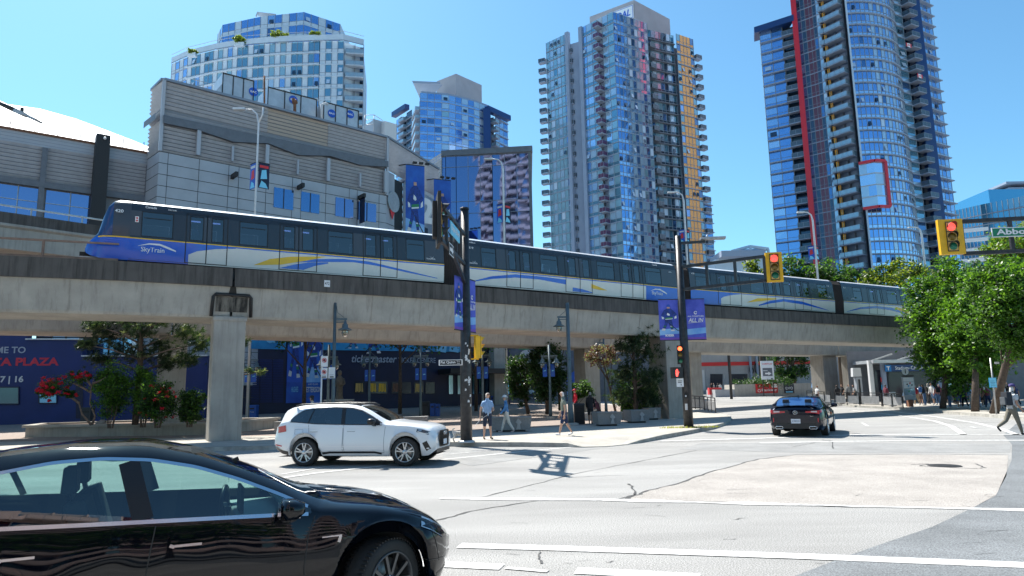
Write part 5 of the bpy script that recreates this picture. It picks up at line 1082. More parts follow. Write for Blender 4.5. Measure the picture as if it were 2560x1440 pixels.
b = MB(); o = E_(1296, 874, .1); q = E_(1322, 874, .1); w_ = (q-o).length; b.flat([(0, 0), (w_, 0), (w_, 1.6), (0, 1.6)], o, ET, V(0, 0, 1), 'td_green'); b.text('TD', o+ET*w_*.12+V(0, 0, .35), ET, V(0, 0, 1), 1.0, 'white', w=w_*.76, bold=.05); b.build('bank_sign', t1)
mat('print_grey', (.07, .09, .13), .5, var=.5, vs=.6)
b = MB(); o = E_(1276, 1000, .06); b.flat([(0, 0), (4.4, 0), (4.4, 6.2), (0, 6.2)], o, ET, V(0, 0, 1), 'print_grey'); b.lathe([(1.0, 0), (.001, 0)], o+ET*2.1+V(0, 0, 4.6)+EN*.02, 'panel', axis=tuple(EN), n=20, smooth=False); b.flat([(.4, .3), (3.9, .3), (3.0, 3.2), (1.2, 3.2)], o, ET, V(0, 0, 1), 'navy', .02); emblemC(b, o+ET*2.1+V(0, 0, 1.5), ET, V(0, 0, 1), 1.0, 'tg_deep'); b.build('portrait_print', t1)
b = MB(); o = E_(1418, 1012, .06); b.flat([(0, 0), (4.2, 0), (4.2, 7.5), (0, 7.5)], o, ET, V(0, 0, 1), 'banner_sky'); b.flat([(0, 3.2), (2.2, 4.6), (1.1, 6.9), (0, 6.6)], o, ET, V(0, 0, 1), 'print_grey', .01); b.flat([(1.4, 5.2), (4.0, 5.6), (4.0, 7.4), (2.0, 7.2)], o, ET, V(0, 0, 1), 'gate_text', .012); b.flat([(0, .8), (4.2, 1.2), (4.2, 2.2), (0, 2.0)], o, ET, V(0, 0, 1), 'banner_ice', .01); b.build('ice_artwork', t1)
b = MB(); o = E_(1468, 1000, .5); b.flat([(0, 0), (1.1, 0), (1.1, 8), (0, 8)], o, ET, V(0, 0, 1), 'bac_blue'); b.flat([(0, 1), (1.1, 1.2), (1.1, 2.6), (0, 2.4)], o, ET, V(0, 0, 1), 'banner_ice', .01); player(b, o+ET*.5+V(0, 0, 3), ET, V(0, 0, 1), 3, sx=.5); b.build('wall_poster', t1)
for px0, py0, wd, ht, lb in ((991, 414, 2.1, 8.6, 'tall blue hanging banner with a full skater, left one on the arena side wall'), (1062, 450, 2.1, 7.6, 'tall blue hanging banner half hidden by the near signal, on the arena side wall')):
 p = onB(px0+4, py0, .0); u = bn*.75+bd*.66; u.normalize(); u = V(.93, .37, 0); t = thing('hanging_banner', tuple(p), lb, 'banner', 'player banners on the arena side wall'); b = MB(); o = p+bn*1.0+V(0, 0, -ht)
 b.flat([(0, 0), (wd, 0), (wd, ht), (0, ht)], o, u, V(0, 0, 1), 'banner_sky'); b.flat([(0, 0), (wd, 0), (wd, ht*.22), (0, ht*.3)], o, u, V(0, 0, 1), 'banner_ice', .006); b.flat([(wd, 0), (0, 0), (0, ht), (wd, ht)], o-V(u.y, -u.x, 0)*.03, u, V(0, 0, 1), 'banner_sky'); player(b, o+u*wd*.5+V(0, 0, ht*.10), u, V(0, 0, 1), ht*.75, flip=-1, sx=wd*.9/(.62*ht*.75)); b.build('cloth', t)
 b = MB(); b.bar(p+V(0, 0, 0), o+V(0, 0, ht), .1, .1, 'dark'); b.bar(o+V(0, 0, ht), o+u*wd+V(0, 0, ht), .08, .08, 'dark'); b.build('bracket', t)
 for k in range(3): b = MB(); q = o+u*(1.0+k*.7)+V(0, 0, ht+.3); b.box(tuple(q), (.45, .35, .2), 'black', .4); b.build('floodlight', t)
# ---------------------------------------------------------------- signals, lamps, signs
Z3 = V(0, 0, 1)
def signal_head(parent, c, face, board='signal_yellow', body='signal_yellow', lit=0, visor='dark', bw=.62, bh=1.38, name='signal_head', hot=False, thick=.06, front=None, off=False, k_=1):

 """three-lens head at world c (centre), facing horizontal direction face"""
 f = Vector((face[0], face[1], 0)).normalized(); r = V(-f.y, f.x, 0); c = Vector(c); b = MB()
 if board:
  b.ext([(-bw/2, -bh/2), (bw/2, -bh/2), (bw/2, bh/2), (-bw/2, bh/2)], c+f*(.03-thick), r, Z3, thick, front or board, 'dark' if front else board)
  b.ext([(-bw/2, -bh/2), (bw/2, -bh/2), (bw/2, bh/2), (-bw/2, bh/2)], c-f*(thick), r, Z3, .025, 'dark')
 b.ext([(-.18, -.56), (.18, -.56), (.18, .56), (-.18, .56)], c-f*.2, r, Z3, .24 if board else .30, body if not board else 'black')
 hd = b.build(name, parent)
 b = MB(); b.ext([(-.19, -.57), (.19, -.57), (.19, .57), (-.19, .57)], c+f*.041, r, Z3, .012, 'dark')
 for k in (-1, 0, 1): b.ext([(-.165, k*.37-.165), (.165, k*.37-.165), (.165, k*.37+.165), (-.165, k*.37+.165)], c+f*.053, r, Z3, .012, 'amber_box' if board else 'dark')
 b.build('lens_frame', hd)
 for i, m in ((1, 'lens_dark' if off else 'lens_red' if not hot else 'lens_red_hot'), (0, 'lens_amber'), (-1, 'lens_green')):
  o = c+V(0, 0, i*.37)+f*.07; b = MB(); b.lathe([(.15, 0), (.13, .03), (.001, .045)], o, m, axis=tuple(f), n=18); b.build('lens', hd)
  b = MB(); n = 10; P = []
  for q, ll in ((0, 0), (1, .30)):
   for k in range(n+1): a = -.25+(PI+.5)*k/n; L = .02 if q == 0 else .10+.16*max(0, math.sin(a)); P.append(o+r*math.cos(a)*.163+Z3*math.sin(a)*.163+f*(L-.03*0))
  b.add(P, [(k, k+1, n+2+k, n+1+k) for k in range(n)], visor, True); b.build('visor', hd)
 if k_ != 1: hd.scale = (k_,)*3; hd.location = (c-parent.location)*(1-k_)
 return hd
def truss(b, a, c, dz, n, m='pole_black', w_=.11):
 a = Vector(a); c = Vector(c); b.bar(a, c, w_, w_, m); b.bar(a-Z3*dz, c-Z3*dz, w_, w_, m)
 for k in range(n+1): p = a+(c-a)*(k/n); b.bar(p, p-Z3*dz, w_*.9, w_*.9, m, up=tuple((c-a).normalized()))
P1 = onG(1166, 1106, .15); t = thing('traffic_signal_pole', tuple(P1), 'black signal pole at the kerb behind the small white dog, truss arm towards the viewer', 'signal pole')
ztop = atY(1161, 524, P1.y).z; b = MB(); b.tube([P1, (P1.x, P1.y, P1.z+2.5), (P1.x, P1.y, ztop)], [.21, .20, .15], 'pole_black', 14); b.lathe([(.17, 0), (.17, .06), (.01, .09)], (P1.x, P1.y, ztop), 'pole_black', n=14); b.lathe([(.30, 0), (.30, .05), (.22, .08)], P1, 'galv', n=14); b.build('pole', t)
b = MB()
for k in range(26):
 a = -1.1+R_.uniform(-.5, .5); z = P1.z+1.2+R_.random()*2.3; r_ = .203; s_ = R_.uniform(.02, .05); q = V(P1.x+r_*math.cos(a), P1.y+r_*math.sin(a), z); tt = V(-math.sin(a), math.cos(a), 0)
 b.flat([(-s_, -s_*1.2), (s_*.7, -s_), (s_, s_*.8), (-s_*.6, s_*1.3)], q, tt, Z3, 'white_dull', .004)
b.build('torn_sticker', t)
za = atY(1163, 588, P1.y).z; end = atZ(1102, 512, za); dz = za-atY(1163, 662, P1.y).z
b = MB(); A0 = V(P1.x, P1.y, za); truss(b, A0, end, dz, 5); b.bar(A0-Z3*(dz+.0), A0-Z3*(dz+.75), .1, .1, 'pole_black'); b.bar(A0-Z3*(dz+.7), end+(A0-end)*.45-Z3*dz, .1, .12, 'pole_black'); b.build('truss_arm', t)
ad = (A0-end).normalized(); right = V(ad.y, -ad.x, 0)
hd = signal_head(t, end-Z3*dz*.5-ad*.25+right*.0, (right.x-ad.x*-.3, right.y+ad.y*.3), visor='pole_black', body='black', front='amber_box', board='dark', bw=.9, bh=1.6, thick=.07, off=True)
b = MB(); o = end+ad*.9-Z3*(dz*.62)+right*.1; b.ext([(0, 0), (1.55, 0), (1.55, .42), (0, .42)], o, ad, Z3, .03, 'sign_pale_blue'); b.text('Expo Blvd', o+ad*.12+Z3*.1, ad, Z3, .24, 'white', w=1.3, bold=.02, off=.035); b.build('street_sign', t)
b = MB(); o = end+ad*.65-Z3*(dz+.32)+right*.1; b.ext([(0, 0), (.8, 0), (.8, .42), (0, .42)], o, ad, Z3, .02, 'black'); b.flat([(.02, .02), (.78, .02), (.78, .40), (.02, .40)], o, ad, Z3, 'white', .022); b.flat([(.05, .05), (.75, .05), (.75, .37), (.05, .37)], o, ad, Z3, 'black', .024)
b.flat([(.12, .15), (.45, .15), (.45, .08), (.68, .21), (.45, .34), (.45, .27), (.12, .27)], o, ad, Z3, 'white', .028); b.build('arrow_sign', t)
zs_ = atY(1195, 868, P1.y).z; hc = V(P1.x+.47, P1.y-.02, zs_); signal_head(t, hc, (1, .35), board=None, body='signal_yellow', visor='signal_yellow', k_=.7)
b = MB(); 
for dz_ in (-.42, .42): b.bar((P1.x, P1.y, zs_+dz_), (hc.x, hc.y, zs_+dz_), .05, .05, 'signal_yellow')
b.build('signal_bracket', t)
b = MB(); o = atY(1097, 914, P1.y-.2); w_ = .84; b.ext([(0, 0), (w_, 0), (w_, .20), (0, .20)], o, V(1, 0, 0), Z3, .02, 'white'); b.flat([(.04, .02), (w_-.03, .02), (w_-.03, .18), (.04, .18)], o, V(1, 0, 0), Z3, 'black', .022); b.text('Pat Quinn', o+V(.07, -.0, .05), V(1, 0, 0), Z3, .11, 'white', w=.52, bold=.02, off=.026); b.text('Way', o+V(.63, 0, .11), V(1, 0, 0), Z3, .05, 'white', w=.13, off=.026); b.text('700', o+V(.64, 0, .04), V(1, 0, 0), Z3, .045, 'white', w=.11, off=.026); b.build('name_sign', t)
def pole_banner(par, pole, z0, z1, u, w_, kind, name=None, gap=.2, mul='dark'):
 b = MB(); u = Vector(u).normalized(); o = Vector((pole.x, pole.y, z0))+u*gap; back = V(u.y, -u.x, 0); h = z1-z0
 bn_ = par.copy() if False else None
 banner(b, o, u, Z3, w_, h, kind, name); b.flat([(w_, 0), (0, 0), (0, h), (w_, h)], o-back*.012, u, Z3, 'banner_blue'); 
 for z in (0, h): b.bar(Vector((pole.x, pole.y, z0+z)), o+u*w_+Z3*z, .035, .035, mul)
 return b.build('banner', par)
u = V(.40, .92, 0); zb0, zb1 = atY(1160, 828, P1.y).z, atY(1160, 695, P1.y).z
pole_banner(t, P1, zb0, zb1, u, .62, 1, gap=.2)
ob = MB(); o = V(P1.x, P1.y, zb0)-u*.82; banner(ob, o, u, Z3, .62, zb1-zb0, 0); ob.bar(V(P1.x, P1.y, zb1), o+Z3*(zb1-zb0), .035, .035, 'dark'); ob.bar(V(P1.x, P1.y, zb0), o, .035, .035, 'dark'); ob.build('banner', t)
P2 = onG(1722, 1069, .15); t = thing('traffic_signal_pole', tuple(P2), 'black signal pole in grass tuft by the second guideway pillar, arm to the right', 'signal pole')
ztop = atY(1698, 590, P2.y).z; b = MB(); b.tube([P2, (P2.x, P2.y, P2.z+3), (P2.x, P2.y, ztop)], [.22, .20, .14], 'pole_black', 14); b.lathe([(.3, 0), (.3, .04), (.2, .06)], P2, 'pole_black'); b.bar((P2.x, P2.y, ztop-.35), tuple(atZ(1762, 604, ztop-.35+.1)), .1, .12, 'pole_black'); b.build('pole', t)
q = atZ(1745, 603, ztop-.2); b = MB(); b.box((q.x+.65, q.y-.2, q.z+.08), (1.15, .35, .10), 'galv', -.1); b.lathe([(.05, 0), (.05, .1), (.01, .12)], (q.x+.4, q.y-.2, q.z+.13), 'galv', n=8); b.build('luminaire', t)
za = atY(1706, 668, P2.y).z; zb_ = atY(1708, 724, P2.y).z; end = atZ(1910, 641, za); b = MB(); truss(b, V(P2.x, P2.y, za), end, za-zb_, 3, w_=.13); b.build('truss_arm', t)
signal_head(t, V(end.x+.35, end.y-.16, (za+zb_)/2+.02), (-.15, -1), bw=.68, bh=1.30, thick=.16)
zb0, zb1 = atY(1710, 850, P2.y).z, atY(1704, 748, P2.y).z
pole_banner(t, P2, zb0, zb1, V(1, .0, 0), .88, 1, gap=.17)
b = MB(); o = V(P2.x-.17-.92, P2.y, zb0); banner(b, o, V(1, 0, 0), Z3, .90, zb1-zb0, 0, 'BOESER'); b.flat([(.9, 0), (0, 0), (0, zb1-zb0), (.9, zb1-zb0)], o+V(0, .012, 0), V(1, 0, 0), Z3, 'banner_blue')
for z in (zb0, zb1): b.bar((P2.x, P2.y, z), (o.x, o.y, z), .035, .035, 'dark')
b.build('banner', t)
signal_head(t, atY(1701, 887, P2.y-.15), (-.35, -1), board=None, body='black', hot=True, k_=.75)
ps = atY(1692, 932, P2.y-.2); b = MB(); b.box(tuple(ps), (.50, .26, .50), 'black', .3); b.bar(ps+V(.1, 0, .15), V(P2.x, P2.y, ps.z+.15), .05, .05, 'black'); b.bar(ps+V(.1, 0, -.15), V(P2.x, P2.y, ps.z-.15), .05, .05, 'black')
hu = V(math.cos(.3), math.sin(.3), 0); o = ps-V(-math.sin(.3), math.cos(.3), 0)*.132; b.flat([(-.2, -.2), (.2, -.2), (.2, .2), (-.2, .2)], o, hu, Z3, 'dark', .0)
o = o-hu*.07
b.flat([(-.05, -.17), (.04, -.17), (.06, -.02), (-.07, -.02)], o, hu, Z3, 'hand_red', .004)
for x, h in ((-.062, .12), (-.03, .16), (.002, .17), (.034, .14)): b.flat([(x, -.02), (x+.024, -.02), (x+.026, h), (x+.002, h)], o, hu, Z3, 'hand_red', .004)
b.flat([(.05, -.08), (.12, .03), (.10, .05), (.05, -.02)], o, hu, Z3, 'hand_red', .004); b.build('pedestrian_signal', t)
b = MB(); q = atY(1700, 956, P2.y-.22); b.ext([(-.16, -.2), (.16, -.2), (.16, .2), (-.16, .2)], q, V(1, 0, 0), Z3, .01, 'sign_white'); b.flat([(-.1, .05), (.1, .05), (.1, .08), (-.1, .08)], q, V(1, 0, 0), Z3, 'dark', .013); b.flat([(-.1, -.02), (.08, -.02), (.08, .01), (-.1, .01)], q, V(1, 0, 0), Z3, 'dark', .013); b.flat([(.03, -.14), (.06, -.14), (.06, -.06), (.03, -.06)], q, V(1, 0, 0), Z3, 'dark', .013); b.build('notice', t)
b = MB(); q = atY(1714, 990, P2.y-.22); b.box(tuple(q), (.16, .08, .22), 'black'); b.lathe([(.04, 0), (.001, .01)], q+V(0, -.04, 0), 'white_dull', axis=(0, -1, 0), n=10); q = atY(1716, 1017, P2.y-.22); b.box(tuple(q), (.10, .03, .28), 'white_dull'); b.build('push_button', t)
tuft = MB()
for k in range(420):
 a = R_.uniform(0, 6.28); r_ = R_.random()**.5*.9; x, y = P2.x+math.cos(a)*r_*1.5, P2.y+math.sin(a)*r_*.5-.15; h = R_.uniform(.03, .12); d = R_.uniform(0, 3.14); tuft.add([(x-.015*math.cos(d), y-.015*math.sin(d), .155), (x+.015*math.cos(d), y+.015*math.sin(d), .155), (x+R_.uniform(-.06, .06), y+R_.uniform(-.06, .06), .155+h)], [(0, 1, 2)], 'grass_leaf')
tag(tuft.build('grass'), 'yellow-green grass tuft growing round the foot of the signal pole', 'grass', kind='stuff')
P3 = V(23.5, 24.0, .15); t = thing('traffic_signal_pole', tuple(P3), 'black signal arm with green street name sign reaching in from the right edge', 'signal pole')
sgc = atY(2372, 594, 25.2); za = atY(2404, 553, 25.0).z; zb_ = atY(2404, 633, 25.0).z; b = MB(); s_ = atY(2400, 553, 25.1); truss(b, V(s_.x, s_.y, za), V(P3.x, P3.y, za), za-zb_, 4, w_=.14); b.build('truss_arm', t)
b = MB(); b.tube([P3, (P3.x, P3.y, za+1.5)], [.22, .15], 'pole_black', 14); b.build('pole', t)
signal_head(t, V(sgc.x, sgc.y-.15, sgc.z), (-.12, -1), bw=.86, bh=1.34, thick=.16)
b = MB(); o = atY(2480, 594, 24.6); w_ = 2.1; b.ext([(0, 0), (w_, 0), (w_, .36), (0, .36)], o, V(1, -.09, 0).normalized(), Z3, .03, 'white'); b.flat([(.03, .03), (w_-.03, .03), (w_-.03, .33), (.03, .33)], o, V(1, -.09, 0).normalized(), Z3, 'sign_green', .033); b.text('Abbott St', o+V(.14, 0, .08), V(1, -.09, 0), Z3, .22, 'white', w=1.8, bold=.03, off=.07); b.build('street_sign', t)
lp = V(-21, 22, .15); t = thing('street_lamp', tuple(lp), 'dark street lamp arm with flat LED head reaching in at the upper left', 'street lamp'); h0 = atY(40, 277, 20); b = MB(); b.tube([lp, (lp.x, lp.y, h0.z+1.2)], [.14, .1], 'pole_black', 10); b.tube([(lp.x, lp.y, h0.z+1.2), tuple(atY(0, 258, 20.3)), tuple(h0)], [.09, .075, .07], 'pole_black', 10); b.build('pole', t)
h1 = atY(97, 303, 20); b = MB(); b.bar(h0, h0+(h1-h0)*.4, .22, .12, 'galv'); b.bar(h0+(h1-h0)*.35, h1, .34, .06, 'galv'); b.lathe([(.05, 0), (.05, .12), (.01, .13)], h0+(h1-h0)*.25+V(0, 0, .06), 'dark', n=8); b.build('luminaire', t)
def whitelamp(px, ytop, Y, label, banner_y=None, kinds=True, head=-1):
 p = atY(px, ytop, Y); g = gh(p.x, Y)+.15; t = thing('street_lamp', (p.x, Y, g), label, 'street lamp', 'pale curved street lamps beyond the guideway'); b = MB(); zt = p.z; r_ = .065*Y/45
 b.tube([(p.x, Y, g), (p.x, Y, zt-1.0), (p.x+head*.15, Y, zt-.35), (p.x+head*.5, Y, zt-.05), (p.x+head*1.1, Y, zt)], [r_*1.3, r_, r_*.8, r_*.7, r_*.6], 'pole_white', 8); b.build('pole', t); b = MB(); b.box((p.x+head*1.35, Y, zt+.0), (.8, .35, .14), 'pole_white'); b.build('luminaire', t)
 if banner_y:
  z0, z1 = atY(px, banner_y[1], Y).z, atY(px, banner_y[0], Y).z; w_ = (z1-z0)*.42
  for s_ in (-1, 1):
   b = MB(); u = V(.75, .66*s_, 0); o = V(p.x, Y, z0)+(u*.12 if s_ > 0 else -u*(w_+.12)); h = z1-z0; b.flat([(0, 0), (w_, 0), (w_, h), (0, h)], o, u, Z3, 'navy' if s_ > 0 else 'bac_blue'); b.flat([(w_*.2, h*.35), (w_*.8, h*.4), (w_*.7, h*.75), (w_*.3, h*.7)], o, u, Z3, 'red' if s_ < 0 else 'sign_pale_blue', .01); b.flat([(w_*.1, h*.8), (w_*.9, h*.8), (w_*.9, h*.9), (w_*.1, h*.9)], o, u, Z3, 'white_dull' if s_ < 0 else 'red', .01); b.flat([(w_*.1, .05), (w_*.9, .05), (w_*.7, h*.2), (w_*.3, h*.3)], o, u, Z3, 'sign_pale_blue', .011); b.bar((p.x, Y, z1), o+u*(w_ if s_ > 0 else 0)+Z3*h, .05, .05, 'dark'); b.build('banner', t)
 return t
t = whitelamp(648, 272, 44, 'pale twin-arm street lamp with two hockey pennants in front of the arena', (404, 468)); p = atY(648, 272, 44); b = MB(); b.tube([(p.x, 44, p.z-1.0), (p.x+.25, 44, p.z-.4), (p.x+.28, 44, p.z+.1)], .06, 'pole_white', 6); b.build('arm', t)
whitelamp(1257, 397, 62, 'pale street lamp with two light pennants in front of the blue glass building', (508, 555))
whitelamp(1708, 480, 75, 'pale street lamp with red and green pennants in front of the orange strip', (572, 608)); whitelamp(2030, 530, 78, 'pale street lamp with blue and red pennants by the red fin', (613, 648)); whitelamp(2302, 568, 92, 'pale street lamp without pennants under the navy fin')
def lantern(t, x, y, z, s_=1.0, gm='lamp_glass'):
 b = MB(); b.lathe([(.02, .42), (.06, .40), (.07, .30), (.13, .26), (.14, .12), (.30, .03), (.31, 0), (.12, .02)], (x, y, z), 'pole_teal', n=14); b.build('lantern', t); g = MB(); g.lathe([(.12, .02), (.14, -.10), (.11, -.24), (.001, -.30)], (x, y, z), gm, n=12); g.build('lamp_glass', t); c = MB()
 for k in range(6): a = k*PI/3; c.tube([(x+.13*math.cos(a), y+.13*math.sin(a), z+.01), (x+.15*math.cos(a), y+.15*math.sin(a), z-.12), (x+.11*math.cos(a), y+.11*math.sin(a), z-.26)], .008, 'pole_teal', 4)
 c.lathe([(.152, -.11), (.16, -.12), (.152, -.13)], (x, y, z), 'pole_teal', n=12); c.build('cage', t)
def heritage(px, ytop, Y, side, label, bann=False, single=True, yl=None, r_=.075):
 p = atY(px, ytop, Y); g = gh(p.x, Y)+.15; t = thing('lamp_post', (p.x, Y, g), label, 'lamp post', 'teal lamp posts with hanging lanterns on the plaza'); b = MB(); b.tube([(p.x, Y, g), (p.x, Y, g+.5), (p.x, Y, g+1.6), (p.x, Y, p.z)], [r_*1.6, r_*1.5, r_*1.1, r_*.9], 'pole_teal', 12)
 b.lathe([(r_*4, 0), (r_*4, .12), (r_*2.5, .16)], (p.x, Y, g-.02), 'sidewalk', n=12); 
 for zz in (g+1.6, g+2.6, g+3.4): b.lathe([(r_*1.1, -.03), (r_*1.35, 0), (r_*1.1, .03)], (p.x, Y, zz), 'pole_teal', n=12)
 b.build('pole', t); k = p.z
 for s_ in ([side] if single else [-1, 1]):
  a = MB(); L = .55; zl = k-.75; a.bar((p.x, Y, zl), (p.x+s_*L, Y, zl), .05, .10, 'pole_teal'); a.bar((p.x, Y, zl-.13), (p.x+s_*L*.8, Y, zl-.13), .04, .04, 'pole_teal'); a.tube([(p.x+s_*.06, Y, k-.15), (p.x+s_*.12, Y, k-.45), (p.x+s_*.42, Y, zl+.07)], .012, 'pole_teal', 5); a.tube([(p.x+s_*L*.85, Y, zl), (p.x+s_*L*.85, Y, zl-.12)], .04, 'pole_teal', 6); a.build('bracket', t); lantern(t, p.x+s_*L*.85, Y, zl-.5)
 if bann:
  for s_ in (-1, 1): bb = MB(); u = V(.8, .6*s_, 0); o = V(p.x, Y, g+2.0)+(u*.1 if s_ > 0 else -u*.55); o = o+V(0, 0, .75); bb.flat([(0, 0), (.36, 0), (.36, .85), (0, .85)], o, u, Z3, 'bac_blue'); bb.flat([(.08, .35), (.28, .38), (.27, .45), (.1, .42)], o, u, Z3, 'sign_pale_blue', .01); bb.build('banner', t)
 return t
heritage(838, 757, 30.5, 1, 'teal lamp post with one lantern on its right, rising behind the white car')
pB = onG(1447, 1063, .15); heritage(1418, 757, pB.y, -1, 'teal lamp post with one lantern on its left beside the black slatted bin', r_=.10)
pC = onG(1521, 1034, .15); heritage(1508, 832, pC.y, -1, 'dark lamp post with a lantern on its left in front of the round pillar')
for px, yt, Y, lb, bn_ in ((626, 872, 46, 'far lamp post just right of the big near pillar', True), (823, 862, 42, 'lamp post behind the parking signs', True), (925, 868, 52, 'far lamp post in front of the ticket lettering', True), (1052, 864, 50, 'far lamp post by the dark and blue bins', True), (1206, 862, 49, 'far lamp post between the signal pole and the walking woman', True), (1372, 862, 46, 'far lamp post with a blue pennant behind the grey-shirted man', True)):
 heritage(px, yt, Y, 1, lb, bn_, single=False)
Ys = 29.5; q = atY(803, 1010, Ys); t = thing('sign_post', (q.x, Ys, .15), 'white post carrying three parking regulation signs behind the white car', 'sign post'); b = MB(); zt_ = atY(803, 888, Ys).z; b.tube([(q.x-.03, Ys, .15), (q.x, Ys, zt_)], .035, 'white', 8); b.build('post', t)
for x0, y0, x1, y1, k in ((802, 890, 820, 918, 0), (802, 920, 819, 946, 1), (821, 918, 838, 946, 2)):
 b = MB(); a = atY(x0, y1, Ys-.06); c = atY(x1, y0, Ys-.06); w_, h = c.x-a.x, c.z-a.z; b.ext([(0, 0), (w_, 0), (w_, h), (0, h)], a, V(1, 0, 0), Z3, .01, 'sign_white'); b.flat([(.01, .01), (w_-.01, .01), (w_-.01, .02), (.01, .02)], a, V(1, 0, 0), Z3, 'black', .013)
 cc = a+V(w_/2, 0, h*.62)
 if k < 2: b.lathe([(w_*.34, .014), (w_*.26, .014)], cc, 'red', axis=(0, -1, 0), n=20, smooth=False); b.lathe([(w_*.2, .013), (.001, .013)], cc, 'black', axis=(0, -1, 0), n=14, smooth=False); b.bar(cc+V(-w_*.2, -.017, w_*.2), cc+V(w_*.2, -.017, -w_*.2), .004, .03, 'red')
 if k: b.flat([(w_*.15, h*.28), (w_*.8, h*.28), (w_*.8, h*.34), (w_*.15, h*.34)], a, V(1, 0, 0), Z3, 'grey_text', .014); b.flat([(w_*.2, h*.08), (w_*.8, h*.08), (w_*.8, h*.18), (w_*.2, h*.18)], a, V(1, 0, 0), Z3, 'black', .014)
 b.build('sign_plate', t)
# ---------------------------------------------------------------- bins, planters, statue
def bin_(name, x0, x1, y0, y1, m, label, cat, Yb=None, dep=.55, top=None, slats=False, txt=None, grp=None):
 a = onG(x0, y1, .155) if Yb is None else atY(x0, y1, Yb); Y = a.y; c = atY(x1, y1, Y); h = atY(x0, y0, Y).z-a.z; w_ = c.x-a.x; g = a.z; t = thing(name, (a.x+w_/2, Y+dep/2, g), label, cat, grp); b = MB(); b.box((a.x+w_/2, Y+dep/2, g+h/2), (w_, dep, h), m, 0, .97); b.build('body', t, bevel=.02)
 if slats: 
  b = MB()
  for k in range(9): b.box((a.x+w_*(k+.5)/9, Y-.015, g+h/2), (w_/14, .03, h*.94), 'black')
  b.build('slats', t)
 b = MB(); b.box((a.x+w_/2, Y+dep/2, g+h+.04), (w_*1.06, dep*1.06, .10), top or m, 0, .9); b.box((a.x+w_/2, Y-.01, g+h*.82), (w_*.6, .02, h*.12), 'black'); b.build('lid', t, bevel=.02)
 if txt: b = MB(); b.text(txt, (a.x+w_/2, Y-.02, g+h*.5), V(1, 0, 0), Z3, .1, 'white_dull', al='c', w=w_*.6); b.build('label', t)
 return t
GR = 'litter and recycling bins on the plaza'
bin_('recycling_bin', 613, 640, 1016, 1048, 'bin_blue', 'single blue recycling bin behind the big near pillar, left part of the plaza', 'recycling bin', txt='RECYCLE', grp=GR)
bin_('litter_bin', 667, 683, 992, 1020, 'bin_dark', 'small dark litter bin against the shuttered wall', 'litter bin', grp=GR)
bin_('litter_bin', 1050, 1073, 1007, 1041, 'bin_dark', 'dark litter bin left of the two blue bins near the ticket windows', 'litter bin', grp=GR)
bin_('recycling_bin', 1075, 1087, 1012, 1041, 'bin_blue', 'blue recycling bin, left of the touching blue pair', 'recycling bin', grp=GR)
bin_('recycling_bin', 1088, 1099, 1013, 1041, 'bin_blue', 'blue recycling bin, right of the touching blue pair', 'recycling bin', grp=GR)
bin_('recycling_bin', 1227, 1240, 992, 1012, 'bin_blue', 'far blue recycling bin behind the man in the blue shirt', 'recycling bin', grp=GR)
bin_('litter_bin', 1437, 1463, 1013, 1061, 'bin_dark', 'black slatted litter bin right beside the teal lamp post', 'litter bin', slats=True, grp=GR)
bin_('litter_bin', 1555, 1581, 1004, 1046, 'bin_dark', 'black domed litter bin between the granite planters and the pine', 'litter bin', top='black', grp=GR)
def planter(x0, x1, y0, y1, label, dep=1.0, rz=0, mark=True, nm='planter'):
 a = onG(x0, y1, .155); Y = a.y; c = atY(x1, y1, Y); h = atY(x0, y0, Y).z-a.z; w_ = c.x-a.x; t = thing(nm, (a.x+w_/2, Y+dep/2, a.z), label, 'planter', 'granite planters along the plaza edge'); b = MB(); b.box((a.x+w_/2, Y+dep/2, a.z+h/2+.04), (w_*.92, dep*.85, h-.08), 'granite', rz, 1.09); b.box((a.x+w_/2, Y+dep/2, a.z+.04), (w_*.7, dep*.6, .1), 'black', rz); b.build('trough', t)
 b = MB(); b.box((a.x+w_/2, Y+dep/2, a.z+h), (w_, dep, .05), 'granite', rz); b.build('rim', t)
 if mark:
  b = MB(); yy = Y+dep/2-dep*.85/2*1.04-.03; cx = a.x+w_*.68
  b.flat([(-.10, .05), (.10, .05), (.06, h*.45), (.15, h*.55), (0, h*.85), (-.13, h*.58), (-.03, h*.45)], (cx, yy, a.z+.06), V(1, 0, 0), V(0, -.05, 1), 'granite_pale', .01); b.build('carved_mark', t)
 return t
planter(1225, 1330, 1045, 1081, 'long granite planter behind the man in blue and the woman in the hat')
planter(1490, 1552, 1032, 1066, 'granite planter in front of the seated pair, left of the three by the pillar', 1.3, .15)
planter(1572, 1622, 1027, 1058, 'granite planter, middle of the three near the second pillar', 1.3, .2)
planter(1618, 1650, 1021, 1050, 'granite planter touching the second guideway pillar', 1.3, .2)
planter(683, 722, 1056, 1086, 'dark granite planter peeping out left of the white car roof', 1.0, 0, False)
planter(985, 1066, 1044, 1070, 'low granite planter visible above the white car bonnet', 1.0, 0, False)
t = thing('planting_bed', (-16, 31, .15), 'long raised concrete planting bed with soil left of the first pillar', 'planting bed'); a = onG(62, 1094, .15); c = onG(512, 1088, .15); c2 = onG(622, 1078, .15); back = [(c2.x+.3, c2.y+3.5), (a.x+3, a.y+6.0), (a.x-1.2, a.y+3)]
ring = [(a.x, a.y), (c.x, c.y), (c2.x, c2.y)]+back; n = len(ring); b = MB()
cx = sum(p[0] for p in ring)/n; cy = sum(p[1] for p in ring)/n; h = .62
inn = [(cx+(p[0]-cx)*.96, cy+(p[1]-cy)*.86) for p in ring]; out = [(cx+(p[0]-cx)*1.02, cy+(p[1]-cy)*1.05) for p in ring]
b.add([(p[0], p[1], z) for z in (.1, h) for p in ring], [(i, (i+1) % n, n+(i+1) % n, n+i) for i in range(n)], 'concrete_post'); b.build('wall', t); b = MB()
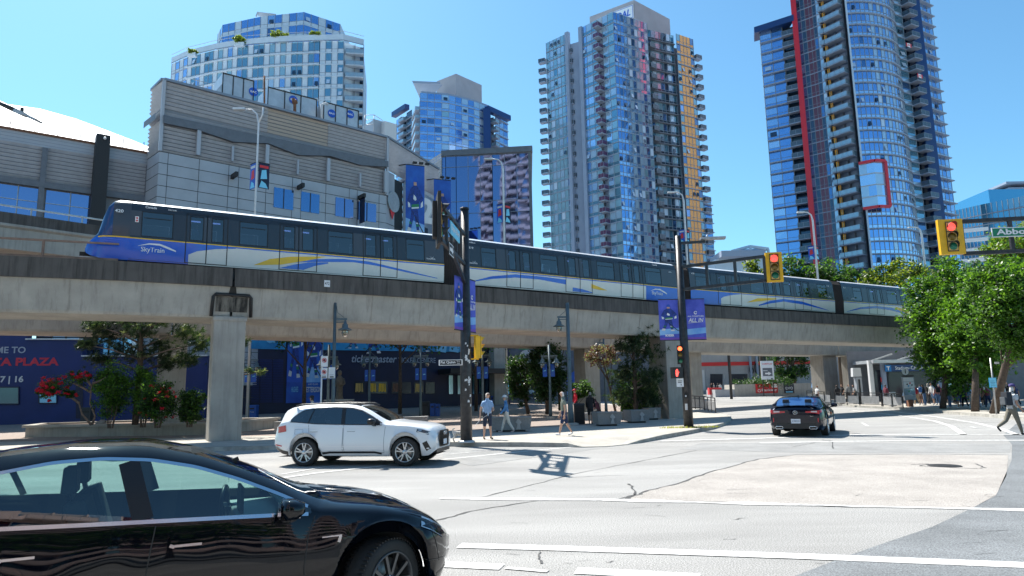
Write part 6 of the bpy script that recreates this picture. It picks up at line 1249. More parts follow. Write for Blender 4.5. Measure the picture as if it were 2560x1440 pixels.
P = [(p[0], p[1], z) for pp, z in ((out, h), (out, h+.12), (inn, h+.12), (inn, h-.1)) for p in pp]; b.add(P, [(k*n+i, k*n+(i+1) % n, (k+1)*n+(i+1) % n, (k+1)*n+i) for k in range(3) for i in range(n)], 'sidewalk'); b.build('coping', t)
b = MB(); b.add([(p[0], p[1], h+.03) for p in inn], [tuple(range(n))], 'soil'); b.build('soil', t); BED = (cx, cy, h+.03)
def rock(px, py, s_, lb, Y):
 p = atY(px, py, Y); b = MB(); P = []; n1, n2 = 8, 10
 for i in range(n1+1):
  for k in range(n2): th = PI*i/n1; ph = 2*PI*k/n2; r_ = s_*(1+.16*math.sin(3*ph+i)+R_.uniform(-.05, .05)); P.append((p.x+r_*math.sin(th)*math.cos(ph), p.y+r_*.8*math.sin(th)*math.sin(ph), h+s_*.35+r_*.62*math.cos(th)))
 b.add(P, [(i*n2+k, i*n2+(k+1) % n2, (i+1)*n2+(k+1) % n2, (i+1)*n2+k) for i in range(n1) for k in range(n2)], 'rock', True); tag(b.build('rock'), lb, 'rock')
rock(254, 1058, .27, 'rounded brown boulder in the planting bed behind the flowering trunk', a.y+1.2); rock(158, 1063, .10, 'small grey stone on the left end of the planting bed', a.y+.9)
bin_('litter_bin', 199, 224, 1022, 1064, 'bin_dark', 'dark litter bin behind the planting bed at the left', 'litter bin', grp=GR)
Y = 48; p = atY(848, 1001, Y); zt_ = atY(848, 928, Y).z; H_ = zt_-p.z; t = thing('statue', (p.x, Y, p.z-.8), 'dark bronze standing statue on a granite plinth behind the white car', 'statue')
b = MB(); b.box((p.x, Y, p.z-.5), (1.5, 1.3, 1.0), 'granite'); b.box((p.x, Y, p.z+.02), (1.75, 1.5, .1), 'granite_pale'); b.build('plinth', t)
b = MB(); b.lathe([(.30, .07), (.24, .3), (.22, .9), (.27, 1.0), (.28, 1.2), (.26, 1.5), (.12, 1.68), (.09, 1.74), (.14, 1.8), (.15, 1.95), (.10, 2.06), (.001, 2.1)], (p.x, Y, p.z), 'bronze', n=14)
for s_ in (-1, 1): b.tube([(p.x+s_*.24, Y, p.z+1.5), (p.x+s_*.36, Y-.05, p.z+1.15), (p.x+s_*.22, Y-.22, p.z+1.0)], [.09, .075, .06], 'bronze', 8)
b.build('figure', t)
# ---------------------------------------------------------------- far street: warehouse wall, parking signs, station
WP = Vector(atY(1770, 985, 118)[:2]); WA = -.02; Wt = V(1, WA, 0).normalized(); Wn = V(Wt.y, -Wt.x, 0)
def W_(x, y, e=0): return onPl(x, y, WP, WA)+Wn*e
t = thing('warehouse', (WP.x, WP.y, .9), 'grey ribbed warehouse wall with a red stripe beyond the far street', 'warehouse'); b = MB(); a, c = W_(1650, 950), W_(2260, 950); b.add([(p.x, p.y+d, z) for z in (0, 14) for p, d in ((a, 0), (c, 0), (c, 20), (a, 20))], [(0, 1, 5, 4), (1, 2, 6, 5), (3, 0, 4, 7), (4, 5, 6, 7)], 'corr_grey')
for k in range(110): q = a+(c-a)*k/110; b.bar((q.x, q.y-.04, .5), (q.x, q.y-.04, 14), .09, .08, 'corr_grey')
b.build('wall', t); b = MB(); a, c = W_(1700, 912, .15), W_(2078, 910, .15); b.bar(a, (c.x, c.y, a.z), .06, .62, 'red'); b.build('stripe', t)
b = MB(); 
for x0, x1, y0, y1 in ((1775, 1806, 935, 978), (1828, 1868, 935, 975), (1893, 1914, 885, 968)): b.add([W_(x0, y1, .12), W_(x1, y1, .12), W_(x1, y0, .12), W_(x0, y0, .12)], [(0, 1, 2, 3)], 'shop_dark')
b.build('doorway', t); b = MB(); 
for x in (1872, 1888, 1918): p, q = W_(x, 885, .5), W_(x, 985, .5); b.bar(p, (p.x, p.y, .5), .35, .35, 'tower_conc')
p, q = W_(1868, 886, .5), W_(1922, 884, .5); b.bar(p, q, .5, .45, 'tower_conc'); b.build('portal_frame', t); b = MB(); o = W_(1871, 936, .3); b.text('60', o, Wt, Z3, 2.0, 'black', w=1.7, bold=.02, off=.3); b.build('house_number', t)
b = MB(); a, c = W_(1735, 925, .2), W_(1760, 925, .2); b.add([a, c, c+V(0, 0, -3.5), a+V(0, 0, -3.5)], [(0, 3, 2, 1)], 'white_dull'); b.build('poster', t)
PW = 88; t = thing('planter_wall', (atY(1890, 990, PW).x, PW, .95), 'long low concrete planter wall with red parking sign on the far side', 'low wall'); b = MB(); a, m_, c = atY(1789, 992, PW), atY(1837, 992, PW), atY(2012, 992, PW+2); zt_ = atY(1850, 961, PW).z
b.box(((a.x+m_.x)/2, PW+2, (zt_-.6)/2), (m_.x-a.x, 4, zt_-.6), 'corr_grey'); b.box(((c.x+m_.x)/2, PW+2, zt_/2), (c.x-m_.x, 4.2, zt_), 'concrete'); b.build('wall', t)
b = MB(); o = atY(1890, 983, PW-.2); w_ = atY(1945, 983, PW-.2).x-o.x; h = 1.15; b.ext([(0, 0), (w_, 0), (w_, h), (0, h)], o, V(1, 0, 0), Z3, .03, 'red'); b.text('Event', o+V(.25, 0, .62), V(1, 0, 0), Z3, .42, 'tg_maroon', w=1.4, bold=.02, off=.04); b.text('Parking', o+V(.75, 0, .12), V(1, 0, 0), Z3, .42, 'white', w=1.9, bold=.02, off=.04); b.lathe([(.2, .04), (.14, .04)], o+V(.42, 0, .3), 'white', axis=(0, -1, 0), n=14, smooth=False); b.flat([(2.05, .65), (w_-.05, .65), (w_-.05, h-.05), (2.05, h-.05)], o, V(1, 0, 0), Z3, 'white', .035); b.text('P', o+V(2.25, 0, .8), V(1, 0, 0), Z3, .25, 'black', off=.045); b.flat([(.3, -.16), (2.4, -.16), (2.4, -.10), (.3, -.10)], o, V(1, 0, 0), Z3, 'white_dull', .035); b.build('parking_sign', t)
b = MB(); o = atY(1961, 983, PW-.2); w_ = atY(1986, 983, PW-.2).x-o.x; b.ext([(0, 0), (w_, 0), (w_, h), (0, h)], o, V(1, 0, 0), Z3, .03, 'shop_dark'); b.text('evo', o+V(w_/2, 0, .45), V(1, 0, 0), Z3, .35, 'white_dull', al='c', w=w_*.75, off=.04); b.flat([(.2, .08), (w_-.2, .08), (w_-.2, .22), (.2, .22)], o, V(1, 0, 0), Z3, 'sign_pale_blue', .035); b.build('advert_panel', t)
def signboard(px0, px1, y0, y1, Y, lb, parts, cat='sign', nm='sign_board', legs=True, m='sign_white'):
 a = atY(px0, y1, Y); c = atY(px1, y0, Y); w_, h = c.x-a.x, c.z-a.z; g = gh(a.x, Y); t = thing(nm, (a.x+w_/2, Y, g), lb, cat); b = MB(); b.ext([(0, 0), (w_, 0), (w_, h), (0, h)], a, V(1, 0, 0), Z3, .08, m); b.build('board', t); b = MB(); parts(b, a+V(0, -.081, 0), w_, h); b.build('lettering', t)
 if legs: b = MB(); [b.box((a.x+w_*k, Y+.05, (g+a.z)/2+.1), (.09, .09, a.z-g+.2), 'dark') for k in (.1, .9)]; b.build('leg', t)
 return t
def cst(b, o, w_, h): b.text('COSTCO', o+V(w_/2, 0, h*.80), V(1, 0, 0), Z3, h*.08, 'red', al='c', w=w_*.8, bold=.03); b.flat([(.12*w_, .18*h), (.88*w_, .18*h), (.88*w_, .62*h), (.12*w_, .62*h)], o, V(1, 0, 0), Z3, 'fascia', .003); b.flat([(.3*w_, .28*h), (.55*w_, .28*h), (.55*w_, .22*h), (.8*w_, .32*h), (.55*w_, .42*h), (.55*w_, .36*h), (.3*w_, .36*h)], o, V(1, 0, 0), Z3, 'white', .006); b.flat([(.15*w_, .46*h), (.5*w_, .46*h), (.5*w_, .49*h), (.15*w_, .49*h)], o, V(1, 0, 0), Z3, 'white', .006)
signboard(1904, 1932, 902, 949, 87, 'tall white warehouse sign with a right arrow above the planter wall', cst)
SY = 62; t = thing('station_entrance', (atY(2270, 1000, SY).x, SY, .15), 'station entrance with pale canopy and dark blue name sign, behind the crowd', 'station entrance')
b = MB(); a, c = atY(2172, 905, SY), atY(2420, 905, SY); b.box(((a.x+c.x)/2, SY+1.5, a.z), (c.x-a.x, 4.5, .28), 'steel_panel'); b.build('canopy', t)
b = MB(); a, c = atY(2120, 930, SY+3), atY(2680, 930, SY+3); b.add([(x, SY+3+k, z) for z in (0, 5.2) for x, k in ((a.x, 0), (c.x, 0), (c.x, 14), (a.x+9, 14))], [(0, 1, 5, 4), (1, 2, 6, 5), (3, 0, 4, 7), (4, 5, 6, 7)], 'fascia'); b.build('back_wall', t)
b = MB()
for x, w_, m in ((2183, .35, 'white_dull'), (2215, .35, 'tower_conc'), (2352, .3, 'tower_conc'), (2440, .3, 'concrete_post'), (2500, .3, 'concrete_post')): p = atY(x, 1000, SY-.2); b.box((p.x, SY-.2, (p.z+atY(x, 912, SY).z)/2), (w_, .3, 3.9), m); b.build('column', t); b = MB()

for x0, x1, y0, y1 in ((2187, 2212, 925, 995), (2222, 2350, 930, 1000)): b = MB(); b.add([atY(x0, y1, SY+.1), atY(x1, y1, SY+.1), atY(x1, y0, SY+.1), atY(x0, y0, SY+.1)], [(0, 1, 2, 3)], 'shop_dark'); b.build('glazing', t)
b = MB(); o = atY(2212, 929, SY-.6); w_ = atY(2360, 929, SY-.6).x-o.x; h = .58; b.ext([(0, 0), (w_, 0), (w_, h), (0, h)], o, V(1, 0, 0), Z3, .1, 'sign_navy'); b.flat([(0, 0), (.55, 0), (.55, h), (0, h)], o, V(1, 0, 0), Z3, 'sign_t_blue', .104); b.text('T', o+V(.28, 0, .12), V(1, 0, 0), Z3, .34, 'white', al='c', bold=.04, off=.11); b.text('Stadium–Chinatown Station', o+V(.9, 0, .14), V(1, 0, 0), Z3, .32, 'sign_white', w=4.2, off=.11, bold=.01); b.build('name_sign', t)
b = MB(); o = atY(2202, 955, SY-.15); b.flat([(0, 0), (.45, 0), (.45, .4), (0, .4)], o, V(1, 0, 0), Z3, 'red'); b.flat([(0, -.7), (.45, -.7), (.45, -.25), (0, -.25)], o, V(1, 0, 0), Z3, 'sign_blue'); b.build('notice', t)
b = MB()
for k in range(3): b.bar(atY(2170+k*60, 905, SY+2), atY(2230+k*60, 885, SY+2), .12, .12, 'galv')
b.build('roof_strut', t)
def tot(b, o, w_, h): b.flat([(.05, h*.80), (w_-.05, h*.80), (w_-.05, h*.97), (.05, h*.97)], o, V(1, 0, 0), Z3, 'white', .004); b.flat([(.05, h*.52), (w_-.05, h*.52), (w_-.05, h*.78), (.05, h*.78)], o, V(1, 0, 0), Z3, 'sign_white', .004); b.flat([(.05, h*.22), (w_-.05, h*.22), (w_-.05, h*.50), (.05, h*.50)], o, V(1, 0, 0), Z3, 'tg_pale', .004); [b.flat([(w_*x, h*y), (w_*x+.1, h*y), (w_*x+.12, h*y+.12), (w_*x, h*y+.1)], o, V(1, 0, 0), Z3, m, .006) for x, y, m in ((.3, .65, 'dark'), (.55, .7, 'red'), (.4, .58, 'sign_blue'), (.7, .62, 'dark'), (.4, .35, 'td_green'))]; b.lathe([(.27, .02), (.001, .02)], o+V(w_*.3, 0, h+.42), 'sign_white', axis=(0, -1, 0), n=20, smooth=False); b.text('i', o+V(w_*.3, 0, h+.27), V(1, 0, 0), Z3, .32, 'black', al='c', bold=.03, off=.04); b.flat([(w_*.0, h), (w_, h), (w_, h+.12), (0, h+.12)], o, V(1, 0, 0), Z3, 'dark', .01)
tt = signboard(2260, 2283, 942, 1001, 54, 'white information totem with round i badge on the station pavement', tot, 'information sign', 'information_totem', False, 'panel'); b = MB(); q = atY(2275, 1008, 54); b.box((q.x, 54, q.z), (.35, .3, .55), 'rust'); b.build('foot', tt)
def kio(b, o, w_, h): b.flat([(.06, .1), (w_-.06, .1), (w_-.06, h*.85), (.06, h*.85)], o, V(1, 0, 0), Z3, 'tg_pale', .004); b.bar(o+V(.1, -.01, h*.2), o+V(w_-.1, -.01, h*.6), .01, .1, 'sign_blue')
signboard(2369, 2388, 948, 975, 57, 'small pale map board half hidden behind the station crowd', kio, 'map board', 'map_board')
q = onG(2491, 1036, .15); t = thing('notice_post', tuple(q), 'grey post with a light blue notice between two tree trunks', 'notice post'); b = MB(); b.tube([q, atY(2476, 895, q.y)], .045, 'galv', 8); b.build('post', t); b = MB(); o = atY(2474, 969, q.y-.08); b.ext([(0, 0), (.42, 0), (.42, .56), (0, .56)], o, V(1, 0, 0), Z3, .02, 'sign_blue'); b.flat([(.02, .04), (.40, .04), (.40, .54), (.02, .54)], o, V(1, 0, 0), Z3, 'sign_pale_blue', .024)
for k in range(4): b.flat([(.06, .12+.08*k), (.34-.05*(k % 2), .12+.08*k), (.34-.05*(k % 2), .135+.08*k), (.06, .135+.08*k)], o, V(1, 0, 0), Z3, 'sign_navy', .028)
b.build('notice', t); b = MB(); o = atY(2487, 910, q.y-.08); b.ext([(0, 0), (.25, 0), (.25, .12), (0, .12)], o, V(1, 0, 0), Z3, .02, 'white_dull'); b.build('name_sign', t)
def railing(pts, lb, panels=True, nm='railing', sign=None):
 P = [onG(x, y, .15) for x, y in pts]; t = thing(nm, tuple(P[0]), lb, 'railing', 'black street railings with mesh panels'); b = MB(); hh = 1.05
 for a, c in zip(P, P[1:]):
  L = (c-a).length; n = max(1, int(L/1.1)); b.bar(a+Z3*hh, c+Z3*hh, .06, .06, 'pole_black'); b.bar(a+Z3*(hh-.18), c+Z3*(hh-.18), .04, .04, 'pole_black'); b.bar(a+Z3*.12, c+Z3*.12, .04, .04, 'pole_black')
  for k in range(n+1): q = a+(c-a)*k/n; b.bar(q, q+Z3*hh, .06, .06, 'pole_black')
 b.build('frame', t)
 if panels:
  for a, c in zip(P, P[1:]):
   L = (c-a).length; n = max(1, int(L/1.1))
   for k in range(n): q = a+(c-a)*(k+.1)/n; r = a+(c-a)*(k+.9)/n; g = MB(); g.bar(q+Z3*.48, r+Z3*.48, .02, .62, 'galv'); g.build('panel', t)
 if sign: g = MB(); o = P[-2]+(P[-1]-P[-2])*.35-V(0, .08, -.05); g.ext([(0, 0), (.5, 0), (.5, 1.1), (0, 1.1)], o, V(1, 0, 0), Z3, .02, 'sign_white'); g.lathe([(.2, .03), (.14, .03)], o+V(.25, 0, .8), 'dark', axis=(0, -1, 0), n=16, smooth=False); g.text('?', o+V(.25, 0, .25), V(1, 0, 0), Z3, .3, 'dark', al='c', off=.03); g.build('sign_plate', t)
 return t
railing([(1728, 1021), (1762, 1026), (1789, 1032)], 'short black railing with pale panels behind the right signal pole')
railing([(2019, 1005), (2078, 1011)], 'left run of black railing with pale panels before the station, beyond the black car'); railing([(2088, 1012), (2150, 1014), (2205, 1016)], 'dark middle run of the station railing under the guideway'); railing([(2208, 1016), (2258, 1020)], 'right run of the station railing ending by the information totem', sign=True)
q = onG(1829, 998, .1); b = MB(); b.tube([q, (q.x, q.y, 12)], .16, 'pole_black', 8); tag(b.build('pole'), 'plain black pole on the far pavement in front of the warehouse wall', 'pole')
q = atY(1749, 985, 84); b = MB(); b.tube([(q.x+.2, 84, 1), (q.x-.1, 84, 12)], .2, 'white', 8); tag(b.build('pole'), 'bright white pole beside a guideway pillar, right of the signal pole', 'pole')
b = MB(); a = atY(2131, 928, 60); b.box((a.x+.3, 60, a.z-.1), (.75, .4, .75), 'white_dull', 0, .9); b.box((a.x+.4, 60, a.z-1.7), (.5, .4, 2.3), 'panel'); b.box((a.x+.4, 59.8, 1), (.12, .12, 3), 'dark'); tag(b.build('sign_box'), 'small white lit-type box sign on a grey cabinet between the far pillars', 'sign')
b = MB(); a = atY(1786, 972, 90); b.box((a.x, 90, a.z-.3), (1.6, .8, .9), 'red'); tag(b.build('barrier_block'), 'red plastic barrier block on the far pavement left of the planter wall', 'barrier')
# ---------------------------------------------------------------- cars
mat('paint_black', (.002, .003, .006), .4, coat=1.0, spec=0)
for mm in ('paint_black',):
 n_ = MATS[mm].node_tree.nodes; l_ = MATS[mm].node_tree.links; nz_ = n_.new('ShaderNodeTexNoise'); nz_.inputs['Scale'].default_value = 1.7; nz_.inputs['Detail'].default_value = 1; tc_ = n_.new('ShaderNodeTexCoord'); l_.new(tc_.outputs['Object'], nz_.inputs['Vector']); bp_ = n_.new('ShaderNodeBump'); bp_.inputs['Strength'].default_value = .9; bp_.inputs['Distance'].default_value = .03; l_.new(nz_.outputs['Fac'], bp_.inputs['Height']); l_.new(bp_.outputs[0], n_['Principled BSDF'].inputs['Coat Normal']); mat('paint_white', (.74, .77, .80), .3, coat=.8); mat('paint_navy', (.002, .004, .014), .4, coat=1.0, spec=0)
mat('chrome', (.75, .76, .78), .12, metal=1); mat('rim_grey', (.10, .105, .11), .35, metal=.7); mat('rim_silver', (.50, .51, .53), .3, metal=.8); mat('trim_black', (.012, .012, .014), .4)
mat('seat_cloth', (.035, .035, .04), .7); mat('dash_pale', (.30, .33, .33), .6); mat('tail_red', (.45, .008, .02), .2, coat=1); mat('tail_clear', (.55, .50, .50), .2, coat=1); mat('lamp_dark', (.05, .055, .07), .1, coat=1); mat('lamp_clear', (.35, .42, .50), .08, coat=1, metal=.3); mat('plate', (.62, .66, .72), .5); mat('brake', (.30, .29, .28), .4, metal=.8)
def lut(tab, x):
 if x >= tab[0][0]: return tab[0][1]
 for (x1, v1), (x0, v0) in zip(tab, tab[1:]):
  if x >= x0: return v0+(v1-v0)*(x-x0)/(x1-x0)
 return tab[-1][1]
def slut(tab, x, r=.07): return sum(lut(tab, x+r*k/3) for k in (-3, -2, -1, 0, 1, 2, 3))/7
class Car:
 def __init__(s, sp): s.sp = sp; s.hubs = (0, -sp['wb'])
 def Bz(s, x):
  b = slut(s.sp['B'], x)
  for h in s.hubs:
   r = s.sp['ar']
   if abs(x-h) < r: b = max(b, s.sp['wr']+math.sqrt(r*r-(x-h)**2))
  return b
 def half(s, x):
  sp = s.sp; W = slut(sp['W'], x, .05); E = slut(sp['E'], x); T = slut(sp['T'], x); C = max(E+.002, slut(sp['C'], x, .05)); T = max(T, C+.012); B = s.Bz(x); tum = sp.get('tum', .5)
  yc = W-.05-(C-E)*tum; g = min(1, (C-E)/.12)
  ys = [W-.10, W-.035, W, W+.004, W-.012, W-.03, W-.05, W-.05-(C-E)*tum*.45, yc, yc-.03-.02*(1-g), yc-.14-.06*(1-g), yc*.5, 0]
  zs = [B, B+.10, .44, .60, .74, E-.05, E, E+(C-E)*.52, C, C+min(.035, (T-C)*.5), C+(T-C)*.80, T-(T-C)*.06, T]
  z = []; m = -9
  for i, q in enumerate(zs):
   if i < 7: q = min(max(q, B+.012*i), E) if i < 6 else E
   m = max(m+.0008, q); z.append(m)
  return list(zip(ys, z))
 def surf(s, x, z):                            # half width of the side at height z
  P = s.half(x)
  for (y0, z0), (y1, z1) in zip(P, P[1:]):
   if z <= z1 and z1 > z0: return y0+(y1-y0)*max(0, min(1, (z-z0)/(z1-z0)))
  return P[8][0]
 def stations(s):
  sp = s.sp; x0, x1 = sp['x0'], sp['x1']; S = set()
  n = 64
  for i in range(n+1): S.add(round(x1+(x0-x1)*i/n, 4))
  for h in s.hubs:
   for k in range(21): a = PI*k/20; S.add(round(h+sp['ar']*math.cos(a)*.9995, 4))
  for q in (.03, .07, .12, .18): S.add(round(x1-q*0-(-q*-1), 4)); S.add(round(x0+q, 4))
  return sorted(x for x in S if x0 <= x <= x1)
 def build(s, root, paint):
  sp = s.sp; X = s.stations(); H = [s.half(x) for x in X]; n = 13; body = MB(); P = []
  for x, h in zip(X, H): P += [(x, -y, z) for y, z in h]+[(x, y, z) for y, z in h[::-1][1:]]
  k = 2*n-1; body.v = P; wd = MB(); wd.v = P; ws = MB(); ws.v = P; rg = MB(); rg.v = P; rf = MB(); rf.v = P
  g0, g1 = sp['glass']; w0, w1 = sp['wind']; r0, r1 = sp['rear']
  for i in range(len(X)-1):
   xm = (X[i]+X[i+1])/2; yin = sp.get('yin', .1)
   for j in range(k-1):
    jj = min(j, k-2-j); q = (i*k+j, (i+1)*k+j, (i+1)*k+j+1, i*k+j+1); m = paint; tgt = body
    E = slut(sp['E'], xm); C = slut(sp['C'], xm, .05)
    if jj in (6, 7) and g0 < xm < g1 and C > E+.015: tgt = wd; m = 'pane_clear' if sp.get('clear') else 'pane_tint'
    elif jj in (10, 11) and w0 < xm < w1: tgt = ws; m = 'pane_clear'
    elif jj in (10, 11) and r0 < xm < r1: tgt = rg; m = sp.get('rearglass', 'pane_tint')
    elif jj in (10, 11) and sp.get('roof') and w1*0+r1 <= xm <= w0: tgt = rf; m = sp['roof']
    elif jj == 0 and sp.get('cladding'): m = 'trim_black'
    tgt.f.append(q); tgt.m.append(tgt.mi(m)); tgt.sm.append(True)
  body.f.append(tuple(range(k))); body.m.append(body.mi(paint)); body.sm.append(False); o = (len(X)-1)*k; body.f.append(tuple(o+i for i in range(k))[::-1]); body.m.append(body.mi(paint)); body.sm.append(False)
  W = lut(sp['W'], -1); body.add([(x, y, .24) for x in (sp['x0']+.1, sp['x1']-.12) for y in (-W+.12, W-.12)], [(0, 1, 3, 2)], 'black')
  for h in s.hubs:
   for sd_ in (-1, 1):
    nn = 14; Q = []
    for q in range(nn+1): a = PI*q/nn; x = h+sp['ar']*math.cos(a)*.995; z = sp['wr']+sp['ar']*math.sin(a)*.995; Q += [(x, sd_*(s.surf(max(sp['x0'], min(sp['x1'], x)), max(z, .3))-.02), z), (x, sd_*(W-.36), z)]
    body.add(Q, [(2*q, 2*q+1, 2*q+3, 2*q+2) for q in range(nn)], 'black', True); body.add([Q[2*q+1] for q in range(nn+1)], [tuple(range(nn+1))], 'black')
  bo = body.build('body', root, world=False, weld=True)
  out = dict(body=bo)
  for m_, nm in ((wd, 'side_glass'), (ws, 'windscreen'), (rg, 'rear_window'), (rf, 'roof_panel')):
   if m_.f:
    bm = bmesh.new(); o = m_.build(nm, root, world=False); bm.from_mesh(o.data); bmesh.ops.delete(bm, geom=[v for v in bm.verts if not v.link_faces], context='VERTS'); bm.to_mesh(o.data); bm.free(); out[nm] = o
  return out
 def line(s, b, pts, w_, m, off=.004, side=-1, steps=8):
  Q = []
  for (x0, z0), (x1, z1) in zip(pts, pts[1:]):
   for k in range(steps): t = k/steps; Q.append((x0+(x1-x0)*t, z0+(z1-z0)*t))
  Q.append(pts[-1]); P = []
  for i, (x, z) in enumerate(Q):
   a = Q[max(0, i-1)]; c = Q[min(len(Q)-1, i+1)]; d = Vector((c[0]-a[0], c[1]-a[1])).normalized(); n = Vector((-d.y, d.x))*w_/2
   for q in (-1, 1): xx, zz = x+n.x*q, z+n.y*q; P.append((xx, side*(s.surf(xx, zz)+off), zz))
  b.add(P, [(2*i, 2*i+1, 2*i+3, 2*i+2) for i in range(len(Q)-1)], m, True)
 def curve(s, tab, x0, x1, n=40, dz=0): return [(x0+(x1-x0)*i/n, (max(slut(s.sp['E'], x0+(x1-x0)*i/n)+.003, slut(s.sp['C'], x0+(x1-x0)*i/n, .05)) if tab == 'C' else slut(s.sp['E'], x0+(x1-x0)*i/n))+dz) for i in range(n+1)]
def wheel(root, c, r, w_, rimr, sp_n, pair, spm, lipm, steer=0, side=-1, twin=.18, sw=.03, name='wheel'):
 wr_ = bpy.data.objects.new(name, None); bpy.data.objects.remove(wr_)
 b = MB(); pr = [(rimr, -w_/2+.015), (rimr+.02, -w_/2), (r-.03, -w_/2), (r-.008, -w_/2+.02), (r, -w_/2+.05), (r, w_/2-.05), (r-.008, w_/2-.02), (r-.03, w_/2), (rimr, w_/2-.01)]
 ax = Vector((0, side, 0)); b.lathe([(q, h) for q, h in pr], (0, 0, 0), 'rubber', axis=(0, side, 0), n=40)
 for k in range(64):                           # tread blocks at the shoulder
  a = 2*PI*k/64
  for ww in (-1, 1): b.box((math.cos(a)*(r-.001), ww*(w_/2-.035), math.sin(a)*(r-.001)), (.012, .05, .012), 'black')
 ty = b.build(name, root, world=False); ty.location = c; ty.rotation_euler = (0, 0, steer)
 b = MB(); b.lathe([(rimr+.004, w_/2-.006), (rimr+.002, w_/2+.004), (rimr-.012, w_/2+.002), (rimr-.02, w_/2-.05), (rimr-.03, -w_/2+.03)], (0, 0, 0), lipm, axis=(0, side, 0), n=40)
 b.lathe([(.075, w_/2-.05), (.07, w_/2-.02), (.04, w_/2-.005), (.001, w_/2-.005)], (0, 0, 0), spm, axis=(0, side, 0), n=20)
 for k in range(sp_n):
  a0 = 2*PI*k/sp_n+.3
  for da in ((-twin, twin) if pair else (0,)):
   a, e = a0+da*.35, a0+da; p0 = (math.cos(a)*.05, side*(w_/2-.03), math.sin(a)*.05); p1 = (math.cos(e)*(rimr-.008), side*(w_/2-.018), math.sin(e)*(rimr-.008)); b.bar(p0, p1, sw, .028, spm, up=(0, 1, 0))
 for k in range(5): a = 2*PI*k/5+.6; b.lathe([(.010, w_/2-.018), (.010, w_/2-.005), (.001, w_/2-.003)], (math.cos(a)*.055, 0, math.sin(a)*.055), 'chrome', axis=(0, side, 0), n=8)
 b.build('rim', ty, world=False); b = MB(); b.lathe([(rimr-.045, -.01), (rimr-.045, .01), (.04, .012), (.001, .012)], (0, 0, 0), 'brake', axis=(0, side, 0), n=28); b.box((-.12, side*.01, .08), (.08, .06, .16), 'dark'); b.build('brake_disc', ty, world=False)
 b = MB(); b.lathe([(rimr-.03, -.06), (.001, -.06)], (0, 0, 0), 'black', axis=(0, side, 0), n=24); b.build('hub_back', ty, world=False)
 return ty
def seats(root, xs, m, yy=(-.38, .38), zb=.5, head=True):
 for x in xs:
  for y in yy:
   b = MB(); b.box((x, y, zb-.08), (.50, .48, .22), m); b.bar((x-.24, y, zb), (x-.42, y, zb+.58), .46, .14, m, up=(1, 0, .3)); b.box((x-.47, y, zb+.72), (.10, .25, .19), m, 0, .85); b.bar((x-.44, y, zb+.55), (x-.47, y, zb+.66), .10, .03, 'trim_black'); b.build('seat', root, world=False, bevel=.03)
TS = dict(wb=2.875, wr=.336, ar=.385, x0=-3.84, x1=.70, clear=True, tum=.46,
 T=[(.70, .60), (.65, .67), (.54, .76), (.3, .875), (0, .935), (-.35, .985), (-.5, 1.02), (-.95, 1.235), (-1.4, 1.41), (-1.75, 1.49), (-2.2, 1.50), (-2.7, 1.46), (-3.2, 1.29), (-3.45, 1.165), (-3.72, 1.13), (-3.84, 1.05)],
 E=[(.70, .55), (.62, .62), (.45, .735), (.25, .815), (0, .865), (-.4, .91), (-.7, .93), (-1.2, .95), (-2.0, .98), (-2.7, 1.01), (-3.2, 1.03), (-3.6, 1.02), (-3.84, .95)],
 C=[(.8, .2), (-.44, .88), (-.56, .95), (-.8, 1.07), (-1.1, 1.20), (-1.4, 1.305), (-1.7, 1.37), (-2.0, 1.395), (-2.3, 1.385), (-2.7, 1.32), (-3.0, 1.23), (-3.3, 1.10), (-3.45, 1.0), (-3.6, .8)],
 W=[(.70, .42), (.64, .58), (.54, .69), (.42, .795), (.25, .88), (0, .925), (-.6, .915), (-1.6, .92), (-2.9, .93), (-3.4, .88), (-3.7, .78), (-3.84, .62)],
 B=[(.7, .30), (.55, .22), (.3, .18), (-3.3, .19), (-3.84, .32)], glass=(-3.30, -.60), wind=(-1.42, -.47), rear=(-3.42, -2.62), roof='pane_roof', rearglass='pane_tint')
mat('pane_roof', (.02, .022, .025), .06, coat=1)
hub = atY(986, 1428, 5.67); yaw = math.radians(26); c_, s_ = math.cos(yaw), math.sin(yaw); org = (hub.x-.90*s_-.07, hub.y+.90*c_, 0)
tes = thing('parked_car', org, 'glossy black saloon car cropped in the lower left foreground, front wheels turned', 'car', rz=yaw)
K = Car(TS); K.build(tes, 'paint_black')
for tab, w_ in (('C', .022), ('E', .026)):
 for sd_ in (-1, 1): b = MB(); K.line(b, K.curve(tab, -3.36 if tab == 'C' else -3.6, -.60, 60, .004 if tab == 'C' else -.002), w_, 'chrome', .006, sd_, 2); b.build('chrome_strip', tes, world=False)
for sd_ in (-1, 1):
 pil = MB(); K.line(pil, [(-1.72, slut(TS['E'], -1.7)+.01), (-1.84, slut(TS['C'], -1.84, .05)-.01)], .13, 'trim_black', .004, sd_); pil.build('window_pillar', tes, world=False); pil = MB(); K.line(pil, [(-2.70, slut(TS['E'], -2.7)+.01), (-2.80, slut(TS['C'], -2.8, .05)-.01)], .05, 'trim_black', .004, sd_)
 pil.build('window_pillar', tes, world=False)
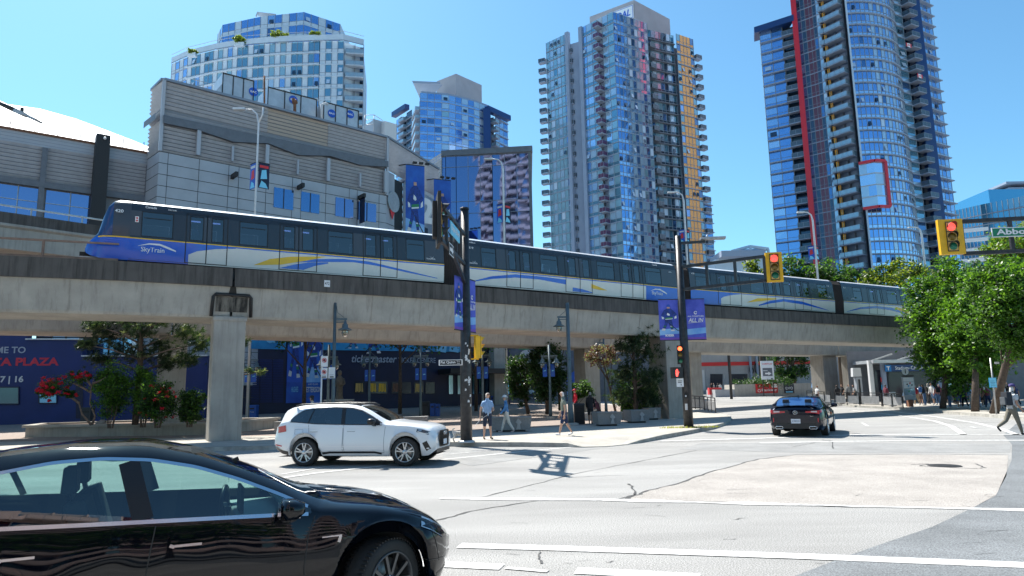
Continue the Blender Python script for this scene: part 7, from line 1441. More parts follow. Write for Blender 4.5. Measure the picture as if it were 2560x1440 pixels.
for sd_ in (-1, 1):
 b = MB(); K.line(b, [(-.55, .905), (-.60, .78), (-.63, .55), (-.62, .27), (-1.68, .27), (-1.70, .5), (-1.66, .80), (-1.64, .935)], .009, 'black', .003, sd_); b.build('door', tes, world=False)
 b = MB(); K.line(b, [(-1.69, .27), (-2.36, .27), (-2.50, .45), (-2.74, .72), (-2.80, .84), (-2.74, .98)], .009, 'black', .003, sd_); b.build('door', tes, world=False)
 for x in (-1.43, -2.42):
  b = MB(); K.line(b, [(x-.09, .79+(x < -2)*.02), (x+.09, .79+(x < -2)*.02)], .017, 'chrome', .012, sd_); K.line(b, [(x-.115, .797+(x < -2)*.02), (x-.085, .785+(x < -2)*.02)], .022, 'chrome', .014, sd_); b.build('door_handle', tes, world=False)
 b = MB(); K.line(b, [(-.50, .745), (-.35, .748)], .010, 'chrome', .01, sd_); K.line(b, [(-.36, .745), (-.375, .70)], .022, 'chrome', .012, sd_); b.build('wing_badge', tes, world=False)
 b = MB(); y = -.90*-sd_; P = []; 
 mir = [(0, 0, 0), (.10, 0, .005), (.155, 0, .05), (.15, 0, .12), (.08, 0, .145), (0, 0, .15), (-.03, 0, .08)]
 for t, sc_ in ((0, .8), (.05, 1.0), (.14, 1.0), (.20, .8), (.22, .45)):
  for q in mir: P.append((-.75+(q[0]-.06)*sc_+t*.0, sd_*(.93+t), .985+(q[2]-.07)*sc_))
 k = len(mir); b.add(P, [(i*k+j, i*k+(j+1) % k, (i+1)*k+(j+1) % k, (i+1)*k+j) for i in range(4) for j in range(k)]+[tuple(range(k)), tuple(range(4*k, 5*k))], 'paint_black', True); b.bar((-.71, sd_*.86, .925), (-.73, sd_*1.0, .935), .10, .035, 'chrome'); mo = b.build('wing_mirror', tes, world=False)
 b = MB(); b.add([(-.835, sd_*(.95+y_), z) for y_, z in ((0, .93), (.17, .93), (.16, 1.04), (.02, 1.04))], [(0, 1, 2, 3)], 'chrome'); b.build('mirror_glass', mo, world=False)
 b = MB(); K.line(b, [(.33, .77), (.43, .725), (.52, .67), (.58, .63)], .075, 'lamp_clear', .006, sd_); b.build('headlight', tes, world=False)
 b = MB(); K.line(b, [(-3.55, .97), (-3.75, .93)], .10, 'tail_red', .006, sd_); b.build('tail_light', tes, world=False)
 b = MB(); K.line(b, [(.42, .72), (.47, .60), (.52, .42)], .006, 'black', .003, sd_); K.line(b, [(.36, .46), (.60, .43)], .006, 'black', .003, sd_); K.line(b, [(.50, .30), (.66, .34)], .03, 'trim_black', .003, sd_); b.build('bumper_seam', tes, world=False)
for x, st, sd_ in ((0, math.radians(30), -1), (0, math.radians(30), 1), (-2.875, 0, -1), (-2.875, 0, 1)): wheel(tes, (x, sd_*(.80 if st == 0 else .785), .336), .336, .235, .236, 5, True, 'rim_grey', 'rim_grey', st, sd_, twin=.30, sw=.026)
seats(tes, (-1.75,), 'seat_cloth', zb=.52); seats(tes, (-2.72,), 'seat_cloth', zb=.50)
b = MB(); b.box((-.80, 0, .80), (.55, 1.5, .12), 'dash_pale'); b.box((-.62, 0, .93), (.22, 1.5, .035), 'dash_pale'); b.box((-2.0, 0, .30), (3.0, 1.5, .06), 'black'); b.box((-3.15, 0, .93), (.5, 1.2, .06), 'seat_cloth'); b.build('dashboard', tes, world=False, bevel=.02)
b = MB(); b.tube([(-1.12+.04*math.cos(2*PI*k/24), .38+.18*math.cos(2*PI*k/24), .86+.17*math.sin(2*PI*k/24)) for k in range(25)], .017, 'trim_black', 8); b.bar((-1.1, .22, .86), (-1.1, .54, .86), .05, .02, 'trim_black'); b.bar((-1.1, .38, .86), (-.9, .38, .78), .06, .06, 'trim_black'); b.build('steering_wheel', tes, world=False)
b = MB(); b.box((-1.02, 0, .95), (.025, .38, .24), 'black'); b.build('touch_screen', tes, world=False)
b = MB(); b.box((-1.15, 0, 1.24), (.04, .22, .06), 'trim_black'); b.bar((-1.12, 0, 1.27), (-1.05, 0, 1.30), .03, .03, 'trim_black'); b.add([(-1.12, .01, 1.22), (-1.12, .035, 1.13), (-1.12, -.035, 1.13), (-1.12, 0, 1.10)], [(0, 1, 3, 2)], 'td_green'); b.build('rear_view_mirror', tes, world=False)
b = MB(); o = V(-.78, .60, 1.02); ux = V(0, -1, 0); b.flat([(-.09, -.05), (.09, -.05), (.09, .07), (-.09, .07)], o, ux, V(-.6, 0, .75).normalized(), 'sign_white'); b.text('Uber', o-V(0, -.065, 0), ux, V(-.6, 0, .75).normalized(), .04, 'dark', w=.12, off=.004); b.text('Uber', o+V(0, .065*-1, 0)+V(0, .0, 0), V(0, 1, 0), V(-.6, 0, .75).normalized(), .04, 'dark', w=.12, off=.004, mirror=True); b.build('windscreen_card', tes, world=False)
b = MB(); b.bar((-.52, -.5, .985), (-.62, .25, 1.02), .02, .012, 'trim_black'); b.bar((-.45, -.62, .965), (-.50, .6, .99), .10, .03, 'trim_black'); b.build('wiper', tes, world=False)
SS = dict(wb=2.68, wr=.352, ar=.40, x0=-3.56, x1=.74, tum=.42,
 T=[(.74, .70), (.71, .86), (.63, .965), (.36, 1.03), (0, 1.075), (-.42, 1.125), (-.55, 1.17), (-1.0, 1.42), (-1.3, 1.535), (-1.7, 1.585), (-2.4, 1.59), (-3.0, 1.56), (-3.32, 1.51), (-3.40, 1.36), (-3.48, 1.15), (-3.54, 1.02), (-3.56, .85)],
 E=[(.74, .66), (.64, .82), (.42, .925), (.1, .985), (-.4, 1.02), (-.8, 1.03), (-1.6, 1.045), (-2.4, 1.07), (-2.9, 1.12), (-3.2, 1.13), (-3.45, 1.08), (-3.56, .80)],
 C=[(.9, .2), (-.50, 1.0), (-.62, 1.07), (-.9, 1.24), (-1.2, 1.39), (-1.5, 1.465), (-2.0, 1.485), (-2.5, 1.46), (-2.8, 1.41), (-2.98, 1.30), (-3.12, 1.16), (-3.2, 1.0)],
 W=[(.74, .66), (.69, .77), (.57, .86), (.25, .92), (0, .93), (-.6, .905), (-2.1, .905), (-2.7, .925), (-3.2, .90), (-3.45, .85), (-3.56, .76)],
 B=[(.74, .42), (.6, .26), (.4, .25), (-3.1, .27), (-3.4, .34), (-3.56, .46)], glass=(-3.13, -.64), wind=(-1.28, -.44), rear=(-3.50, -3.34), cladding=False)
r1 = onG(757, 1167); f1 = onG(1013, 1166); d = (f1-r1); sc_ = d.length/2.68; yaw = math.atan2(d.y, d.x)-.03; c_, s_ = math.cos(yaw), math.sin(yaw)
suv = thing('car', (f1.x-.86*s_*sc_, f1.y+.86*c_*sc_, 0), 'white compact SUV with dark windows driving right, middle of the junction', 'car', rz=yaw); suv.scale = (sc_, sc_, sc_*.985)
K = Car(SS); K.build(suv, 'paint_white')
for sd_ in (-1, 1):
 b = MB(); K.line(b, K.curve('C', -3.14, -.62, 50, .006), .02, 'trim_black', .006, sd_, 2); K.line(b, K.curve('E', -3.1, -.62, 40, .004), .018, 'trim_black', .006, sd_, 2)
 K.line(b, [(-1.66, 1.05), (-1.70, 1.48)], .10, 'trim_black', .005, sd_); K.line(b, [(-2.60, 1.09), (-2.50, 1.46)], .03, 'trim_black', .005, sd_); K.line(b, [(-.70, 1.04), (-.80, 1.16)], .09, 'trim_black', .005, sd_); b.build('window_trim', suv, world=False)
 for pts in ([(-.52, 1.0), (-.55, .7), (-.55, .34), (-1.60, .34), (-1.63, .6), (-1.63, 1.03)], [(-1.65, 1.03), (-1.65, .34), (-2.22, .36), (-2.34, .62), (-2.55, .83), (-2.58, 1.06)]): b = MB(); K.line(b, pts, .012, 'mullion', .003, sd_); b.build('door', suv, world=False)
 for x in (-1.42, -2.42): b = MB(); K.line(b, [(x-.11, .90), (x+.10, .90)], .035, 'paint_white', .022, sd_); K.line(b, [(x-.11, .875), (x+.10, .875)], .012, 'mullion', .010, sd_); b.build('door_handle', suv, world=False)
 b = MB(); K.line(b, [(-.62, .315), (-.8, .35), (-2.0, .35), (-2.2, .32)], .05, 'trim_black', .01, sd_); b.build('sill_trim', suv, world=False)
 b = MB(); K.line(b, [(.02, .985), (-.4, 1.0), (-1.0, .965), (-2.2, .97), (-3.0, 1.0)], .012, 'white', .010, sd_); K.line(b, [(-.6, .50), (-2.1, .50)], .01, 'white', .006, sd_); K.line(b, [(-2.95, .94), (-2.72, .94), (-2.72, .82), (-2.95, .82), (-2.95, .94)], .007, 'mullion', .003, sd_); b.build('crease', suv, world=False)
 b = MB(); K.line(b, [(-3.20, .97), (-3.45, .93)], .16, 'tail_red', .012, sd_); b.build('tail_light', suv, world=False)
 b = MB(); K.line(b, [(-3.30, .52), (-3.52, .55)], .03, 'tail_red', .008, sd_); b.build('reflector', suv, world=False); b = MB(); K.line(b, [(-3.14, .33), (-3.3, .36), (-3.52, .47)], .10, 'trim_black', .008, sd_); b.build('bumper_trim', suv, world=False)
 b = MB(); K.line(b, [(.30, .885), (.46, .86), (.60, .81)], .08, 'lamp_dark', .010, sd_); K.line(b, [(.32, .86), (.48, .81), (.62, .81)], .016, 'white', .014, sd_); K.line(b, [(.34, .90), (.42, .88)], .035, 'lamp_clear', .013, sd_); b.build('headlight', suv, world=False)
 b = MB(); K.line(b, [(.50, .60), (.56, .48), (.60, .40)], .12, 'trim_black', .008, sd_); b.build('air_intake', suv, world=False)
 b = MB(); y = sd_*.99; P = []; mir = [(0, .0), (.12, .0), (.17, .05), (.16, .12), (.08, .15), (0, .14), (-.03, .07)]
 for t, q_ in ((0, .85), (.06, 1), (.16, 1), (.22, .7)):
  for a in mir: P.append((-.84+(a[0]-.06)*q_, sd_*(.93+t), 1.12+(a[1]-.07)*q_))
 k = 7; b.add(P, [(i*k+j, i*k+(j+1) % k, (i+1)*k+(j+1) % k, (i+1)*k+j) for i in range(3) for j in range(k)]+[tuple(range(k)), tuple(range(21, 28))], 'trim_black', True); b.bar((-.80, sd_*.88, 1.03), (-.82, sd_*1.0, 1.07), .09, .06, 'trim_black'); b.build('wing_mirror', suv, world=False)
 b = MB(); b.tube([(-1.25, sd_*.66, 1.52), (-1.4, sd_*.66, 1.575), (-2.2, sd_*.665, 1.60), (-2.9, sd_*.655, 1.575), (-3.05, sd_*.65, 1.54)], .018, 'trim_black', 6); b.build('roof_rail', suv, world=False)
for x, sd_ in ((0, -1), (0, 1), (-2.68, -1), (-2.68, 1)): wheel(suv, (x, sd_*.80, .352), .352, .235, .245, 5, True, 'rim_silver', 'rim_silver', 0, sd_, twin=.20, sw=.030)
b = MB(); fx = .745
b.add([(fx+dx, y, z) for dx, y, z in ((.012, -.40, .86), (.012, .40, .86), (.02, .50, .72), (.02, .36, .44), (.02, -.36, .44), (.02, -.50, .72))], [(0, 1, 2, 3, 4, 5)], 'trim_black')
for k in range(-4, 5): b.bar((fx+.03, k*.09, .46), (fx+.03, k*.09, .84), .012, .02, 'dark')
b.build('grille', suv, world=False)
for dy in (-.105, -.035, .035, .105): b = MB(); b.tube([(fx+.045, dy+.045*math.cos(2*PI*k/14), .78+.045*math.sin(2*PI*k/14)) for k in range(15)], .006, 'chrome', 5); b.build('emblem_ring', suv, world=False)
b = MB(); b.box((fx+.04, 0, .56), (.01, .30, .13), 'plate'); b.build('number_plate', suv, world=False); b = MB(); b.box((.64, 0, .36), (.2, 1.2, .10), 'trim_black'); b.build('front_skirt', suv, world=False)
seats(suv, (-1.65,), 'seat_cloth', zb=.62); seats(suv, (-2.5,), 'seat_cloth', zb=.62); b = MB(); b.box((-.72, 0, .93), (.5, 1.4, .14), 'trim_black'); b.box((-1.8, 0, .4), (2.8, 1.5, .06), 'black'); b.build('dashboard', suv, world=False); b = MB(); b.add([(x, y, 1.5-.02) for x in (-1.3, -2.9) for y in (-.55, .55)], [(0, 1, 3, 2)], 'seat_cloth'); b.build('headlining', suv, world=False); b = MB(); b.add([(-1.35, -.5, 1.592), (-1.35, .5, 1.592), (-2.3, .5, 1.60), (-2.3, -.5, 1.60)], [(0, 1, 2, 3)], 'pane_roof'); b.build('sunroof', suv, world=False)
AS = dict(wb=2.87, wr=.34, ar=.385, x0=-3.98, x1=.95, tum=.5,
 T=[(.95, .62), (.85, .74), (.4, .88), (0, .93), (-.6, .99), (-.75, 1.03), (-1.3, 1.30), (-1.7, 1.415), (-2.3, 1.43), (-2.8, 1.37), (-3.3, 1.19), (-3.55, 1.10), (-3.80, 1.085), (-3.93, 1.07), (-3.98, .90)],
 E=[(.95, .56), (.7, .76), (.3, .86), (-.5, .93), (-1.2, .96), (-2.2, .985), (-3.0, 1.01), (-3.6, 1.01), (-3.85, .98), (-3.98, .84)],
 C=[(.9, .2), (-.66, .9), (-.8, 1.0), (-1.2, 1.19), (-1.6, 1.31), (-2.0, 1.345), (-2.4, 1.33), (-2.8, 1.24), (-3.2, 1.10), (-3.4, 1.0), (-3.5, .8)],
 W=[(.95, .66), (.8, .82), (.4, .92), (0, .945), (-1.4, .93), (-2.9, .955), (-3.5, .93), (-3.8, .88), (-3.98, .80)],
 B=[(.95, .3), (.6, .2), (-3.4, .21), (-3.8, .26), (-3.98, .32)], glass=(-3.25, -.82), wind=(-1.62, -.72), rear=(-3.50, -2.72), rearglass='glass_blue')
mat('glass_blue', (.06, .16, .36), .04, metal=.7)
rl = onG(1943, 1089); yaw = math.radians(61); c_, s_ = math.cos(yaw), math.sin(yaw); sc_ = 1.06; rr_ = onG(2060, 1089); ctr = V((rl.x+rr_.x)/2, (rl.y+rr_.y)/2, 0)
acu = thing('car', (ctr.x+(2.87+.15)*c_*sc_, ctr.y+(2.87+.15)*s_*sc_, 0), 'black saloon seen from behind driving away towards the station', 'car', rz=yaw); acu.scale = (sc_,)*3
K = Car(AS); K.build(acu, 'paint_navy'); rx = -3.985
for sd_ in (-1, 1):
 b = MB(); K.line(b, K.curve('C', -3.3, -.8, 40, .004), .014, 'chrome', .005, sd_, 2); K.line(b, [(-1.95, .98), (-2.0, 1.34)], .09, 'trim_black', .005, sd_); K.line(b, [(-2.85, 1.0), (-2.8, 1.2)], .04, 'trim_black', .005, sd_); b.build('window_trim', acu, world=False)
 for pts in ([(-.85, .93), (-.85, .3), (-1.9, .3), (-1.92, .97)], [(-1.94, .97), (-1.94, .3), (-2.45, .33), (-2.62, .65), (-2.9, .85), (-2.9, 1.0)]): b = MB(); K.line(b, pts, .010, 'black', .003, sd_); b.build('door', acu, world=False)
 for x in (-1.7, -2.7): b = MB(); K.line(b, [(x-.1, .82), (x+.1, .82)], .03, 'paint_navy', .02, sd_); b.build('door_handle', acu, world=False)
 b = MB(); K.line(b, [(-3.72, .93), (-3.95, .88)], .09, 'tail_red', .008, sd_); b.add([(rx-.004, sd_*y, z) for y, z in ((.80, .93), (.80, .80), (.66, .83), (.34, .855), (.34, .90), (.60, .925))], [tuple(range(6)) if sd_ > 0 else tuple(range(6))[::-1]], 'tail_red'); b.add([(rx-.008, sd_*y, z) for y, z in ((.72, .915), (.72, .86), (.52, .87), (.52, .91))], [(0, 1, 2, 3)], 'tail_clear'); b.build('tail_light', acu, world=False)
 b = MB(); b.box((rx-.01, sd_*.74, .60), (.02, .03, .14), 'tail_red'); b.build('reflector', acu, world=False)
 b = MB(); b.tube([(rx-.03, sd_*.56+x, .335+z) for x, z in ((-.13, 0), (-.10, .045), (.10, .045), (.13, 0), (.10, -.045), (-.10, -.045), (-.13, 0))], .012, 'chrome', 6); b.add([(rx-.012, sd_*.56+x, .335+z) for x, z in ((-.12, 0), (-.10, .04), (.10, .04), (.12, 0), (.10, -.04), (-.10, -.04))], [tuple(range(6))], 'black'); b.build('exhaust', acu, world=False)
 b = MB(); P = []; mir = [(0, .0), (.12, .0), (.17, .05), (.16, .12), (.08, .15), (0, .14), (-.03, .07)]
 for t, q_ in ((0, .85), (.06, 1), (.16, 1), (.22, .7)):
  for a in mir: P.append((-1.02+(a[0]-.06)*q_, sd_*(.96+t), 1.05+(a[1]-.07)*q_))
 k = 7; b.add(P, [(i*k+j, i*k+(j+1) % k, (i+1)*k+(j+1) % k, (i+1)*k+j) for i in range(3) for j in range(k)]+[tuple(range(k)), tuple(range(21, 28))], 'paint_navy', True); b.bar((-.98, sd_*.9, .97), (-1.0, sd_*1.0, 1.0), .08, .04, 'trim_black'); b.build('wing_mirror', acu, world=False)
for x, sd_ in ((0, -1), (0, 1), (-2.87, -1), (-2.87, 1)): wheel(acu, (x, sd_*.83, .34), .34, .245, .245, 5, True, 'rim_silver', 'rim_silver', 0, sd_, twin=.2)
b = MB(); b.box((rx-.012, 0, .56), (.015, .31, .155), 'plate'); b.text('SC0H1D', (rx-.021, .0, .53), (0, -1, 0), (0, 0, 1), .07, 'sign_navy', al='c', w=.26, off=.003); b.build('number_plate', acu, world=False)
b = MB(); b.tube([(rx-.012, .07*math.cos(2*PI*k/16), .86+.06*math.sin(2*PI*k/16)) for k in range(17)], .008, 'chrome', 5); b.text('A', (rx-.012, 0, .83), (0, -1, 0), (0, 0, 1), .07, 'chrome', al='c', off=.006); b.build('emblem', acu, world=False)
b = MB(); b.text('TLX', (rx+.01, -.52, .985), (0, -1, 0), (0, 0, 1), .035, 'chrome', off=.012); b.text('SH-AWD', (rx-.01, -.48, .72), (0, -1, 0), (0, 0, 1), .02, 'chrome', off=.006); b.build('badge', acu, world=False)
b = MB(); b.box((rx+.02, 0, .40), (.06, 1.3, .20), 'trim_black'); b.box((rx+.14, 0, 1.095), (.16, 1.5, .02), 'paint_navy'); b.build('rear_diffuser', acu, world=False)
b = MB(); b.add([(-2.6, 0, 1.40), (-2.78, 0, 1.40), (-2.80, 0, 1.47), (-2.74, 0, 1.48)], [(0, 1, 2, 3)], 'black'); b.box((-2.7, 0, 1.43), (.14, .03, .07), 'black', 0, .5); b.build('antenna', acu, world=False)
seats(acu, (-1.9,), 'seat_cloth', zb=.5); seats(acu, (-2.75,), 'seat_cloth', zb=.5); b = MB(); b.box((-.95, 0, .86), (.5, 1.4, .14), 'trim_black'); b.build('dashboard', acu, world=False)
# ---------------------------------------------------------------- vegetation
import numpy as np
def leafmesh(name, parent, pts, size, m, rng, flat=.35, kind='leaf', rot=None):
 n = len(pts); pts = np.asarray(pts, float)-(np.array(parent.location) if parent else 0); a = rng.normal(size=(n, 3)); a[:, 2] = np.abs(a[:, 2])*(1/flat)*.5+.15; a /= np.linalg.norm(a, axis=1)[:, None]
 t = rng.normal(size=(n, 3)); t -= a*(t*a).sum(1)[:, None]; t /= np.linalg.norm(t, axis=1)[:, None]; u = np.cross(a, t); s = (size*rng.uniform(.6, 1.35, n))[:, None]
 q = np.stack([pts-t*s, pts+u*s*.55+a*s*.12, pts+t*s, pts-u*s*.55+a*s*.12], 1).reshape(-1, 3)
 me = bpy.data.meshes.new(name); me.vertices.add(4*n); me.vertices.foreach_set('co', q.ravel()); me.loops.add(4*n); me.loops.foreach_set('vertex_index', np.arange(4*n)); me.polygons.add(n); me.polygons.foreach_set('loop_start', np.arange(0, 4*n, 4)); me.polygons.foreach_set('loop_total', np.full(n, 4))
 ms = m if isinstance(m, (list, tuple)) else [m]
 for k in ms: me.materials.append(MATS[k])
 me.update(calc_edges=True)
 if len(ms) > 1: me.polygons.foreach_set('material_index', rng.choice(len(ms), n, p=None))
 o = bpy.data.objects.new(name, me); COL.objects.link(o); o.parent = parent; return o
def crown_pts(c, r, nclump, per, rng, cs=.28, shell=.55, holes=0):
 c = np.array(c); r = np.array(r); P = []
 for k in range(nclump):
  d = rng.normal(size=3); d /= np.linalg.norm(d); rad = rng.uniform(shell, 1.0)**.8*(1+.13*math.sin(5*math.atan2(d[1], d[0])+k % 3)); q = c+d*r*rad
  s = cs*rng.uniform(.6, 1.3)*r.mean(); P.append(q+rng.normal(size=(per, 3))*s*np.array([.5, .5, .36]))
 return np.concatenate(P)
def tree(name, base, h, cc, cr, label, leaf, nclump=90, per=90, size=.09, trunk=.14, lean=(0, 0), group=None, seed=1, limbs=7, bark='wood_bark', cat='tree', cs=.28, shell=.5, tr0=True):
 rng = np.random.default_rng(seed); t = thing(name, tuple(base), label, cat, group); b = MB(); top = (cc[0], cc[1], cc[2]+cr[2]*.2); B = Vector(base); T_ = Vector(top)
 if tr0: b.tube([B, B+(T_-B)*.35+V(lean[0], lean[1], 0), T_-(T_-B)*.25, T_], [trunk*1.25, trunk, trunk*.6, trunk*.2], bark, 10); b.build('trunk', t)
 b = MB()
 for k in range(limbs):
  a = 2*PI*k/limbs+rng.uniform(-.3, .3); s_ = rng.uniform(.35, .7); p = B+(T_-B)*s_; e = Vector((cc[0]+cr[0]*.75*math.cos(a), cc[1]+cr[1]*.75*math.sin(a), cc[2]+cr[2]*rng.uniform(-.4, .6))); m_ = (p+e)/2+V(0, 0, -.1*cr[2]); b.tube([p, m_, e], [trunk*.45, trunk*.3, trunk*.1], bark, 6)
 b.build('limb', t); leafmesh('crown', t, crown_pts(cc, cr, nclump, per, rng, cs, shell), size, leaf, rng); return t
G3 = 'street trees on the station pavement'
def ct(px0, px1, y0, y1, Y): a, c = atY(px0, y1, Y), atY(px1, y0, Y); return ((a.x+c.x)/2, Y, (a.z+c.z)/2), (abs(c.x-a.x)/2, abs(c.x-a.x)/2*.9, abs(c.z-a.z)/2)
b1 = onG(2357, 1022, .15); c, r = ct(2300, 2465, 655, 985, b1.y); tree('maple_tree', b1, 0, c, r, 'leafy green maple with its trunk among the crowd, leftmost of the pavement trees', ['leaf_maple', 'leaf_maple', 'leaf_dark', 'leaf_bright'], 300, 120, .12, .17, seed=3, group=G3, cs=.22)
b2 = onG(2438, 1029, .15); c, r = ct(2385, 2500, 690, 965, b2.y+1.5); tree('maple_tree', b2, 0, c, r, 'green maple with a pale-edged trunk, middle of the pavement trees', ['leaf_maple', 'leaf_maple', 'leaf_bright'], 190, 110, .11, .19, seed=4, group=G3, cs=.24)
b3 = onG(2485, 1034, .15); c, r = ct(2455, 2660, 640, 900, b3.y-2.5); tree('maple_tree', b3, 0, c, r, 'green maple spreading out of the right edge, trunk beside the blue notice', ['leaf_maple', 'leaf_bright', 'leaf_maple', 'leaf_dark'], 300, 120, .10, .20, seed=5, group=G3, cs=.22)
c, r = ct(2490, 2640, 545, 700, 66); tree('tree', (c[0], 66, .5), 0, c, r, 'taller yellow-green tree behind the maples at the right edge', ['leaf_yellow', 'leaf_maple'], 120, 100, .16, .2, seed=6)
c, r = ct(2420, 2520, 655, 780, 60); tree('tree', (c[0], 60, .5), 0, c, r, 'bluish green tree filling the gap between the two big maples', ['leaf_dark', 'leaf_maple'], 70, 90, .14, .15, seed=7)
hz = [(1850, 1935, 660, 745, 96, 'leaf_yellow', 'yellow-green treetop beside the yellow signal, behind the train'), (1925, 2010, 632, 745, 100, 'leaf_dark', 'dark green tree above the train just right of the yellow signal'), (1995, 2080, 650, 750, 98, 'leaf_dark', 'dark green tree at the foot of the red fin behind the train'), (2040, 2130, 645, 750, 104, 'leaf_maple', 'mid-green tree right of the red fin behind the train'), (2110, 2190, 655, 760, 100, 'leaf_dark', 'dark tree below the yellow column of the curved tower'), (2160, 2250, 645, 765, 96, 'leaf_yellow', 'yellow-green feathery tree behind the train tail, left one'), (2225, 2320, 640, 770, 92, 'leaf_yellow', 'yellow-green feathery tree behind the train tail, right one')]
for i, (x0, x1, y0, y1, Y, lf, lb) in enumerate(hz): c, r = ct(x0, x1, y0, y1+110, Y); tree('tree', (c[0], Y, .9), 0, c, r, lb, [lf, 'leaf_dark'] if lf != 'leaf_dark' else ['leaf_dark', 'leaf_dark', 'leaf_maple'], 90, 90, .22, .25, seed=20+i, limbs=4, group='trees behind the train tail', cs=.26)
c, r = ct(1925, 2010, 850, 962, 92); tree('tree', (c[0], 92, 1.0), 0, c, r, 'dark street tree behind the warehouse sign', ['leaf_dark', 'leaf_maple', 'leaf_dark'], 60, 80, .16, .25, seed=40)
c, r = ct(1845, 1990, 945, 968, 90); tree('hedge', (c[0], 90, 2.2), 0, c, r, 'low dark hedge along the top of the far planter wall', 'leaf_dark', 50, 60, .12, .05, seed=41, cat='hedge', limbs=1, tr0=False)
c, r = ct(1268, 1330, 880, 1008, 52); tree('tree', (c[0]+.6, 52, .3), 0, c, r, 'dark plaza tree left of the dark-trunked one, in front of the bank sign', ['leaf_dark', 'leaf_dark'], 70, 80, .09, .12, seed=42)
c, r = ct(1320, 1412, 850, 1005, 50); tree('tree', (c[0], 50, .3), 0, c, r, 'dark broad plaza tree behind the man in the grey shirt', ['leaf_dark', 'leaf_dark'], 150, 80, .09, .14, seed=43)
c, r = ct(1412, 1480, 950, 1000, 46); tree('hedge', (c[0], 46, .3), 0, c, r, 'clipped green hedge behind the lamp post and red-capped person', ['leaf_dark', 'leaf_maple'], 60, 70, .06, .04, seed=44, cat='hedge', limbs=1, tr0=False)
c, r = ct(1463, 1545, 862, 915, 44); tree('maple_tree', (c[0]+.8, 44, .3), 0, c, r, 'purple-leaved maple in front of the rear guideway pillar', ['leaf_red', 'leaf_red', 'pine_pale'], 60, 60, .06, .07, seed=45, cs=.3)
c, r = ct(1535, 1640, 930, 1045, 43); tree('shrub', (c[0], 43, .3), 0, c, r, 'dense dark shrub below the pine, behind the domed bin', ['leaf_dark', 'leaf_dark', 'leaf_maple'], 110, 80, .06, .06, seed=46, cat='shrub')
for i, (x, y, Y, rr, z) in enumerate(((760, 700, 50, 4.2, 8.6), (1000, 740, 55, 4.2, 8.2), (1190, 760, 60, 4.0, 8.2), (1400, 780, 56, 4.2, 8))):     # unseen trees added to shade the plaza, hidden behind train and guideway
 p = atY(x, 1000, Y); tree('plaza_tree', (p.x, Y, .4), 0, (p.x, Y, z), (rr, rr*.9, 2.6), ['broad plaza tree hidden behind the leading car, nearest the arena', 'plaza tree hidden behind the second train car', 'plaza tree behind the signal pole and train', 'plaza tree behind the right lamp post and train'][i], ['leaf_dark', 'leaf_maple'], 90, 90, .14, .13, seed=50+i, group='canopy trees of the plaza')
def pine(base, pts, label, seed, ntuft=220, tsz=.30, n_side=0, group='pines under the guideway', dens=16):
 rng = random.Random(seed); t = thing('pine_tree', tuple(base), label, 'pine tree', group); b = MB(); B = Vector(base); H_ = max(p[2] for p in pts)+.3
 b.tube([B, (B.x+.05, B.y, B.z+(H_-B.z)*.5), (B.x-.05, B.y, H_)], [.15, .12, .06], 'wood_bark', 9); b.build('trunk', t); br = MB(); nd = MB()
 for (x, y, z, R2) in pts:
  st = Vector((B.x, B.y, B.z+(z-B.z)*.82)); e = Vector((x, y, z)); br.tube([st, (st+e)/2+V(0, 0, .1), e], [.05, .035, .015], 'branch', 5)
  for k in range(ntuft//len(pts)):
   d = Vector((rng.gauss(0, 1), rng.gauss(0, 1), rng.gauss(0, .6))); q = e+d*R2*.5; m = 'pine_pale' if rng.random() < .12 else 'pine_leaf'
   for j in range(dens):
    v = Vector((rng.gauss(0, 1), rng.gauss(0, 1), rng.gauss(0, 1)+.25)).normalized(); s_ = tsz*rng.uniform(.6, 1.1); w_ = v.cross(Vector((rng.random(), rng.random(), rng.random()))).normalized()*.017; nd.add([q-w_, q+w_, q+v*s_], [(0, 1, 2)], m)
 br.build('limb', t); nd.build('crown', t); return t
Yp = 32.5; pb = atY(338, 1060, Yp)
Q = [(atY(x, y, Yp+dy).x, Yp+dy, atY(x, y, Yp+dy).z, s) for x, y, dy, s in ((240, 815, -.6, .5), (215, 862, -1.0, .3), (270, 840, .3, .7), (310, 800, .2, .8), (350, 830, -.3, .8), (390, 800, .4, .7), (430, 790, .2, .7), (470, 830, .5, .7), (500, 860, -.2, .6), (300, 870, .3, .8), (350, 890, .2, .8), (400, 870, .4, .8), (250, 900, .3, .5), (280, 780, .5, .8), (340, 770, .5, .8), (420, 910, .3, .6), (470, 900, .3, .6))]
pine((pb.x, Yp, .7), Q, 'tall dark pine rising from the planting bed, left of the first pillar', 3, 1500, .26)
Yp = 30.5; pb = atY(612, 1060, 33); Q = [(atY(x, y, 31.5).x, 31.5, atY(x, y, 31.5).z, s) for x, y, s in ((612, 850, .22), (622, 928, .22), (650, 930, .16), (605, 862, .2), (600, 935, .2))]
pine((atY(560, 1060, 31.8).x, 31.8, .7), Q, 'slim pine behind the first pillar with pale tufts showing on its right', 4, 60, .24)
Yp = 41.5; pb = atY(1590, 1040, Yp); Q = [(atY(x, y, Yp).x, Yp+dy, atY(x, y, Yp).z, s) for x, y, dy, s in ((1590, 850, 0, .9), (1560, 870, -.4, .7), (1615, 880, .3, .9), (1580, 915, 0, 1.0), (1620, 940, -.5, .8), (1560, 940, .3, .8), (1618, 960, -.8, .4), (1600, 985, .2, .9), (1555, 990, .2, .7), (1625, 1000, 0, .7), (1600, 830, .5, .9))]
pine((pb.x, Yp, .2), Q, 'dark pine with pale needle rosettes left of the second guideway pillar', 5, 1100, .30)
Ys = 31.2; rng = np.random.default_rng(9)
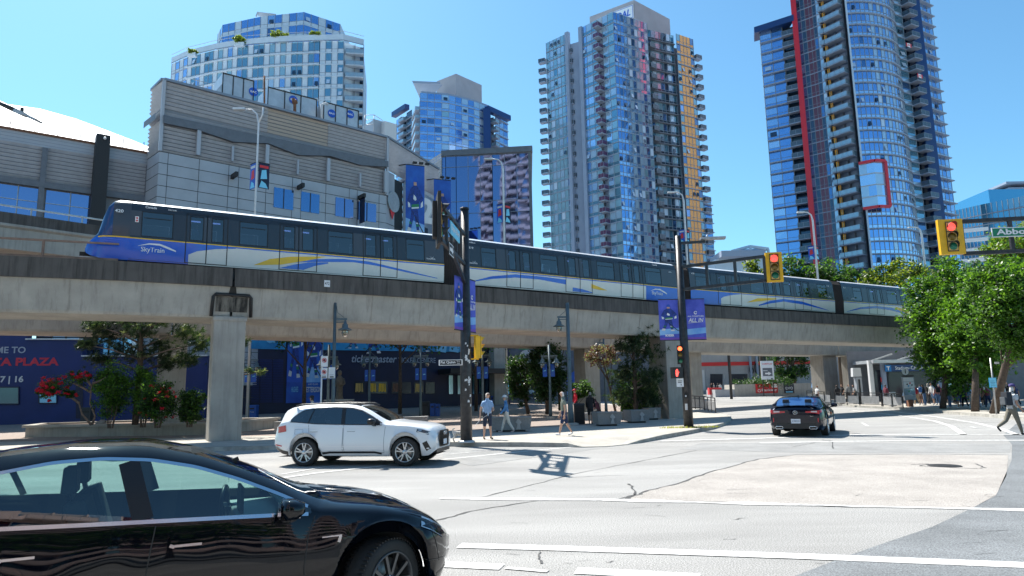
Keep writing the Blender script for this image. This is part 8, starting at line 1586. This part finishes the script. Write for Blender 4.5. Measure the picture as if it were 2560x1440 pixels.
t = thing('flowering_shrub', (atY(225, 1062, Ys).x, Ys, .65), 'leaning rhododendron with bare brown stems and red blossom, left in the planting bed', 'flowering shrub'); b = MB(); S_ = lambda x, y, dy=0: atY(x, y, Ys+dy)
for pts in ([(228, 1062), (205, 1035), (198, 1010), (180, 990), (150, 975)], [(230, 1062), (238, 1040), (225, 1010), (228, 970), (235, 945)], [(198, 1008), (170, 988), (140, 985)], [(226, 980), (200, 965), (175, 955)], [(228, 965), (215, 945), (190, 950)], [(232, 960), (255, 950), (270, 940)]): b.tube([S_(*q) for q in pts], [.06, .045, .035, .025, .015][:len(pts)], 'branch', 6)
b.build('stem', t)
pp = np.concatenate([crown_pts(tuple(S_(x, y, dy)), (w_, w_*.9, h), 26, 40, rng, .3, .2) for x, y, dy, w_, h in ((150, 960, -.2, .85, .48), (120, 975, 0, .5, .4), (200, 945, .3, .7, .35), (262, 945, .4, .45, .35), (175, 985, 0, .35, .2))]); leafmesh('foliage', t, pp, .045, ['leaf_dark', 'leaf_maple', 'leaf_dark'], rng)
fp = np.concatenate([crown_pts(tuple(S_(x, y, dy)), (w_, w_*.7, h), n_, 34, rng, .16, .7) for x, y, dy, w_, h, n_ in ((135, 965, -.45, .8, .5, 26), (112, 985, -.3, .35, .35, 10), (180, 985, -.3, .3, .2, 6), (200, 940, .0, .6, .3, 12), (258, 940, .2, .35, .3, 6))]); leafmesh('blossom', t, fp, .045, 'flower', rng)
def shrub(px0, px1, y0, y1, Y, lb, leaf, nc=80, per=80, size=.05, flowers=0, seed=1, name='shrub'):
 rng = np.random.default_rng(seed); c, r = ct(px0, px1, y0, y1, Y); t = thing(name, (c[0], Y, .65), lb, 'shrub' if not flowers else 'flowering shrub'); b = MB()
 for k in range(5): a = k*1.3; b.tube([(c[0]+.1*math.cos(a), Y+.1*math.sin(a), .6), (c[0]+r[0]*.5*math.cos(a), Y+r[1]*.4*math.sin(a), c[2]+r[2]*.3)], [.03, .01], 'branch', 5)
 b.build('stem', t); leafmesh('foliage', t, crown_pts(c, r, nc, per, rng, .3, .3), size, leaf, rng)
 if flowers: leafmesh('blossom', t, crown_pts(c, (r[0], r[1], r[2]*.9), flowers, 30, rng, .10, .75), .04, 'flower', rng)
shrub(235, 330, 905, 1050, 31.6, 'bright green Japanese maple bush left of the pine trunk', ['leaf_bright', 'leaf_maple', 'leaf_dark'], 120, 80, .05, seed=11, name='maple_bush'); shrub(325, 400, 910, 1055, 31.9, 'bright green maple bush right of the pine trunk', ['leaf_bright', 'leaf_maple', 'leaf_dark'], 70, 80, .05, seed=12, name='maple_bush')
shrub(345, 450, 955, 1055, 30.9, 'dark shrub dotted with red blossom, centre of the planting bed', ['leaf_dark', 'leaf_dark', 'leaf_maple'], 110, 80, .05, 34, 13, 'flowering_shrub'); shrub(440, 512, 970, 1062, 31.2, 'dark glossy shrub next to the first pillar', ['leaf_dark', 'leaf_maple', 'leaf_dark'], 90, 80, .05, 0, 14)
for x0, x1, y0, y1, lb in ((583, 616, 92, 112, 'yellowish terrace shrub, left one below the penthouse'), (672, 724, 76, 100, 'largest round terrace shrub below the penthouse'), (774, 812, 83, 98, 'flat terrace shrub, right one below the penthouse'), (468, 494, 126, 138, 'small terrace shrub near the left end of the condominium roof')):
 c, r = ct(x0, x1, y0, y1, 154); rng = np.random.default_rng(len(lb)); t = thing('terrace_shrub', c, lb, 'shrub', 'shrubs on the condominium terrace'); leafmesh('foliage', t, crown_pts(c, r, 30, 50, rng, .3, .3), .22, ['leaf_roof', 'leaf_yellow'], rng); b = MB(); b.box((c[0], c[1], c[2]-r[2]), (r[0]*1.6, 1.2, .8), 'tower_white'); b.build('tub', t)
for i, (x, y, z, rr) in enumerate(((-9, -9, 5.2, 3.4), (-2.5, -10.5, 5.4, 3.2), (5, -10, 5.2, 3.4), (-16, -8, 5, 3.4))): tree('street_tree', (x, y, 0), 0, (x, y, z), (rr, rr, 2.6), 'leafy street tree behind the viewpoint, %s along the pavement' % ('second', 'third', 'fourth', 'first')[i], ['leaf_dark', 'leaf_maple'], 80, 70, .16, .15, seed=60+i)
b = MB(); b.add([(-60, -7, .1), (60, -7, .1), (60, -20, .1), (-60, -20, .1)], [(3, 2, 1, 0)], 'asphalt_dark'); structure(b, 'near_sidewalk')  # unseen pavement coloured dark to stand for its shade in the car reflections
# ---------------------------------------------------------------- people
def skin_mesh(verts, edges, radii, root, sub=1):
 me = bpy.data.meshes.new('t'); me.from_pydata(verts, edges, []); o = bpy.data.objects.new('t', me); COL.objects.link(o)
 md = o.modifiers.new('s', 'SKIN'); md.use_smooth_shade = True
 lay = me.skin_vertices[0].data if me.skin_vertices else None
 if lay is None:
  bm = bmesh.new(); bm.from_mesh(me); bm.verts.layers.skin.verify(); bm.to_mesh(me); bm.free(); lay = me.skin_vertices[0].data
 for i, r in enumerate(radii): lay[i].radius = (r if isinstance(r, tuple) else (r, r)); lay[i].use_root = (i == root)
 sb = o.modifiers.new('u', 'SUBSURF'); sb.levels = sub; sb.render_levels = sub
 dg = bpy.context.evaluated_depsgraph_get(); dg.update(); ev = o.evaluated_get(dg); m2 = bpy.data.meshes.new_from_object(ev); bpy.data.objects.remove(o); bpy.data.meshes.remove(me); return m2
def figure(pose, fingers=False, sit=False):
 """skeleton facing +x; returns joints dict, verts, edges, radii, segments (name, i, j)"""
 Vt, R, Ed, Sg = [], [], [], []
 def v(p, r): Vt.append(tuple(p)); R.append(r); return len(Vt)-1
 def e(a, b, n): Ed.append((a, b)); Sg.append((n, a, b))
 bend = pose.get('bend', .03); up = lambda z: (math.sin(bend)*z, 0, math.cos(bend)*z)
 P0 = Vector((0, 0, .93)); pel = v(P0, (.135, .105)); sp = v(P0+Vector(up(.18)), (.125, .10) if not pose.get('belly') else (.14, .13)); ch = v(P0+Vector(up(.38)), (.16, .115)); nb = v(P0+Vector(up(.50)), (.075, .065)); nk = v(P0+Vector(up(.57))+Vector((.01, 0, 0)), (.052, .054)); hb = v(P0+Vector(up(.64))+Vector((.025, 0, 0)), (.068, .075)); hc = v(P0+Vector(up(.72))+Vector((.03, 0, 0)), (.078, .092)); ht = v(P0+Vector(up(.79))+Vector((.022, 0, 0)), (.06, .07))
 for a, b, n in ((pel, sp, 'torso'), (sp, ch, 'torso'), (ch, nb, 'chest'), (nb, nk, 'neck'), (nk, hb, 'neck'), (hb, hc, 'head'), (hc, ht, 'head')): e(a, b, n)
 hz = pose.get('head', 0); hd = Vector((math.cos(hz), math.sin(hz), 0)); nose = v(Vector(Vt[hc])+hd*.10-Vector((0, 0, .01)), .012); e(hc, nose, 'head')
 J = dict(head=Vector(Vt[hc]), hd=hd, chest=Vector(Vt[ch]), pel=P0)
 for sd_ in (1, -1):
  k = 'L' if sd_ > 0 else 'R'; a, o, el = pose.get('arm'+k, (.1, .12, .25)); ei = pose.get('in'+k, 0)
  sh = v(Vector(Vt[ch])+Vector(up(.055))+Vector((0, sd_*.165, 0)), .058); e(ch, sh, 'shoulder'); d = Vector((math.sin(a)*math.cos(o), sd_*math.sin(o), -math.cos(a)*math.cos(o))); pe = Vector(Vt[sh])+Vector((0, sd_*.02, 0))+d*.29; eb = v(pe, .041); e(sh, eb, 'uparm')
  d2 = Vector((math.sin(a+el), sd_*(math.sin(o)*.5-ei), -math.cos(a+el))).normalized(); pw = pe+d2*.25; wr = v(pw, .027); e(eb, wr, 'forearm'); hn = v(pw+d2*.075, (.042, .022) if fingers else (.036, .025)); e(wr, hn, 'hand'); J['hand'+k] = pw+d2*.11; J['elbow'+k] = pe
  if fingers:
   sx = d2.cross(Vector((0, sd_, 0))).normalized(); sx = Vector((sx.x, 0, sx.z)).normalized(); pn = Vector((0, -sd_, 0))
   for f in range(4): q = pw+d2*.11+sx*(.03-.02*f); L = (.062, .072, .068, .052)[f]; f1 = v(q, .0095); e(hn, f1, 'hand'); f2 = v(q+d2*L*.55+pn*.010, .0085); e(f1, f2, 'hand'); f3 = v(q+d2*L+pn*.026, .0075); e(f2, f3, 'hand')
   q = pw+d2*.04+sx*.045; t1 = v(q, .011); e(wr, t1, 'hand'); t2 = v(q+d2*.04+sx*.012+pn*.012, .009); e(t1, t2, 'hand')
  h, kn = pose.get('leg'+k, (0, .03)); w_ = pose.get('spread', .0); hp = v(P0+Vector((0, sd_*.085, -.06)), .092); e(pel, hp, 'hip'); d = Vector((math.sin(h), sd_*w_, -math.cos(h))).normalized(); pk = P0+Vector((0, sd_*.09, -.06))+d*.40; kk = v(pk, .058); e(hp, kk, 'thigh'); d = Vector((math.sin(h-kn), sd_*w_, -math.cos(h-kn))).normalized(); pm = pk+d*.13; mm = v(pm, .053); e(kk, mm, 'shin'); pa = pk+d*.385; aa = v(pa, .034); e(mm, aa, 'shin')
  ft = pose.get('foot'+k, 0); fd = Vector((math.cos(ft), sd_*.12, math.sin(ft))); hl = v(pa-fd*.03-Vector((0, 0, .045)), .034); e(aa, hl, 'foot'); to = v(pa+fd*.10-Vector((0, 0, .048)), (.040, .026)); e(hl, to, 'foot'); tt = v(pa+fd*.17-Vector((0, 0, .053)), (.034, .02)); e(to, tt, 'foot'); J['toe'+k] = pa+fd*.1; J['knee'+k] = pk
 return J, Vt, Ed, R, Sg
TPL = {}
def template(key, pose, style, fingers=False):
 k = (key, style, fingers)
 if k in TPL: return TPL[k]
 J, Vt, Ed, R, Sg = figure(pose, fingers); lng = 'long' in style; shorts = 'shorts' in style
 loose = {'torso': 1.12, 'chest': 1.1, 'thigh': 1.18 if shorts else 1.1}
 me = skin_mesh(Vt, Ed, R, 0, 1); zmin = min(v.co.z for v in me.vertices)
 segs = [(n, Vector(Vt[a]), Vector(Vt[b])) for n, a, b in Sg]; mi = []
 for p in me.polygons:
  c = p.center; best = None
  for n, a, b in segs:
   d = b-a; t = max(0, min(1, (c-a).dot(d)/max(1e-9, d.dot(d)))); q = (c-(a+d*t)).length-(.08 if n in ('torso', 'chest', 'hip') else .04 if n in ('shoulder', 'head') else 0)
   if best is None or q < best[0]: best = (q, n, t)
  n, t = best[1], best[2]
  if n in ('torso', 'chest', 'shoulder'): m = 1 if not (n == 'torso' and c.z < J['pel'].z-.0) else 2
  elif n == 'hip': m = 2
  elif n == 'uparm': m = 1 if (lng or t < .62) else 0
  elif n == 'forearm': m = 1 if lng else 0
  elif n == 'thigh': m = 2
  elif n == 'shin': m = 0 if shorts else 2
  elif n == 'foot': m = 3
  elif n == 'head' or (n == 'neck' and t > .6): m = 4 if ((c-J['head']).dot(J['hd']) < .015 and c.z > J['head'].z-.085) or c.z > J['head'].z+.055 else 0
  else: m = 0
  mi.append(m)
 for v in me.vertices: v.co.z -= zmin
 vm = {}
 for p, m in zip(me.polygons, mi):
  for i in p.vertices: vm.setdefault(i, set()).add(m)
 for v in me.vertices:
  s_ = vm.get(v.index, set())
  if s_ <= {1, 2} and len(s_) >= 1: v.co += v.normal*(.016 if s_ == {1} else .013)
  elif 4 in s_: v.co += v.normal*.012
 me.polygons.foreach_set('material_index', mi); me.polygons.foreach_set('use_smooth', [True]*len(mi)); 
 for q in J: 
  if q != 'hd': J[q] = J[q]-Vector((0, 0, zmin))
 TPL[k] = (me, J); return TPL[k]
COLS = {}
def cm(c):
 if isinstance(c, str): return c
 n = 'cloth_%02d_%02d_%02d' % tuple(int(x*99) for x in c); mat(n, c, .85, var=.12, vs=14); return n
def person(key, pose, style, loc, face, cols, label, h=1.72, group=None, fingers=False, extras=None, name='person'):
 me, J = template(key, pose, style, fingers); me = me.copy()
 for c in cols: me.materials.append(MATS[cm(c)])
 s_ = h/1.76; t = thing(name, tuple(loc), label, 'person', group, rz=face); t.scale = (s_,)*3; o = bpy.data.objects.new('body', me); COL.objects.link(o); o.parent = t
 for m_, nm, bld in (extras or []):
  b = MB(); bld(b, J); b.build(nm, t, world=False)
 return t, J
def eyes(b, J):
 for s_ in (-1, 1): sd_ = Vector((-J['hd'].y, J['hd'].x, 0)); p = J['head']+J['hd']*.088+sd_*.03*s_+V(0, 0, .012); b.lathe([(.011, 0), (.001, .006)], p, 'black', axis=tuple(J['hd']), n=8)
 p = J['head']+J['hd']*.082-V(0, 0, .045); sd_ = Vector((-J['hd'].y, J['hd'].x, 0)); b.bar(p-sd_*.02, p+sd_*.02, .006, .008, 'red')
def shades(b, J): sd_ = Vector((-J['hd'].y, J['hd'].x, 0)); p = J['head']+J['hd']*.098+V(0, 0, .012); [b.lathe([(.026, 0), (.02, .006), (.001, .008)], p+sd_*.032*s_-J['hd']*.012, 'black', axis=tuple(J['hd']), n=10) for s_ in (-1, 1)]; [b.bar(p+sd_*.06*s_-J['hd']*.012, p+sd_*.085*s_-J['hd']*.10, .006, .012, 'black') for s_ in (-1, 1)]; b.bar(p+sd_*.06, p-sd_*.06, .006, .008, 'black')
def ears(b, J): sd_ = Vector((-J['hd'].y, J['hd'].x, 0)); [b.lathe([(.001, -.012), (.02, 0), (.001, .012)], J['head']+sd_*.082*s_-V(0, 0, .005), 'skin', axis=tuple(sd_), n=8) for s_ in (-1, 1)]
def hat(brim, m, peak=False, m2=None):
 def f(b, J):
  c = J['head']+V(0, 0, .045); b.lathe([(.098, 0), (.100, .035), (.085, .075), (.04, .095), (.001, .10)], c, m, n=16)
  if peak: sd_ = Vector((-J['hd'].y, J['hd'].x, 0)); b.add([c+sd_*.08, c+J['hd']*.10+sd_*.075, c+J['hd']*.185+sd_*.04-V(0, 0, .02), c+J['hd']*.185-sd_*.04-V(0, 0, .02), c+J['hd']*.10-sd_*.075, c-sd_*.08], [tuple(range(6))], m2 or m); b.add([c+sd_*.08-V(0, 0, .008), c+J['hd']*.185+sd_*.04-V(0, 0, .028), c+J['hd']*.185-sd_*.04-V(0, 0, .028), c-sd_*.08-V(0, 0, .008)], [(0, 1, 2, 3)], m2 or m)
  else: b.lathe([(.095, .012), (brim, -.015), (brim, -.02), (.09, .004)], c, m2 or m, n=20)
 return f
stand = dict(armL=(.25, .10, 1.2), armR=(-.05, .30, .35), inL=.55, legL=(.05, .05), legR=(-.03, .03), spread=.05, head=.75, belly=True)
walk1 = dict(armL=(.42, .10, .35), armR=(-.38, .10, .25), legL=(-.28, .30), legR=(.34, .08), footL=-.35, footR=.18, bend=.06); walk2 = dict(armL=(-.15, .08, .25), armR=(.12, .10, .25), legL=(.30, .06), legR=(-.26, .26), footL=.15, footR=-.3, bend=.05, belly=True)
tee = (.24, .38, .60)
def band(b, J): b.lathe([(.172, -.04), (.175, .02), (.172, .06)], J['chest']-V(0, 0, .06), cm((.12, .22, .42)), n=20)
p1 = onG(1219, 1098, .155); t, J = person('stand', stand, 'shorts', p1, math.radians(-68), ['skin', tee, (.02, .03, .06), 'black', 'hair_white'], 'man in light blue T-shirt, dark shorts and sunglasses holding a leash beside the signal pole', 1.74, fingers=True, extras=[(0, 'sunglasses', shades), (0, 'face', eyes), (0, 'ear', ears)])
c_, s_ = math.cos(math.radians(-68)), math.sin(math.radians(-68)); hR = J['handR']*(1.74/1.76); hw = V(p1.x+hR.x*c_-hR.y*s_, p1.y+hR.x*s_+hR.y*c_, p1.z+hR.z)
hL = J['handL']*(1.74/1.76); hwl = V(p1.x+hL.x*c_-hL.y*s_, p1.y+hL.x*s_+hL.y*c_, p1.z+hL.z)
p2 = onG(1267, 1082, .155); sc2 = 1.62
def bagf(b, J): p = J['chest']+V(.16, .10, -.30); b.box(tuple(p), (.12, .20, .22), 'black'); b.box((p.x+.07, p.y, p.z+.02), (.03, .08, .08), 'galv'); b.tube([p+V(0, 0, .1), J['chest']+V(.10, -.05, .08), J['chest']+V(-.05, -.10, .13), J['chest']+V(-.12, .05, -.1), p+V(-.05, .05, .1)], .012, 'black', 5)
person('walk1', walk1, 'long', p2, math.radians(188), ['skin', (.07, .20, .42), (.62, .58, .52), (.45, .36, .34), 'hair_grey'], 'woman in blue denim jacket, cream trousers and pale sun hat walking left', sc2, fingers=True, extras=[(0, 'sun_hat', hat(.17, 'white_dull', False, 'white_dull')), (0, 'sunglasses', shades), (0, 'face', eyes)])
q = onG(1252, 1082, .155); b = MB(); b.box((q.x+.10, q.y-.12, 1.12), (.20, .12, .24), 'black', .2); b.box((q.x+.02, q.y-.16, 1.15), (.06, .08, .10), 'galv'); b.tube([(q.x+.12, q.y-.12, 1.24), (q.x+.22, q.y-.02, 1.42), (q.x+.33, q.y+.02, 1.50)], .010, 'black', 5); tag(b.build('camera_bag'), 'small black camera bag hanging at the front of the woman in the sun hat', 'bag')
p3 = onG(1412, 1089, .155); person('walk2', walk2, 'shorts', p3, math.radians(180), ['skin', (.17, .20, .17), (.01, .025, .08), 'white', 'hair_white'], 'white-haired man in grey-green polo shirt, navy shorts and white trainers walking left', 1.76, fingers=True, extras=[(0, 'face', eyes), (0, 'ear', ears)])
walkR = dict(armL=(.1, .12, .7), armR=(-.1, .12, .8), legL=(-.50, .55), legR=(.30, .05), footL=-.75, footR=.12, bend=.14, head=-.1)
p4 = onG(2537, 1087, 0); person('walkR', walkR, 'sleeves', p4, math.radians(8), ['skin_tan', (.50, .52, .54), (.17, .155, .12), 'black', 'hair_white'], 'man in purple cap, pale patterned shirt and khaki trousers striding out at the right edge', 1.86, fingers=True, extras=[(0, 'cap', hat(.1, cm((.05, .04, .16)), True)), (0, 'face', eyes), (0, 'ear', ears)])
b = MB(); bx_, by_ = p4.x-.20, p4.y-.02; b.box((bx_+.06, by_, 1.30), (.22, .30, .48), cm((.03, .035, .045)), .1, .9); b.box((bx_-.07, by_, 1.22), (.09, .24, .28), cm((.10, .11, .12)), .1, .95)
for sd_ in (-1, 1): b.tube([(bx_+.15, by_+sd_*.10, 1.12), (bx_+.36, by_+sd_*.13, 1.28), (bx_+.36, by_+sd_*.13, 1.45), (bx_+.22, by_+sd_*.11, 1.56), (bx_+.14, by_+sd_*.10, 1.52)], .022, 'black', 6)
tag(b.build('backpack', bevel=.03), 'black and grey backpack worn by the man in the purple cap', 'backpack')
away = dict(armL=(.15, .10, .5), armR=(.1, .1, .4), legL=(.18, .1), legR=(-.18, .15), bend=.12); p5 = onG(1477, 1060, .155); person('away', away, 'shorts long', p5, math.radians(75), ['skin_tan', (.018, .017, .02), (.02, .02, .022), 'black', 'hair_grey'], 'person in black hooded jacket and black shorts seen from behind, beside the rear pillar', 1.74, extras=[(0, 'hood', lambda b, J: b.lathe([(.09, -.06), (.12, 0), (.08, .05)], J['chest']+V(-.08, 0, .13), cm((.018, .017, .02)), n=12))])
sit = dict(armL=(.5, .1, .7), armR=(.5, .1, .7), legL=(1.45, 1.5), legR=(1.35, 1.35), bend=.35); p6 = onG(1499, 1051, .155); person('sit', sit, 'long', (p6.x, p6.y+.2, .155), math.radians(140), ['skin_tan', (.07, .02, .035), (.02, .02, .025), 'black', 'hair_dark'], 'seated person in dark maroon top bending forward on the ledge by the rear pillar', 1.72)
b = MB(); b.box((p6.x+.15, p6.y+.55, .35), (3.2, .5, .42), 'concrete_post', .25); b.box((p6.x+.15, p6.y+.55, .58), (3.3, .6, .06), 'granite_pale', .25); tag(b.build('stone_ledge'), 'low stone ledge in front of the shrub and rear pillar', 'ledge')
st0 = dict(armL=(.1, .1, .6), armR=(.1, .1, .5), legL=(.03, .03), legR=(-.03, .03)); p7 = atY(1440, 1035, 44); person('st0', st0, 'long', (p7.x, 44, .3), math.radians(200), ['skin', (.55, .01, .03), (.03, .03, .04), 'black', 'red'], 'person all in red with a red cap standing behind the slatted bin', 1.72, extras=[(0, 'cap', hat(.1, 'red', True))])
p8 = atY(781, 1060, 29.5); person('st0', st0, 'sleeves', (p8.x, 29.5, .155), math.radians(170), ['skin', (.45, .43, .40), (.03, .035, .05), 'black', 'hair_dark'], 'person with black cap and dark backpack walking behind the white car', 1.72, extras=[(0, 'cap', hat(.1, 'black', True))]); b = MB(); b.box((p8.x+.17, 29.45, 1.30), (.16, .30, .42), 'black', -.1, .9); b.tube([(p8.x+.1, 29.32, 1.5), (p8.x-.08, 29.33, 1.42), (p8.x-.05, 29.33, 1.2), (p8.x+.1, 29.35, 1.1)], .02, 'black', 5); tag(b.build('backpack', bevel=.02), 'small dark backpack worn by the capped person behind the white car', 'backpack')
wk = dict(armL=(.3, .1, .3), armR=(-.3, .1, .3), legL=(.25, .08), legR=(-.22, .2), bend=.05); POS = [('st0', st0), ('wk', wk), ('away', away)]
HC_ = {'black': 'hair_dark'}
TW = dict(w='white', k='black', b='blue', n='navy', r='red', p='pink', g='grey', o='brown', t='tan', l='light blue', m='maroon', d='denim')
CC = dict(w=(.6, .6, .6), k=(.015, .015, .018), b=(.05, .16, .42), n=(.015, .03, .09), r=(.45, .03, .04), p=(.48, .22, .20), g=(.20, .21, .22), o=(.16, .09, .06), t=(.36, .27, .18), l=(.20, .38, .62), m=(.16, .03, .05), d=(.08, .15, .28))
crowd = [(2268, 1016, 55, 'lnw'), (2292, 1012, 56, 'rtk'), (2303, 1010, 57, 'wob'), (2312, 1011, 55.5, 'kdr'), (2322, 1008, 58, 'gkk'), (2334, 1010, 57, 'wdr'), (2345, 1011, 56, 'pdk'), (2352, 1006, 59, 'mkk'), (2366, 1013, 55, 'kkw'), (2374, 1021, 51, 'kdk'), (2386, 1008, 57, 'wkk'), (2394, 1022, 50.5, 'kdw'), (2404, 1012, 54, 'gnk'), (2411, 1021, 50.8, 'kkk'), (2421, 1010, 55, 'bdk'), (2428, 1020, 50, 'lww'), (2447, 1018, 51, 'pdo'), (2455, 1015, 52, 'okk'), (2463, 1010, 54, 'gkw'), (2470, 1018, 49, 'mnk'), (2500, 1018, 48, 'ldk'), (2510, 1014, 50, 'wkk'), (2516, 1020, 47, 'kkw'), (2524, 1012, 51, 'kgk'), (2531, 1014, 50, 'gkk'), (2542, 1010, 52, 'nkk')]
pos_words = ['nearest the info totem', 'right of the info totem', 'left part of the queue', 'front left of the queue', 'left, far back', 'under the left maple', 'beside the left maple trunk', 'far back by the map board', 'against the left maple trunk', 'front, right of the left trunk', 'beneath the map board', 'front centre of the queue', 'centre back', 'front centre right', 'centre, near the pale-edged trunk', 'front, left of the pale-edged trunk', 'between the two right trunks, front', 'between the two right trunks', 'between the right trunks, back', 'left of the blue notice trunk', 'just right of the blue notice', 'right of the blue notice, back', 'near the right edge, front', 'near the right edge, back', 'near the right edge, behind the striding man', 'last on the right, far back']
for i, (px, py, Y, cs_) in enumerate(crowd):
 p = atY(px, 1000, Y); k, ps_ = POS[i % 3]; g = gh(p.x, Y)+.15; top, leg, bag = cs_; f = math.radians([80, 100, 60, 140, 20, 200][i % 6]); person(k, ps_, ('long', 'sleeves', 'long shorts')[i % 3] if leg != 't' else 'sleeves', (p.x, Y, g), f, [['skin', 'skin_tan'][i % 2], CC[top], CC[leg], ['black', 'white_dull'][i % 2], ['hair_dark', 'hair_grey', 'hair_dark'][i % 3]], 'person in %s top and %s %s %s' % (TW[top], TW[leg], 'trousers' if i % 3 != 2 else 'shorts', pos_words[i]), 1.60+.04*(i*7 % 6), 'people queueing outside the station')
 if bag in 'kwrbo' and i % 2 == 0:
  d = Vector((math.cos(f), math.sin(f))); b = MB(); b.box((p.x-d.x*.20, Y-d.y*.20, g+1.22), (.16, .30, .42), cm(CC[bag]), f, .85); tag(b.build('backpack', bevel=.02), '%s backpack on the person %s' % (TW[bag], pos_words[i]), 'backpack', 'backpacks in the station queue')
far = [(2035, 960, 86, 'ld', 'person in light blue shirt far off by the warehouse wall'), (2044, 985, 60, 'wk', 'person with reddish hair and white top behind the left station railing'), (2096, 985, 61, 'kk', 'dark seated-looking figure behind the middle railing, left'), (2108, 985, 61.5, 'kk', 'dark-haired person in black behind the middle railing'), (2122, 985, 63, 'gk', 'person in grey deep in shade behind the middle railing'), (2139, 985, 60, 'gk', 'person in grey beside the white box sign'), (2216, 985, 58.5, 'mk', 'bald man in maroon top behind the right railing'), (1735, 985, 80, 'kg', 'person in black walking on the far pavement, left one'), (1752, 985, 82, 'wk', 'person in white top by the bright white pole'), (1780, 980, 94, 'kd', 'person in black jacket by the warehouse door, left'), (1788, 980, 95, 'gk', 'person in grey by the warehouse door'), (1795, 980, 94, 'kk', 'person all in black by the warehouse door'), (1803, 980, 96, 'wk', 'person in white top right of the warehouse door'), (1880, 980, 100, 'ww', 'person in white by the house number')]
for i, (px, py, Y, cs_, lb) in enumerate(far): p = atY(px, 1000, Y); person(POS[i % 3][0], POS[i % 3][1], ('long', 'sleeves')[i % 2], (p.x, Y, gh(p.x, Y)+.15), math.radians([170, 20, 90, 200, 300][i % 5]), [['skin', 'skin_tan'][i % 2], CC[cs_[0]], CC[cs_[1]], 'black', 'hair_dark' if i != 1 else 'rust'], lb, 1.7, 'distant pedestrians')
for i, (s_, dd) in enumerate(((3.9, 1.0), (7.7, .9), (9.9, .55), (10.3, 1.9))): p = W1(s_, dd, .36); person('st0', st0, 'long', tuple(p), i*1.7, ['skin', CC['lwbk'[i]], CC['k'], 'black', 'hair_dark'], ['passenger in light blue at the first train doors', 'passenger in white at the second train doors', 'passenger in blue at the third train window', 'passenger in black at the far side of the third train window'][i], 1.62, 'train passengers')
p = V(4.0, 39.5, 0); q2 = Vector((-2.29, 34.9)); d = (Vector((10.71, 43.67))-q2).normalized(); nn = Vector((-d.y, d.x)); a = q2+d*3.8+nn*.6; person('st0', st0, 'long', (a.x, a.y, ZB+.36), 2.0, ['skin', CC['w'], CC['w'], 'black', 'hair_dark'], 'passenger in white standing at the first doors of the second train car', 1.66, 'train passengers')
dg_ = onG(1143, 1105, .155); Vt = [(0, 0, .26), (.14, 0, .27), (.25, 0, .27), (.33, 0, .27), (.39, 0, .24), (.45, 0, .20), (-.10, 0, .29), (-.15, 0, .36), (-.12, 0, .42), (-.07, 0, .43)]; R = [.072, .085, .075, .05, .058, .025, .055, .022, .022, .02]; Ed = [(0, 1), (1, 2), (2, 3), (3, 4), (4, 5), (0, 6), (6, 7), (7, 8), (8, 9)]
for x, b0, ft_ in ((.23, 2, .02), (-.08, 6, -.02)):
 for sd_ in (-1, 1):
  o = len(Vt)
  if x > 0: Vt += [(x, sd_*.055, .18), (x-.01, sd_*.055, .10), (x+.01, sd_*.055, .025), (x+.035, sd_*.055, .014)]; R += [.034, .022, .019, .018]
  else: Vt += [(x+.03, sd_*.055, .19), (x-.05, sd_*.055, .11), (x-.02, sd_*.055, .025), (x+.01, sd_*.055, .014)]; R += [.044, .024, .019, .018]
  Ed += [(b0, o), (o, o+1), (o+1, o+2), (o+2, o+3)]
o = len(Vt); 
for sd_ in (-1, 1): Vt += [(.36, sd_*.055, .27), (.365, sd_*.075, .20)]; R += [.022, .024]
Ed += [(4, o), (o, o+1), (4, o+2), (o+2, o+3)]
dog = thing('dog', tuple(dg_), 'small white curly dog with raised curled tail sniffing behind the signal pole', 'dog', rz=.06); dog.scale = (1.12,)*3; me = skin_mesh(Vt, Ed, R, 0, 2); mat('dog_fur', (.62, .59, .54), .95, var=.12, vs=30, bump=1.0, bs=90); me.materials.append(MATS['dog_fur']); o = bpy.data.objects.new('body', me); COL.objects.link(o); o.parent = dog
b = MB(); b.lathe([(.012, 0), (.001, .012)], (.475, 0, .20), 'black', axis=(1, 0, 0), n=8); [b.lathe([(.007, 0), (.001, .005)], (.43, s_*.035, .25), 'black', axis=(.6, s_*.6, .2), n=6) for s_ in (-1, 1)]; b.build('face', dog, world=False)
col = V(dg_.x+.36, dg_.y+.02, dg_.z+.30); b = MB(); b.tube([col, (col+hw)/2+V(0, 0, -.06), hw, (hw+hwl)/2-V(0, 0, .02), hwl], .006, 'white_dull', 5); b.box(tuple(hwl+V(0, 0, -.04)), (.05, .05, .12), 'black'); tag(b.build('leash'), 'thin pale dog leash running from the man in the blue T-shirt to the white dog', 'leash')
